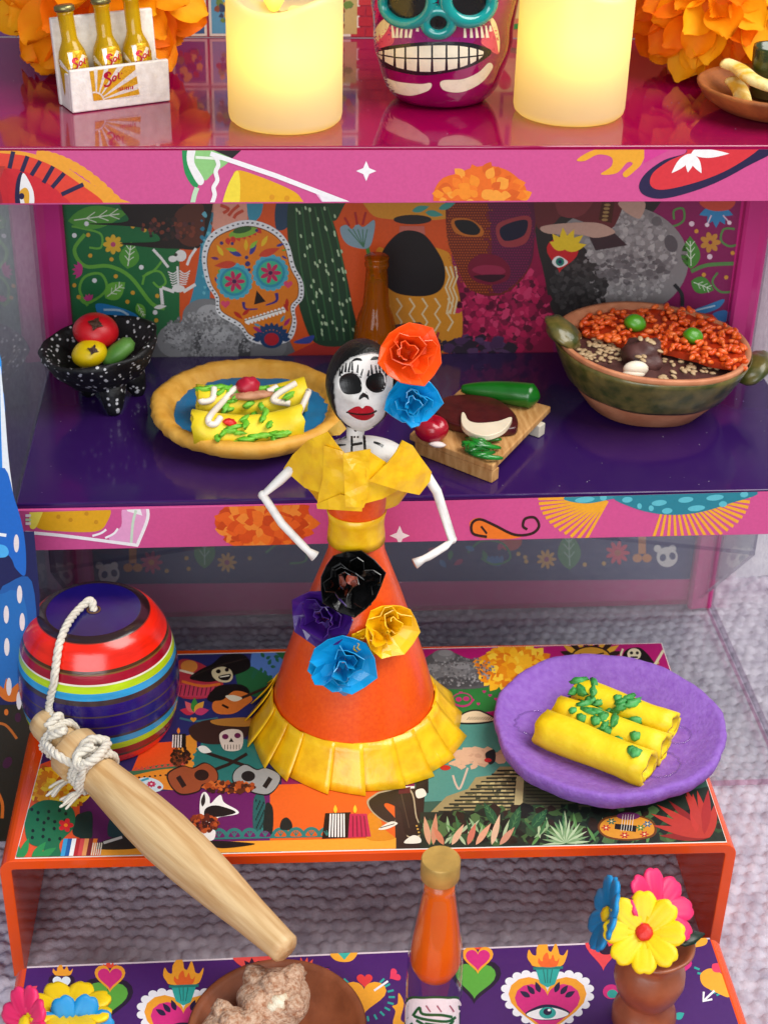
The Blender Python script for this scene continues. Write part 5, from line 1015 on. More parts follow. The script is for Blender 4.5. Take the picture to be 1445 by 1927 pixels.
# ================================================================== candles with a small lamp inside
def candle(label, cx, cy, r, h, seed):
    t = thing('candle', label, 'candle', (cx, cy, Z1), group='lit wax candles on the top shelf')
    wax = bpy.data.materials.new('candle_wax'); wax.use_nodes = True; nt = wax.node_tree; nt.nodes.clear()
    out = nd(nt, 'ShaderNodeOutputMaterial'); mx = nd(nt, 'ShaderNodeMixShader'); df = nd(nt, 'ShaderNodeBsdfDiffuse'); tr = nd(nt, 'ShaderNodeBsdfTranslucent'); mx.inputs[0].default_value = .62
    df.inputs[0].default_value = (.80, .74, .60, 1); tr.inputs[0].default_value = (.95, .85, .40, 1); nt.links.new(df.outputs[0], mx.inputs[1]); nt.links.new(tr.outputs[0], mx.inputs[2])
    gl = nd(nt, 'ShaderNodeBsdfGlossy'); gl.inputs['Roughness'].default_value = .35; m2 = nd(nt, 'ShaderNodeMixShader'); m2.inputs[0].default_value = .03; nt.links.new(mx.outputs[0], m2.inputs[1]); nt.links.new(gl.outputs[0], m2.inputs[2]); nt.links.new(m2.outputs[0], out.inputs[0])
    prof = [(r-.45, .02), (r-.16, .05), (r-.04, .16), (r, .34), (r, h*.5), (r, h-.22), (r-.03, h-.08), (r-.12, h), (r-.26, h-.05), (r-.5, h-.35), (r-.9, h-.5), (.3, h-.55)]
    mb = MB(); n = 64; P = []
    for k, (rr, z) in enumerate(prof):
        P.append([Vector((cx+rr*cos(a), cy+rr*sin(a), Z1+z+(0 if z < h*.6 else .16*sin(2*a+seed)+.10*sin(3*a+seed*2)))) for a in (2*pi*j/n for j in range(n))])
    mb.grid(P, len(P), n, True); mb.build('wax_body', wax, t, smooth=True)
    mb = MB(); mb.lathe([(.01, h-.55), (.16, h-.5), (.34, h-.2), (.30, h-.02), (.16, h+.16), (.01, h+.26)], 20, (cx-.35, cy-.2, Z1), cap=False)
    fm = bpy.data.materials.new('flame_plastic'); fm.use_nodes = True; b = fm.node_tree.nodes['Principled BSDF']; setin(b, Roughness=.4); b.inputs['Base Color'].default_value = (.95, .7, .15, 1); b.inputs['Emission Color'].default_value = (1, .72, .08, 1); b.inputs['Emission Strength'].default_value = 1.0
    mb.build('flame_tip', fm, t, smooth=True)
    l = bpy.data.lights.new('candle_lamp', 'POINT'); l.energy = CANDLE_W; l.color = (1, .71, .13); l.shadow_soft_size = .0045; lo = bpy.data.objects.new('candle_lamp', l); link(lo); lo.parent = t; lo.location = Vector((0.0, -.95, h*.62))*S
CANDLE_W = .024
candle('left lit candle beside the white bottle carton', -4.72, -3.1, 1.97, 4.3, 2.2)
candle('right lit candle between the skull and the clay plate', 5.36, -2.25, 1.98, 4.6, .6)

# ================================================================== glazed skull
KX, KY = .98, -.4
sku = thing('glazed_skull', 'glossy magenta ceramic skull with teal eye rings between the candles', 'skull', (KX, KY, Z1))
kp = crv([(1.2, .02, 0), (1.62, .12, 0), (1.98, .55, 0), (2.22, 1.25, 0), (2.42, 1.95, 0), (2.46, 2.8, 0), (2.6, 3.8, 0), (2.62, 4.8, 0), (2.3, 5.8, 0), (1.5, 6.5, 0), (.5, 6.8, 0)], 8)
kb = MB(); kb.lathe([(q.x, Z1+q.y) for q in kp], 110, (KX, KY, 0), sx=1.0, sy=.98, wob=lambda a, k: .05*cos(2*a))
KM = M('magenta_glaze', '7c0448', rough=.12, var=.12, vs=60, coat=1, coatr=.04, col2='98065c')
ko = kb.build('skull_body', KM, sku, smooth=True); OK_ = on(kb)
A = Art(OK_, None, None, step=.006, fine=9)
CR_ = 'efe6cc'; KB = '14141e'
A.sm([(678, 102), (690, 85), (712, 45), (728, 33), (734, 42), (722, 65), (695, 92)], 'f0dfa6', 1); A.sm([(938, 98), (933, 70), (922, 38), (926, 32), (934, 45), (940, 75)], 'f0dfa6', 1)
A.sm([(676, 60), (684, 15), (690, -30), (678, -30)], 'f0dfa6', 1.2); A.sm([(686, 30), (690, -10), (700, -20), (696, 20), (690, 36)], 'f3c81c', 1.4); A.sm([(700, 60), (718, 10), (716, -20), (702, 20)], 'e0246a', 1)
A.sm([(690, 95), (720, 55), (742, 50), (740, 80), (722, 88), (712, 100)], 'd8506a', .8); A.sm([(905, 75), (925, 50), (938, 60), (938, 100), (915, 88)], 'd8506a', .8); A.sm([(735, 45), (820, 52), (860, 70), (900, 55), (880, 85), (800, 82), (740, 88)], '8a0a6a', .6)
A.sm([(697, 98), (730, 86), (800, 78), (870, 78), (905, 85), (925, 96), (905, 115), (868, 130), (800, 141), (745, 133), (708, 118)], KB, 1)
NT = 9; up = crv([(704, 97, 0), (740, 90, 0), (800, 84, 0), (860, 84, 0), (900, 91, 0), (913, 97, 0)], 18); lo = crv([(704, 99, 0), (740, 124, 0), (800, 135, 0), (860, 128, 0), (895, 115, 0), (912, 102, 0)], 18); md = crv([(703, 105-6, 0), (745, 107, 0), (800, 109, 0), (860, 108, 0), (912, 102, 0)], 20)
def along(c, x): return min(c, key=lambda q: abs(q.x-x)).y
xs = [706, 722, 743, 763, 787, 813, 840, 863, 882, 898, 911]
for i in range(len(xs)-1):
    a, b = xs[i]+1.8, xs[i+1]-1.8
    A.poly([(a, along(up, a)+1), (b, along(up, b)+1), (b, along(md, b)-1.4), (a, along(md, a)-1.4)], CR_, 2); A.poly([(a, along(md, a)+1.4), (b, along(md, b)+1.4), (b-1, along(lo, b)-1), (a+1, along(lo, a)-1)], CR_, 2)
A.sm([(694, 134), (712, 138), (745, 152), (790, 157), (810, 155), (811, 164), (800, 172), (770, 179), (735, 170), (705, 152)], CR_, 1); A.sm([(828, 158), (835, 150), (870, 148), (900, 135), (918, 118), (926, 120), (925, 130), (905, 155), (870, 172), (838, 170)], CR_, 1)
for x0, x1, s_ in ((736, 742, 0), (746, 748, 0), (755, 755, 0), (763, 765, 0), (774, 772, 0), (785, 786, 0), (872, 876, 0), (884, 888, 0), (893, 899, 0), (903, 909, 0), (912, 918, 0), (920, 924, 0)):
    A.stroke([(x0+2, 47), (x1-1, 70 if x0 not in (785, 920) else 58)], (3, 6), CR_, 1.6, 0)
for x, y, r in ((768, 2, 42), (881, 0, 40), (825, 40, 17)): A.ell(x, y, r, r*.93, '0e0808', 2.6, n=28)
A.build('painted_glaze', ko, PAINT, smooth=True)
TEAL = M('teal_glaze', '0a8f8c', rough=.12, var=.1, vs=80, coat=.8, coatr=.05)
for x, y, r, w_ in ((768, 1, 45, .24), (881, -1, 43, .24), (825, 40, 25, .2)):
    mb = MB(); P = [OK_(x+r*cos(2*pi*i/32), y+r*.93*sin(2*pi*i/32), .06) for i in range(33)]; mb.tube(P, w_, 10, cap=False, flat=.8); mb.build('socket_ring', TEAL, sku, smooth=True)

# ================================================================== paper marigolds, petal by petal
def petal_mesh(L, W, seed, mat):
    rnd = random.Random(seed); P = []
    for i in range(8):
        t = i/7; row = []
        for j in range(7):
            u = j/3-1; w_ = W*(.16+.84*sin(pi*min(1, .12+t*.80))**.75)*(1 if t < .93 else .72); row.append(Vector((u*w_*.5, L*t-.10*L*u*u*t*t+.02*L*rnd.uniform(-1, 1)*t, .22*W*(u*u)*(1-t*.3)-.10*L*t*t+.04*W*sin(3*u+seed)*t+.035*W*sin(9*u+seed*2+5*t)*t*t)))
        P.append(row)
    mb = MB(); mb.grid(P, 8, 7); return protomesh(mb, 'petal', mat)
def petal_mat(n, c1, c2):
    m = M(n, c1, rough=.6, vs=120, col2=c2, bump=.15, bs=1200, spec=.2); t = m.node_tree; out = [x for x in t.nodes if x.type == 'OUTPUT_MATERIAL'][0]; b = t.nodes['Principled BSDF']
    tr = nd(t, 'ShaderNodeBsdfTranslucent'); tr.inputs[0].default_value = (*H(c2), 1); mx = nd(t, 'ShaderNodeMixShader'); mx.inputs[0].default_value = .35; t.links.new(b.outputs[0], mx.inputs[1]); t.links.new(tr.outputs[0], mx.inputs[2]); t.links.new(mx.outputs[0], out.inputs[0]); return m
PM = [petal_mat('orange_petal', 'f98c04', 'fda60a'), petal_mat('golden_petal', 'fca808', 'ffbe18'), petal_mat('deep_orange_petal', 'f46c04', 'fa8c08')]
PMS = [petal_mesh(1.75, 1.55, k, PM[k % 3]) for k in range(3)]
def marigold(label, c, R, axis, n, seed):
    c = Vector(c); t = thing('marigold', label, 'flower', (c.x, c.y, Z1), group='paper marigolds on the top shelf'); rnd = random.Random(seed); ax = Vector(axis).normalized(); Fm = frame(ax)
    mb = MB(); mb.blob(c, (R*.55,)*3, 12, 16, nz=.2); mb.build('core', PM[2], t, smooth=True)
    k = 0
    for i in range(n):
        th = math.acos(1-1.75*(i+.5)/n); ph = i*2.39996+rnd.uniform(-.2, .2); d = Fm @ Vector((sin(th)*cos(ph), sin(th)*sin(ph), cos(th)))
        tg = (d*d.dot(ax)-ax); tg = tg if tg.length > .05 else Fm @ Vector((1, 0, 0)); tg.normalize(); tilt = radians(rnd.uniform(30, 62)-10*(th < .7))
        ly = (d*cos(tilt)+tg*sin(tilt)).normalized(); nz_ = (d*sin(tilt)-tg*cos(tilt)); x = ly.cross(nz_)
        rot = Matrix((x, ly, nz_)).transposed() @ ry(rnd.uniform(-.5, .5)); s_ = rnd.uniform(.75, 1.1)*R/4.1
        q = rnd.random(); base = c+d*R*rnd.uniform(.48, .60)
        tip = base+ly*1.7*s_
        if tip.z < Z1+.05: continue
        inst('petal', PMS[rnd.randrange(3)], t, base, rot, (s_,)*3)
    return t
pL = atY(190, 30, 3.4); marigold('large orange paper marigold behind the white bottle carton', (pL.x, 3.6, Z1+2.7), 4.35, (.1, -.8, .6), 175, 4)
pR = atY(1345, 30, 2.6); marigold('large orange paper marigold between right candle and clay plate', (pR.x, 2.8, Z1+2.7), 3.7, (-.1, -.8, .6), 175, 9)

# ================================================================== white carton with three miniature bottles
c0 = at(137, 214, Z1); c1 = at(321, 190, Z1); ux = (c1-c0).normalized(); cw = (c1-c0).length; uy = Vector((-ux.y, ux.x, 0))
car = thing('bottle_carton', 'white cardboard carton holding three small yellow beer bottles', 'carton', ((c0+c1)/2))
CARD = M('white_card', 'd8d2cc', rough=.75, var=.06, vs=400, bump=.25, bs=900, col2='ebe7e3')
def cbox(x0, x1, y0, y1, z0, z1, name, mat=CARD, lean=0):
    mb = MB(); V = [c0+ux*x+uy*(y+lean*z)+Vector((0, 0, z)) for z in (z0, z1) for y in (y0, y1) for x in (x0, x1)]
    mb.add(V, [(0, 1, 3, 2), (4, 6, 7, 5), (0, 4, 5, 1), (2, 3, 7, 6), (0, 2, 6, 4), (1, 5, 7, 3)]); return mb, mb.build(name, mat, car, bevel=.05)
fmb, ff = cbox(0, cw, 0, .18, .02, 1.5, 'front_panel'); cbox(.02, cw-.02, .18, 1.15, .02, .3, 'tray'); cbox(0, .1, .18, 1.1, .02, 1.3, 'end_panel'); cbox(cw-.1, cw, .18, 1.1, .02, 1.3, 'end_panel'); cbox(-.05, cw+.05, 1.1, 1.3, .02, 2.95, 'back_panel', lean=.12)
OF = on(fmb); FOIL = M('gold_foil_label', None, rough=.28, var=.12, vs=500, attr=True, metal=.35, bump=.3, bs=900)
A = Art(OF, None, None, step=.006, fine=14)
A.poly([(168, 133), (254, 121), (263, 180), (176, 189)], 'e8b02a', 1)
A.clip = [(168, 133), (254, 121), (263, 180), (176, 189)]
for a in (-92, -74, -56, -36, -20, -6): A.poly([(182, 190), (182+110*cos(radians(a-3.4)), 190+110*sin(radians(a-3.4))), (182+110*cos(radians(a+3.4)), 190+110*sin(radians(a+3.4)))], 'f2eeea', 1.5)
A.ell(178, 190, 19, 19, 'f2eeea', 1.8); A.ell(178, 190, 16, 16, 'e8a826', 2)
A.clip = None
def sol(A, x, y, s, col, lay=3, r=-.12):
    R = lambda u, v: (x+s*u, y+s*(v+r*u))
    A.stroke([R(9, -8), R(5, -13), R(-2, -11), R(-3, -5), R(4, -1), R(9, 5), R(6, 12), R(-1, 14), R(-4, 10)], 3.8*s, col, lay, 4); A.ell(*R(1, -8), 3.2*s, 3.4*s, col, lay+.2)
    A.stroke([R(15, -5), R(12, 1), R(14, 5), R(18, 3), R(19, -3), R(15, -5)], 3.0*s, col, lay, 4); A.stroke([R(24, -11), R(24, 1), R(28, 2)], 2.8*s, col, lay, 0); A.stroke([R(30, -10), R(30, -6)], 1.6*s, col, lay, 0)
sol(A, 200, 148, .95, 'c01840')
for k in range(8): A.stroke([(222+k*3.9, 170-k*.5), (222+k*3.9, 164-k*.5)], 2.3 if k % 3 else 1.2, 'c01840', 3, 0)
A.build('label', ff, FOIL, smooth=False)
GLY = tinted('yellow_bottle', 'c8a008', solid=.62, rough=.08, tint=(.95, .80, .15)); CAPM = M('pewter_cap', '8a8458', rough=.35, metal=.8, var=.2, vs=300)
for px, py, lx in ((128, 22, .52), (206, 14, 1.72), (258, 0, 2.82)):
    b0 = c0+ux*lx+uy*.66+Vector((0, 0, .3)); tz = 3.15+.1*lx; R_ = frame(uy*.12+Vector((0, 0, 1))-ux*(.06 if lx < 1 else .02), ux)
    prof = [(.36, 0), (.48, .06), (.51, .2), (.51, 1.35), (.45, 1.65), (.31, 1.95), (.27, 2.1), (.275, tz-.35), (.30, tz-.3), (.28, tz-.2)]
    mb = MB(); mb.lathe(prof, 32, b0, rot=R_); bo_ = mb.build('bottle', GLY, car, smooth=True); ob = on(mb)
    m2 = MB(); m2.lathe([(.30, tz-.22), (.36, tz-.18), (.35, tz-.04), (.30, tz+.0), (.02, tz+.02)], 20, b0, rot=R_); m2.build('cap', CAPM, bo_, smooth=True)
    q = pix(b0+R_ @ Vector((0, -.5, 1.3))); A = Art(ob, None, None, step=.006, fine=8); A.sm([(q[0]-23, q[1]-18), (q[0], q[1]-24), (q[0]+24, q[1]-20), (q[0]+25, q[1]+26), (q[0], q[1]+30), (q[0]-22, q[1]+24)], 'd8a818', 1)
    for a in (-130, -95, -60, -20): A.poly([(q[0]-10, q[1]+26), (q[0]-10+46*cos(radians(a-8)), q[1]+26+46*sin(radians(a-8))), (q[0]-10+46*cos(radians(a+4)), q[1]+26+46*sin(radians(a+4)))], 'eeeae0', 1.5)
    sol(A, q[0]-8, q[1]+2, .8, 'c81838', 2.4); A.build('label', bo_, FOIL, smooth=True)

# ================================================================== clay saucer with a green cup and orange slices
PX, PY = 12.75, -2.25
cl_ = thing('clay_saucer', 'brown clay saucer with dark green cup and pale fruit slices at right edge', 'saucer', (PX, PY, Z1))
CLAY = M('brown_clay', '8a4c22', rough=.62, var=.18, vs=160, bump=.25, bs=700, col2='a9642e')
mb = MB(); mb.lathe([(1.35, .02), (1.9, .2), (2.45, .55), (2.72, .92), (2.75, 1.02), (2.66, 1.08), (2.5, .98), (2.2, .68), (1.5, .42), (.02, .38)], 64, (PX, PY, Z1), cap=False, wob=lambda a, k: .03*sin(3*a)); mb.lathe([(.01, .02), (1.35, .02)], 64, (PX, PY, Z1), cap=False); mb.build('saucer', CLAY, cl_, smooth=True)
g0 = at(1458, 140, Z1+1.4); GX, GY = g0.x+.1, PY+.55
mb = MB(); mb.lathe([(.55, .42), (.72, .5), (.74, 1.2), (.78, 2.15), (.76, 2.25), (.68, 2.22), (.64, 1.2), (.5, .9), (.02, .88)], 32, (GX, GY, Z1), cap=False); mb.build('cup', M('dark_green_glaze', '1f2c10', rough=.25, var=.4, vs=150, coat=.6, col2='34401a', bump=.2, bs=300), cl_, smooth=True)
FR = M('pale_fruit', 'e8b83c', rough=.55, vs=200, col2='f3df9c', bump=.4, bs=600, thr=(.4, .6))
for pts in (((1366, 118), (1390, 128), (1415, 148), (1450, 162), (1480, 165)), ((1378, 150), (1392, 168), (1398, 188), (1404, 205))):
    zz = Z1+(1.5 if pts[0][0] == 1366 else .95); P = [at(x, y, zz-(.35 if pts[0][0] != 1366 else .05)*i/2) for i, (x, y) in enumerate(pts)]; mb = MB(); mb.tube(crv(P, 5), [.34]*(len(P)*5-4), 10, flat=.55); mb.build('fruit_slice', FR, cl_, smooth=True, bevel=0)

# ================================================================== stone mortar with vegetables
MX, MY = -11.3, -3.85
mol = thing('stone_mortar', 'black speckled stone mortar on three feet holding red, yellow and green vegetables', 'mortar', (MX, MY, Z2))
def stone_mat():
    m = M('black_speckled_stone', '0d0d0f', rough=.55, var=.3, vs=300, bump=.7, bs=260, dist=.0012); t = m.node_tree; b = t.nodes['Principled BSDF']
    tc = nd(t, 'ShaderNodeTexCoord'); vo = nd(t, 'ShaderNodeTexVoronoi'); vo.inputs['Scale'].default_value = 430; vo.inputs['Randomness'].default_value = 1; t.links.new(tc.outputs['Object'], vo.inputs['Vector'])
    nz = nd(t, 'ShaderNodeTexNoise'); nz.inputs['Scale'].default_value = 220; t.links.new(tc.outputs['Object'], nz.inputs['Vector'])
    sub = nd(t, 'ShaderNodeMath', operation='SUBTRACT'); mul = nd(t, 'ShaderNodeMath', operation='MULTIPLY'); mul.inputs[1].default_value = .62; t.links.new(nz.outputs[0], mul.inputs[0]); t.links.new(mul.outputs[0], sub.inputs[0]); t.links.new(vo.outputs['Distance'], sub.inputs[1])
    rp = nd(t, 'ShaderNodeMapRange'); rp.inputs[1].default_value = .045; rp.inputs[2].default_value = .09; t.links.new(sub.outputs[0], rp.inputs[0])
    mx = nd(t, 'ShaderNodeMix', data_type='RGBA'); old = b.inputs['Base Color'].links[0].from_socket; t.links.new(rp.outputs[0], mx.inputs[0]); t.links.new(old, mx.inputs[6]); mx.inputs[7].default_value = (.6, .6, .62, 1); t.links.new(mx.outputs[2], b.inputs['Base Color']); return m
ST = stone_mat(); tl = rx(radians(4)) @ ry(radians(-7))
mb = MB(); mb.lathe([(.02, .75), (.7, .8), (1.25, 1.15), (1.75, 1.75), (2.05, 2.35), (2.10, 2.5), (2.0, 2.58), (1.82, 2.45), (1.45, 1.95), (.9, 1.55), (.02, 1.45)], 56, (MX, MY, Z2), cap=False, rot=tl, wob=lambda a, k: .07*sin(2*a+1)+.05*sin(5*a+k)+.04*sin(9*a+2*k)); mb.build('bowl', ST, mol, smooth=True)
for a in (-90+8, 30, 150):
    x, y = cos(radians(a)), sin(radians(a)); mb = MB(); mb.tube([(MX+x*.75, MY+y*.75, Z2+1.2), (MX+x*.95, MY+y*.95, Z2+.7), (MX+x*1.05, MY+y*1.05, Z2+.25), (MX+x*1.08, MY+y*1.08, Z2+.02)], [.55, .46, .34, .22], 14); mb.build('foot', ST, mol, smooth=True)
p = atY(180, 622, MY+.25); mb = MB(); mb.blob(p, (.84, .78, .64), 18, 24, nz=.06); mb.build('tomato', M('tomato_red', 'c8101e', rough=.4, var=.12, vs=120, sss=.1, bump=.1, bs=300), mol, smooth=True)
tomb = mb; q = on(mb)
def calyx(c, r, fn, name):
    A = Art(fn, None, None, step=.02, fine=5); A.poly([(c[0]+r*cos(pi*i/4+.3)*(1 if i % 2 == 0 else .55), c[1]+r*.85*sin(pi*i/4+.3)*(1 if i % 2 == 0 else .55)) for i in range(8)], '4a2c1c', 1); o = A.mb.build(name, MATTE, mol); m = o.modifiers.new('s', 'SOLIDIFY'); m.thickness = .0006
calyx((180, 610), 15, q, 'calyx')
p = atY(168, 665, MY-.55); mb = MB(); mb.blob(p, (.66, .62, .50), 18, 24, nz=.06, rot=ry(-.35)); mb.build('yellow_pepper', M('pepper_yellow', 'e6c405', rough=.4, var=.1, vs=120, sss=.1), mol, smooth=True); calyx((175, 659), 11, on(mb), 'calyx')
p0, p1 = atY(195, 684, MY-.6), atY(250, 640, MY-.2); mb = MB(); mb.tube([p0, p0*.85+p1*.15, p0*.5+p1*.5, p0*.15+p1*.85, p1], [.2, .36, .42, .36, .16], 14, flat=.8); mb.build('cucumber_slice', M('cucumber_green', '3c7a26', rough=.45, vs=100, col2='6a9a48', bump=.15), mol, smooth=True)

# ================================================================== yellow plate with folded tortillas
QX, QY = -6.15, -6.0
yp = thing('enchilada_plate', 'yellow rimmed oval plate with blue paper and two dressed folded tortillas', 'plate', (QX, QY, Z2))
CRUST = M('ochre_clay', 'd2952e', rough=.6, var=.14, vs=180, bump=.45, bs=350, col2='e2ab48')
mb = MB(); mb.lathe([(.02, .02), (2.3, .02), (2.7, .08), (3.25, .40), (3.52, .66), (3.60, .86), (3.52, 1.04), (3.32, 1.10), (3.08, 1.0), (2.92, .78), (2.7, .52), (.02, .40)], 90, (QX, QY, Z2), cap=False, wob=lambda a, k: (.03*sin(7*a)+.025*sin(13*a+1)+.03*sin(34*a+k*.4)+.02*sin(53*a)) if k > 2 else 0); mb.build('plate', CRUST, yp, smooth=True)
BLP = M('blue_tissue', '0f6fa4', rough=.5, var=.12, vs=160, bump=.3, bs=200)
pp = [(322, 805), (336, 740), (352, 722), (412, 706), (470, 700), (555, 703), (600, 725), (632, 770), (600, 800), (540, 836), (470, 845), (400, 832)]
A = Art(lambda x, y, o=0: at(x, y, Z2+.62)+Vector((0, 0, o+.06*noise.noise(Vector((x/40, y/30, 0))))), None, None, fine=22); A.poly(pp, 'ffffff', 0); A.mb.build('blue_paper', BLP, yp, merge=True)
TOR = M('yellow_tortilla', 'e2c40c', rough=.5, vs=90, col2='efd630', bump=.3, bs=400, sss=.08)
def roll(name, p0, p1, r, turns, mat, parent, a0=0, flat=1.0, sag=0, th=.10, r0=.55):
    p0, p1 = Vector(p0), Vector(p1); Fm = frame(p1-p0, (p1-p0).cross(Vector((0, 0, 1)))); n = int(30*turns); P = []
    for i in range(9):
        t = i/8; row = []; en = 1+.04*sin(t*7)
        for j in range(n+1):
            u = j/n; a = a0+2*pi*turns*u; rr = r*(r0+(1-r0)*min(1, u*1.15))*en*(1+.02*sin(5*a+t*4)+.07*noise.noise(Vector((cos(a)*1.3+p0.x, sin(a)*1.3+p0.y, t*5)))); v = Fm @ Vector((rr*cos(a), rr*sin(a)*flat, 0)); row.append(p0+(p1-p0)*(t+(t-.5)*.05*noise.noise(Vector((a*1.7, p0.x*3, 2))))+v+Vector((0, 0, -sag*4*t*(1-t))))
        P.append(row)
    mb = MB(); mb.grid(P, 9, n+1); return mb, mb.build(name, mat, parent, smooth=True, solid=th)
def zy(px, py, z): return at(px, py, z)
m1, _ = roll('tortilla', zy(372, 752, Z2+1.35), zy(574, 737, Z2+1.35), .70, 1.4, TOR, yp, a0=.4, flat=.9, sag=.25, r0=.5, th=.14)
m2_, _ = roll('tortilla', zy(362, 800, Z2+1.3), zy(568, 790, Z2+1.3), .74, 1.4, TOR, yp, a0=.4, flat=.9, sag=.3, r0=.45)
both = MB(); both.v = m1.v+m2_.v; both.f = m1.f+[tuple(i+len(m1.v) for i in f) for f in m2_.f]; OT = on(both)
CREAM = M('white_cream', 'e8dcd0', rough=.45, var=.05, sss=.1)
for P in (((452, 712), (440, 730), (418, 758), (394, 788), (392, 798), (404, 800), (414, 790)), ((520, 706), (508, 722), (503, 728)), ((552, 703), (538, 718), (522, 745), (514, 754), (545, 757)), ((592, 733), (594, 742), (584, 768), (574, 780)), ((402, 735), (398, 752), (380, 756), (376, 752))):
    mb = MB(); mb.tube(crv([OT(x, y, .12) for x, y in P], 5), .115, 10); mb.build('cream_strip', CREAM, yp, smooth=True)
LET = M('bright_lettuce', '4ea81a', rough=.5, vs=200, col2='86c93c', bump=.4, bs=500)
rnd = random.Random(6)
lm = [protomesh((lambda b: b)(MB().blob((0, 0, 0), (.34, .12, .10), 7, 9, nz=.7, nf=2.2, seed=k)), 'lettuce_shred', LET) for k in range(4)]
for x, y, a in ((395, 728, .2), (410, 722, .1), (425, 715, -.3), (432, 735, 1.2), (438, 755, .4), (445, 745, 1.4), (430, 770, .5), (470, 760, 1.1), (478, 775, 1.2), (490, 762, 1.6), (500, 780, 1.4), (508, 800, 1.5), (515, 820, 1.6), (495, 818, .1), (480, 820, .0), (465, 826, .4), (525, 815, .3), (535, 815, .1), (460, 790, .8), (462, 800, 1.5), (440, 805, .3), (430, 812, .2), (420, 815, 1.4), (408, 822, 1.5), (450, 830, .1), (490, 735, .2), (480, 742, .4), (530, 735, .2), (545, 745, .8), (510, 735, -.3), (425, 765, 1.2), (415, 740, .8), (455, 738, .2), (380, 735, .2), (495, 790, 1.2), (448, 815, -.3)):
    inst('lettuce_shred', lm[rnd.randrange(4)], yp, OT(x, y, .08), rz(a+rnd.uniform(-.3, .3)) @ rx(rnd.uniform(-.6, .6)), (rnd.uniform(.75, 1.15),)*3)
p = OT(468, 722, .25); mb = MB(); mb.blob(p, (.42, .38, .36), 14, 18, nz=.2, nf=2); mb.build('radish', M('radish_red', 'b01432', rough=.45, var=.15, vs=200), yp, smooth=True)
p = OT(473, 748, .2); mb = MB(); mb.blob(p, (.75, .22, .16), 10, 20, nz=.25, nf=2, rot=rz(.1)); mb.build('meat_slice', M('meat_pink', '9a5a3e', rough=.5, col2='c08a68', vs=250, bump=.3), yp, smooth=True)
p = OT(431, 796, .07); mb = MB(); mb.blob(p, (.24, .2, .12), 8, 8, nz=.4); mb.build('tomato_bit', M('tomato_bit', 'd01812', rough=.4), yp, smooth=False)

# ================================================================== amber bottle behind the doll
ab = thing('amber_bottle', 'amber glass bottle standing behind the doll against the collage', 'bottle', (-1.32, -1.6, Z2))
pz = lambda y: atY(708, y, -2.1).z
zt = pz(490); prof = [(.7, Z2+.02), (.82, Z2+.1), (.84, Z2+.4), (.84, pz(650)), (.80, pz(625)), (.66, pz(602)), (.52, pz(585)), (.46, pz(560)), (.43, pz(530)), (.40, pz(512)), (.46, pz(509)), (.46, pz(503)), (.42, pz(500)), (.46, zt-.12), (.46, zt-.04), (.40, zt), (.02, zt+.02)]
mb = MB(); mb.lathe(prof, 40, (-1.32, -1.6, 0)); mb.build('glass', tinted('amber_glass', 'b4680e', solid=.4, rough=.06, tint=(.85, .42, .06)), ab, smooth=True)
mb = MB(); mb.lathe([(.70, Z2+.1), (.72, pz(650)), (.56, pz(605)), (.36, pz(575)), (.32, pz(540)), (.02, pz(539))], 32, (-1.32, -1.6, 0)); mb.build('drink', tinted('amber_drink', 'b85408', solid=.5, rough=.3, tint=(.8, .35, .05)), ab, smooth=True)

# ================================================================== wooden board with miniature vegetables
bc = [at(876, 722, Z2+.75), at(1037, 764, Z2+.75), at(928, 876, Z2+.75), at(770, 816, Z2+.75)]
bd = thing('serving_board', 'small wooden board with dark beet slice, cucumber, radish and greens beside the doll', 'board', (sum(bc, Vector())/4-Vector((0, 0, .75))))
BW = M('light_plywood', 'a8743c', rough=.6, vs=120, stretch=(6, .8, 1), col2='cc9c62', bump=.2, bs=500)
mb = MB(); V = [p-Vector((0, 0, .26)) for p in bc]+bc; mb.add(V, [(3, 2, 1, 0), (4, 5, 6, 7), (0, 1, 5, 4), (1, 2, 6, 5), (2, 3, 7, 6), (3, 0, 4, 7)]); mb.build('board', BW, bd, bevel=.06)
def strip(a, b, w_, z0, z1, name, mat):
    d = (b-a).normalized(); n = Vector((-d.y, d.x, 0))*w_/2; z = lambda p, h: Vector((p.x, p.y, Z2+h)); mb = MB(); V = [z(p+s_*n, h) for h in (z0, z1) for p, s_ in ((a, -1), (b, -1), (b, 1), (a, 1))]
    mb.add(V, [(3, 2, 1, 0), (4, 5, 6, 7), (0, 1, 5, 4), (1, 2, 6, 5), (2, 3, 7, 6), (3, 0, 4, 7)]); return mb.build(name, mat, bd, bevel=.04)
lp = lambda a, b, t: a+(b-a)*t
strip(lp(bc[3], bc[0], .06)+(bc[2]-bc[3]).normalized()*.25, lp(bc[2], bc[1], .05), .42, .01, .485, 'foot_strip', BW); strip(lp(bc[3], bc[0], .88), lp(bc[2], bc[1], .80)+(bc[1]-bc[0]).normalized()*.12, .4, .01, .485, 'foot_strip', M('pale_card_strip', 'c8bfae', rough=.8))
BEET = M('dark_beet', '3a0a0e', rough=.35, var=.2, vs=200, bump=.15, bs=400, col2='4e1214', coat=.2)
def plate_poly(px, z, h, name, mat, bevel=.08, parent=None, sm=True):
    pts = crv([(x, y, 0) for x, y in px], 5, True) if sm else [Vector((x, y, 0)) for x, y in px]; P = [at(q.x, q.y, z+h) for q in pts]; n = len(P); mb = MB(); mb.add([p-Vector((0, 0, h)) for p in P]+P, [tuple(range(n))[::-1], tuple(range(n, 2*n))]+[(i, (i+1) % n, (i+1) % n+n, i+n) for i in range(n)]); return mb.build(name, mat, parent or bd, bevel=bevel, smooth=False)
zb = Z2+.76
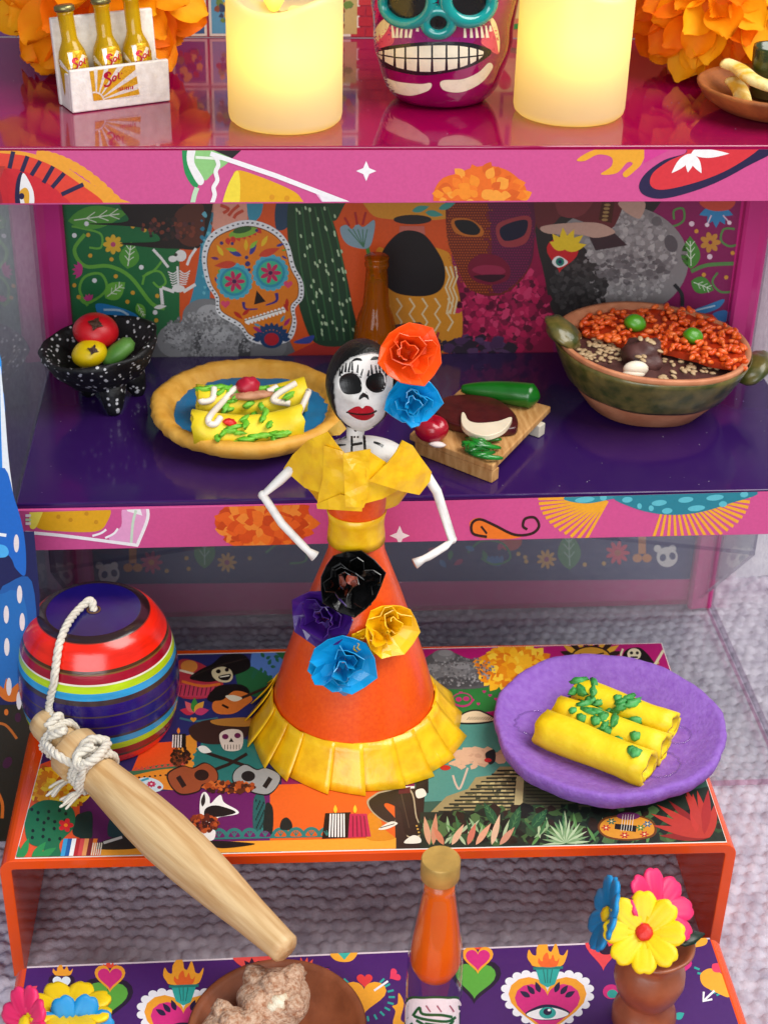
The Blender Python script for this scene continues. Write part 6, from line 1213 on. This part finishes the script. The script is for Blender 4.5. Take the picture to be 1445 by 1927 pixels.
plate_poly([(820, 762), (840, 745), (885, 741), (935, 750), (968, 775), (974, 800), (950, 806), (900, 805), (850, 795), (824, 780)], zb, .34, 'beet_slice', BEET)
plate_poly([(868, 778), (874, 776), (882, 790), (900, 795), (935, 792), (960, 784), (962, 790), (948, 808), (920, 819), (890, 815), (870, 800)], zb+.3, .2, 'onion_crescent', M('pale_onion', 'e0d2b8', rough=.5, var=.05, sss=.1), .06)
mb = MB(); P = [at(x, y, zb+.42) for x, y in ((868, 731), (890, 733), (930, 736), (970, 741), (1000, 745), (1015, 748))]; mb.tube(crv(P, 4), [.12+.34*sin(min(1, i/15)*pi/2) if i < 17 else .46-.1*(i-16) for i in range(21)], 18); mb.build('cucumber', M('dark_green_skin', '0d5a12', rough=.3, var=.15, vs=120, coat=.3, col2='146a1a'), bd, smooth=True)
p = at(812, 806, zb+.45); mb = MB(); mb.blob(p, (.6, .55, .5), 20, 28, fn=lambda d: 1-.28*max(0, d.z)**2*(1-min(1, abs(d.x*.8+d.y*.6)*3)) - .12*max(0, d.z)**6); mb.build('radish', M('crimson_radish', 'a80a26', rough=.28, var=.15, vs=150, coat=.4, coatr=.15), bd, smooth=True)
p = at(822, 836, zb+.08); mb = MB(); mb.blob(p, (.3, .14, .1), 8, 10, nz=.5); mb.build('radish_root', M('root_white', 'd8c8c4', rough=.5), bd, smooth=True)
LEAF = M('glossy_leaf', '0a5c18', rough=.28, var=.3, vs=200, coat=.4, col2='158a26')
rnd = random.Random(9)
for k in range(11):
    a = (872+rnd.uniform(-4, 12), 828+rnd.uniform(-6, 22)); e = (905+rnd.uniform(0, 42), 826+rnd.uniform(-8, 34)); m = ((a[0]+e[0])/2+rnd.uniform(-8, 8), (a[1]+e[1])/2+rnd.uniform(-6, 10))
    mb = MB(); mb.tube(crv([at(*a, zb+.12+rnd.uniform(0, .2)), at(*m, zb+.22+rnd.uniform(0, .2)), at(*e, zb+.1+rnd.uniform(0, .1))], 5), [.07+.06*sin(pi*i/10) for i in range(11)], 8, flat=.7); mb.build('leaf_stalk', LEAF, bd, smooth=True)
mb = MB(); mb.tube(crv([at(886, 838, zb+.35), at(892, 852, zb+.25), at(920, 860, zb+.2), at(946, 862, zb+.1)], 5), [.14, .14, .13, .13, .12, .12, .12, .11, .11, .1, .1, .09, .08, .08, .06, .04], 8); mb.build('leaf_stalk', LEAF, bd, smooth=True)

# ================================================================== clay cazuela with rice and mole
ZX, ZY = atY(1226, 700, -4.7).x-.22, -4.75; RR = 3.62; ZR = atY(1226, 721, ZY-RR).z
caz = thing('clay_casserole', 'clay casserole bowl with green glaze filled with red rice and dark sesame sauce', 'bowl', (ZX, ZY, Z2))
TERRA = M('terracotta', 'b8714c', rough=.6, var=.14, vs=150, bump=.2, bs=600, col2='cf8a62'); GLZ = M('olive_glaze', '3c4216', rough=.38, vs=170, thr=(.35, .7), col2='7a6a34', detail=8, bump=.25, bs=300, coat=.4)
h = ZR-Z2; tb = ry(radians(3.0))
wobc = lambda a, k: .05*sin(2*a+1)+.03*sin(5*a)
co_ = [(.02, .02), (1.85, .02), (2.15, .1), (2.7, .75), (3.1, 1.35)]; 
mb = MB(); mb.lathe([(r, z*h/2.55) for r, z in co_]+[(3.34, .70*h), (3.52, .9*h), (RR-.02, h-.03), (RR-.06, h+.02), (RR-.22, h+.0), (3.2, .8*h), (2.7, .55*h), (.02, .5*h)], 80, (ZX, ZY, Z2), cap=False, rot=tb, wob=lambda a, k: wobc(a, k) if k > 1 else 0); mb.build('bowl', TERRA, caz, smooth=True); bowlmb = mb
mb = MB(); mb.lathe([(2.86, .37*h), (2.98, .42*h), (3.18, .56*h), (3.26, .62*h), (3.30, .66*h), (3.40, .72*h), (3.54, .86*h), (3.60, .945*h)], 80, (ZX, ZY, Z2), cap=False, rot=tb, wob=lambda a, k: wobc(a, k)+.035+(.02*sin(9*a)+.03*sin(4*a+2) if k in (0, 7) else 0)); mb.build('glaze_band', GLZ, caz, smooth=True, solid=.02)
for pxs in (((1072, 628), (1050, 592), (1038, 610), (1040, 640), (1062, 668)), ((1385, 722), (1415, 690), (1440, 668), (1446, 684), (1425, 712))):
    P = [atY(x, y, ZY-.3) for x, y in pxs]; c = sum(P, Vector())/5; mb = MB(); sx = -1 if pxs[0][0] < 1200 else 1
    mb.blob(c+Vector((-sx*.15, .15, 0)), (.80, .95, .40), 16, 22, nz=.22, nf=1.6, rot=ry(-sx*.55), seed=3+sx); mb.build('handle', GLZ, caz, smooth=True)
zm = Z2+h*.80
mb = MB(); P = [[Vector((ZX, ZY, zm+.1))]*60]
for r in (.8, 1.6, 2.4, 2.9, 3.2, 3.36): P.append([Vector((ZX+r*cos(a), ZY+r*sin(a), zm+.08*noise.noise(Vector((r*cos(a)*1.2, r*sin(a)*1.2, 0)))-.05*(r > 3.1)-(ZX-ZX)*0-sin(radians(3))*r*cos(a))) for a in (2*pi*j/60 for j in range(60))])
mb.grid(P, 7, 60, True); MOLE = M('dark_mole', '442826', rough=.5, var=.25, vs=180, bump=.4, bs=500, col2='603c38'); mb.build('mole_sauce', MOLE, caz, smooth=True); molemb = mb
lump = MB(); pc = at(1212, 664, zm+.35); lump.blob(pc-Vector((0, 0, .1)), (.78, .85, .66), 18, 26, nz=.35, nf=1.6); lump.build('meat_lump', MOLE, caz, smooth=True)
pw = at(1196, 694, zm+.42); mb = MB(); mb.blob(pw, (.46, .25, .30), 16, 22, fn=lambda d: 1-.35*max(0, 1-abs(d.x+.1)*4)*max(0, -d.z)); mb.blob(pw+Vector((-.08, -.1, -.14)), (.42, .22, .17), 12, 16); mb.build('bone', M('cream_clay', 'e4dac6', rough=.45, var=.05, sss=.1), caz, smooth=True)
rp = [(1092, 606), (1110, 592), (1150, 580), (1190, 574), (1230, 571), (1290, 580), (1340, 594), (1385, 622), (1402, 650), (1400, 690), (1372, 686), (1335, 678), (1290, 664), (1240, 655), (1215, 640), (1180, 648), (1140, 632), (1105, 626)]
rm = MB(); A = Art(lambda x, y, o=0: at(x, y, zm+.32)+Vector((0, 0, o+.1*noise.noise(Vector((x/22, y/15, 0))))), None, None, fine=26); A.poly(rp, 'ffffff', 0)
RICE = M('red_rice', 'd8420a', rough=.4, var=.15, vs=300, col2='ee6a1c', coat=.2, sss=.08); rb0 = A.mb.build('rice', M('red_rice_bed', 'b83206', rough=.5, var=.2, vs=200), caz, merge=True); m = rb0.modifiers.new('s', 'SOLIDIFY'); m.thickness = .0025; m.offset = -1
tag(rb0, 'orange red rice heaped on the far side of the bowl')
gm = protomesh(MB().blob((0, 0, 0), (.15, .075, .075), 6, 8), 'rice_grain', RICE); RICE2 = M('pale_red_rice', 'ea5c18', rough=.4, var=.15, vs=300, col2='f4823a', coat=.2); rnd = random.Random(12); cnt = 0
edge = crv([(x, y, 0) for x, y in rp[9:]+rp[:1]], 8)
for k in range(70):
    q = edge[rnd.randrange(len(edge))]; inst('rice_grain', gm, rb0, at(q.x+rnd.uniform(-5, 5), q.y+rnd.uniform(-2, 5), zm+rnd.uniform(.08, .42)), rz(rnd.uniform(0, 6.3)) @ ry(rnd.uniform(-.5, .5)), (rnd.uniform(1, 1.4),)*3, RICE2 if rnd.random() < .4 else None)
while cnt < 225:
    x, y = rnd.uniform(1088, 1404), rnd.uniform(570, 692)
    if not inpoly(x, y, rp): continue
    cnt += 1; s_ = rnd.uniform(.95, 1.45); lift = .36+.14*(.5+.5*noise.noise(Vector((x/22, y/15, 0))))
    inst('rice_grain', gm, rb0, at(x, y, zm+lift+rnd.uniform(0, .07)), rz(rnd.uniform(0, 6.3)) @ ry(rnd.uniform(-.5, .5)), (s_, s_, s_), RICE2 if rnd.random() < .4 else None)
SES = M('sesame', 'b89a72', rough=.5, var=.15, vs=400, col2='d2b890'); sm_ = protomesh(MB().blob((0, 0, 0), (.135, .085, .05), 6, 10), 'sesame_seed', SES)
om = MB(); om.v = molemb.v+lump.v; om.f = molemb.f+[tuple(i+len(molemb.v) for i in f) for f in lump.f]; OM = on(om)
spots = [(1070+i, 0) for i in range(0)]
for cx, cy, rx_, ry_, n in ((1105, 650, 45, 22, 34), (1130, 660, 42, 18, 20), (1150, 672, 25, 14, 8), (1320, 695, 32, 12, 14), (1270, 690, 30, 18, 12), (1262, 660, 24, 8, 5), (1290, 668, 40, 8, 6), (1110, 680, 30, 10, 6), (1222, 640, 18, 6, 6), (1210, 672, 14, 6, 3), (1250, 712, 25, 6, 6)):
    for k in range(n):
        a, q = rnd.uniform(0, 6.3), sqrt(rnd.random()); x, y = cx+rx_*q*cos(a), cy+ry_*q*sin(a)
        inst('sesame_seed', sm_, caz, OM(x, y, .04), rz(rnd.uniform(0, 6.3)) @ ry(rnd.uniform(-.3, .3)), (rnd.uniform(.85, 1.2),)*3)
PEA = M('green_pea', '4f9a1c', rough=.35, var=.1, vs=150, coat=.2, sss=.1)
for x, y, r in ((1195, 607, .42), (1304, 631, .38)): p = at(x, y, zm+.62); mb = MB(); mb.blob(p, (r, r*.9, r*.78), 12, 16, nz=.2); mb.build('pea', PEA, caz, smooth=True)

# ================================================================== purple plate with three rolled tortillas
VX, VY = 5.78, -15.55
vp = thing('taco_plate', 'round purple clay plate with three yellow rolled tortillas and green herbs', 'plate', (VX, VY, 5))
LIL = M('lilac_clay', '8252b0', rough=.85, vs=420, bump=.6, bs=900, col2='9870c4', thr=(.2, .8), detail=10, spec=.2)
wv = lambda a, k: (.05*sin(2*a+.6)+.05*sin(3*a+2)+.035*sin(7*a+1)+.02*sin(17*a)+.012*sin(41*a+k)) if k > 0 else 0
mb = MB(); mb.lathe([(.02, .02), (2.9, .02), (3.5, .2), (3.82, .5), (3.92, .80), (3.90, 1.0), (3.82, 1.06), (3.66, 1.02), (3.2, .74), (2.6, .54), (1.2, .44), (.02, .42)], 110, (VX, VY, 5.0), cap=False, wob=wv); mb.build('plate', LIL, vp, smooth=True); plm = mb; OV = on(mb)
TOR2 = M('bright_tortilla', 'ecc806', rough=.5, vs=140, col2='f6d91c', bump=.35, bs=420, sss=.06)
rolls = MB()
for a, b, r, z, a0 in (((1086, 1300), (1268, 1368), .56, 6.02, 1.2), ((1048, 1335), (1250, 1408), .57, 6.05, 1.4), ((1020, 1366), (1222, 1446), .66, 6.12, 1.0)):
    m_, _ = roll('rolled_tortilla', at(*a, z), at(*b, z), r, 1.3, TOR2, vp, a0=a0, flat=.95, th=.18, r0=.58); n = len(rolls.v); rolls.v += m_.v; rolls.f += [tuple(i+n for i in f) for f in m_.f]
OR_ = on(rolls); HERB = M('green_herb', '1f7a2c', rough=.5, vs=300, col2='54b060', bump=.4, bs=800)
hm = [protomesh(MB().blob((0, 0, 0), (.26, .11, .10), 7, 9, nz=.6, nf=2.5, seed=k), 'herb_piece', HERB) for k in range(3)]+[protomesh(MB().blob((0, 0, 0), (.15, .13, .10), 7, 9, nz=.6, nf=2.5, seed=8), 'herb_piece', HERB)]
for x, y, a, k in ((1090, 1285, .2, 0), (1082, 1300, .8, 1), (1072, 1308, .5, 2), (1064, 1316, .3, 0), (1094, 1300, -1.2, 1), (1117, 1290, 1.5, 0), (1117, 1302, 1.4, 1), (1162, 1316, .3, 3), (1172, 1322, .4, 2), (1182, 1318, .5, 0), (1190, 1326, .4, 1), (1150, 1338, .9, 0), (1162, 1336, .6, 2), (1175, 1330, .5, 0), (1185, 1356, 0, 0), (1200, 1355, .1, 2), (1105, 1325, -.5, 0), (1118, 1330, -.7, 1), (1098, 1330, .3, 2), (1125, 1345, -.4, 0), (1108, 1342, -.6, 1), (1135, 1352, .3, 3), (1122, 1357, .2, 3), (1095, 1352, .2, 3), (1078, 1339, .3, 3), (1140, 1366, .9, 1), (1156, 1358, 1.2, 0), (1143, 1374, .3, 3), (1132, 1376, .1, 2), (1166, 1392, .4, 3), (1196, 1386, .3, 3), (1190, 1415, 0, 3), (1196, 1418, 0, 3), (1113, 1318, .2, 3), (1128, 1322, .6, 1)):
    inst('herb_piece', hm[k], vp, OR_(x, y, .08), rz(a) @ rx(rnd.uniform(-.5, .5)), (rnd.uniform(1.1, 1.5),)*3)
GLUE = clear('clear_glue', tint=(.93, .92, .95), refl=1.3, rough=.05)
for cx, cy, r in ((1005, 1362, 36), (1240, 1440, 40), (1275, 1385, 26)):
    mb = MB(); P = [OV(cx+r*cos(2*pi*i/28)*(1+.1*sin(3*i)), cy+r*.62*sin(2*pi*i/28), .03) for i in range(29)]; mb.tube(P, .035, 6, cap=False); mb.build('glue_bead', GLUE, vp, smooth=True)

# ================================================================== hot sauce bottle
SX, SY = -1.18, -25.7
sb_ = thing('sauce_bottle', 'small glass bottle of orange hot sauce with brass cap on the low riser', 'bottle', (SX, SY, 2.5))
sz = lambda y, f=.6: atY(822, y, SY-f).z
GLASS = clear('bottle_glass', tint=(.86, .90, .90), refl=1.5, rough=.03)
op = [(.6, 2.53), (.76, 2.6), (.80, 2.8), (.80, sz(1890, .8)), (.79, sz(1850, .8)), (.74, sz(1810, .75)), (.64, sz(1768, .65)), (.54, sz(1725, .55)), (.475, sz(1702, .5)), (.47, sz(1694, .5)), (.52, sz(1688, .5)), (.52, sz(1682, .5)), (.44, sz(1674, .5))]
mb = MB(); mb.lathe(op, 48, (SX, SY, 0), cap=False); gmb = mb; mb.build('glass', GLASS, sb_, smooth=True)
zq = sz(1868, .7); lpf = [(.02, zq-.12), (.3, zq-.08), (.55, zq+.1), (.69, zq+.42), (.72, sz(1838, .7)), (.685, sz(1810, .75)), (.585, sz(1768, .65)), (.485, sz(1725, .55)), (.42, sz(1700, .5)), (.42, sz(1680, .5)), (.02, sz(1679, .5))]
mb = MB(); mb.lathe(lpf, 40, (SX, SY, 0), cap=False); mb.build('sauce', M('orange_sauce', 'f2600a', rough=.25, var=.06, vs=80, sss=.2, coat=.2, col2='f56c10'), sb_, smooth=True)
cz = sz(1674, .5); ct = cz+.62
mb = MB(); mb.lathe([(.44, cz-.05), (.52, cz-.02), (.535, cz+.03), (.535, ct-.04), (.51, ct), (.02, ct+.005)], 40, (SX, SY, 0)); mb.build('cap', M('brass_cap', 'b8934c', rough=.45, metal=.25, var=.2, vs=160, bump=.35, bs=250), sb_, smooth=True).modifiers.new('es', 'EDGE_SPLIT').split_angle = radians(45)
OG = on(gmb); A = Art(OG, None, None, step=.012, fine=10)
A.sm([(764, 1884), (800, 1876), (840, 1876), (868, 1884), (872, 1960), (872, 2040), (766, 2040), (763, 1960)], '1c5a2a', 1); A.sm([(766, 1888), (800, 1880), (840, 1880), (866, 1888), (869, 1960), (869, 2036), (768, 2036), (766, 1960)], 'f4f2f5', 1.6)
for P in (((778, 1912), (790, 1896), (796, 1908), (830, 1910), (850, 1914)), ((780, 1912), (800, 1918), (840, 1922), (856, 1914)), ((784, 1920), (800, 1930), (810, 1945)), ((800, 1926), (840, 1930), (852, 1920)), ((775, 1925), (782, 1940), (800, 1960), (850, 1950))): A.stroke(P, 5, '17602c', 2.6)
for x in (802, 822, 845): A.stroke([(x, 1892), (x+8, 1904)], 2.4, '9a3a5a', 2.4, 0)
A.build('label', sb_, PRINT, smooth=True)

# ================================================================== clay vases with modelled flowers
def petal_flat(L, W, seed):
    P = []
    for i in range(9):
        t = i/8; row = []
        for j in range(9):
            u = j/4-1; w_ = W*(.22+.78*sin(pi*min(1, .08+t*.62)))*(1 if t < .9 else .82); notch = -.07*L*max(0, t-.75)/.25*(1-abs(abs(u)-.0)*1.6 if abs(u) < .6 else 0)-.10*L*u*u*t
            row.append(Vector((u*w_*.5, L*(t+.04)+notch, .10*(1-u*u)*sin(pi*t*.9)-.10*max(0, 1-abs(abs(u)-.30)*6)*sin(pi*min(1, t*1.1))+.05*t)))
        P.append(row)
    mb = MB(); mb.grid(P, 9, 9); top = len(mb.v)
    mb.grid([[p-Vector((0, 0, .09)) for p in r] for r in P], 9, 9, flip=True)
    ed = [r*9 for r in range(9)]+[72+c for c in range(1, 9)]+[8+9*r for r in range(7, -1, -1)]+[c for c in range(7, 0, -1)]
    for i in range(len(ed)): a, b = ed[i], ed[(i+1) % len(ed)]; mb.f.append((a, b, b+top, a+top)); mb.c.append((1, 1, 1)); mb.m.append(0)
    return mb
def clay_flower(parent, c, nrm, R, n, mat, cen, seed=0, x=None):
    c = Vector(c); Fm = frame(nrm, x); me = protomesh(petal_flat(R, R*.62, 0), 'petal', mat)
    mb = MB(); mb.blob(c+Fm @ Vector((0, 0, .09)), (R*.22, R*.22, R*.12), 8, 14, rot=Fm, nz=.3, nf=4); o = mb.build('flower', cen, parent, smooth=True)
    for i in range(n): inst('petal', me, o, c+Fm @ Vector((0, 0, .015*(i % 2))), Fm @ rz(2*pi*i/n+seed) @ rx(.12), (1, 1, 1))
    return o
FY = M('yellow_clay', 'efc900', rough=.5, var=.08, vs=120, sss=.15, bump=.08); FP = M('pink_clay', 'ee2a6a', rough=.5, var=.08, vs=120, sss=.1, bump=.08); FB = M('blue_clay', '0886c4', rough=.5, var=.08, vs=120, sss=.1, bump=.08); FRd = M('red_clay_centre', 'd8281c', rough=.5, bump=.4, bs=900); FLf = M('dark_leaf_clay', '12281a', rough=.4, var=.3)
TC = M('burnished_clay', '84452a', rough=.42, var=.16, vs=140, bump=.2, bs=350, col2='9c5634', coat=.2, coatr=.3)
VX2, VY2 = atY(1218, 1860, -25.6).x, -25.6; vz = lambda y, f: atY(1218, y, VY2-f).z
va = thing('flower_vase', 'small brown clay vase with yellow, pink and blue flowers on the low riser', 'vase', (VX2, VY2, 2.5))
zl = atY(1218, 1776, VY2).z
mb = MB(); mb.lathe([(.02, 2.52), (.80, 2.52), (.92, 2.8), (.94, zl-2.75), (.86, zl-2.45), (.70, zl-2.2), (.72, zl-2.1), (.90, zl-1.85), (1.02, zl-1.4), (1.0, zl-1.05), (.84, zl-.7), (.76, zl-.55), (.80, zl-.4), (1.0, zl-.14), (1.16, zl), (1.12, zl+.07), (.92, zl-.08), (.6, zl-.35), (.02, zl-.4)], 56, (VX2, VY2, 0), cap=False, wob=lambda a, k: .02*sin(3*a+k)+.01*sin(7*a)); mb.build('vase', TC, va, smooth=True)
c = atY(1212, 1756, VY2-.75); clay_flower(va, c, (CAM-c).normalized()+Vector((-.05, 0, .15)), 1.13, 8, FY, FRd, .2)
c = atY(1238, 1712, VY2+.15); clay_flower(va, c, Vector((.45, -.35, .75)), 1.15, 8, FP, FY, .1)
c = atY(1146, 1722, VY2+.1); clay_flower(va, c, Vector((-1, .12, .30)), 1.1, 8, FB, FY, .3)
for a, b in (((1262, 1770), (1326, 1758)), ((1205, 1722), (1188, 1692))):
    p0, p1 = atY(*a, VY2+(.7 if a[0] < 1250 else -.2)), atY(*b, VY2-.1); mb = MB(); mb.tube([p0, p0*.7+p1*.3, p0*.4+p1*.6, p1], [.1, .34, .3, .03], 8, flat=.35); mb.build('leaf', FLf, va, smooth=True)
WX, WY = atY(118, 1960, -26.3).x, -26.3
vb = thing('flower_pot', 'clay pot of pink, yellow and blue flowers cut off at the bottom left', 'flower pot', (WX, WY, 2.5))
mb = MB(); mb.lathe([(.02, 2.52), (.95, 2.52), (1.1, 2.9), (1.05, 3.2), (.8, 3.6), (1.0, 3.85), (.96, 3.9), (.7, 3.7), (.02, 3.6)], 40, (WX, WY, 0), cap=False); mb.build('pot', TC, vb, smooth=True)
c = atY(140, 1950, WY-.55); clay_flower(vb, c, (CAM-c).normalized()+Vector((.05, -.2, .35)), 1.12, 8, FB, FRd, .25)
c = atY(130, 1905, WY+.1); clay_flower(vb, c, Vector((.1, .25, 1)), 1.2, 8, FY, FRd, .1)
c = atY(52, 1925, WY-.35); clay_flower(vb, c, Vector((-.75, -.5, .55)), 1.0, 8, FP, FY, .3)

# ================================================================== clay plate with sugared bread
DX, DY = -5.66, -25.6
bp2 = thing('bread_plate', 'brown clay plate with two sugared bone-topped buns on the low riser', 'plate', (DX, DY, 2.5))
mb = MB(); mb.lathe([(.02, .02), (1.6, .02), (2.15, .2), (2.5, .55), (2.58, .72), (2.50, .78), (2.33, .66), (2.05, .38), (1.5, .24), (.02, .22)], 80, (DX, DY, 2.52), cap=False, wob=lambda a, k: .03*sin(2*a)); mb.build('plate', M('dark_terracotta', '743a1c', rough=.55, var=.15, vs=150, bump=.2, bs=500, col2='8c4a28'), bp2, smooth=True)
def sugar_mat():
    m = M('sugared_bread', 'a46c4a', rough=.85, vs=800, thr=(.32, .62), col2='d2b298', bump=.7, bs=1500, dist=.0012, detail=8); return m
SUG = sugar_mat(); SUGW = M('white_sugar_dusting', 'c8ac88', rough=.85, vs=500, col2='e8dfc8', thr=(.3, .6), bump=.8, bs=1600, detail=8)
def bun(c, R, rot, name='bread'):
    mb = MB(); b = c; mb.blob(b, (R, R*.96, R*.66), 22, 32, nz=.1, nf=1.8); o = mb.build(name, SUG, bp2, smooth=True)
    for k in range(4):
        a = rot+k*pi/2; d = Vector((cos(a), sin(a), 0)); m2 = MB(); m2.blob(b+d*R*.60+Vector((0, 0, R*.30)), (R*.50, R*.34, R*.34), 14, 18, rot=rz(a), nz=.3, nf=2.4, seed=k); m2.build('bone_knob', SUG, o, smooth=True)
    m2 = MB(); m2.blob(b+Vector((R*.1, -R*.45, R*.38)), (R*.38, R*.30, R*.26), 12, 16, nz=.3, nf=2); m2.build('sugar_patch', SUGW, o, smooth=True)
    m2 = MB(); m2.blob(b+Vector((0, 0, R*.62)), (R*.36, R*.35, R*.24), 12, 16, nz=.3, nf=2.2); m2.build('top_knob', SUG if True else SUGW, o, smooth=True)
    return o
bun(at(516, 1882, 3.55), 1.08, .75); bun(at(436, 1950, 3.5), .95, .4)

# ================================================================== specks of lint and dust on the glossy shelves
DUST = M('lint', '8f8894', rough=.9)
for sh, z, x0, x1, y0, y1, n, sd in (('lower_shelf', Z2, -13.4, 13.4, -11.1, -.5, 70, 5), ('top_shelf', Z1, -15, 15, -5.8, 4, 60, 6)):
    par = [o for o in ds.children if o.name.startswith(sh)][0]; rnd = random.Random(sd); mb = MB()
    for k in range(n):
        r = rnd.uniform(.006, .018); mb.blob((rnd.uniform(x0, x1), rnd.uniform(y0, y1), z+r*.5), (r*rnd.uniform(.8, 2.2), r, r*.6), 4, 5, rot=rz(rnd.uniform(0, 3)))
    o = mb.build('dust', DUST, par, smooth=True); o['kind'] = 'stuff'
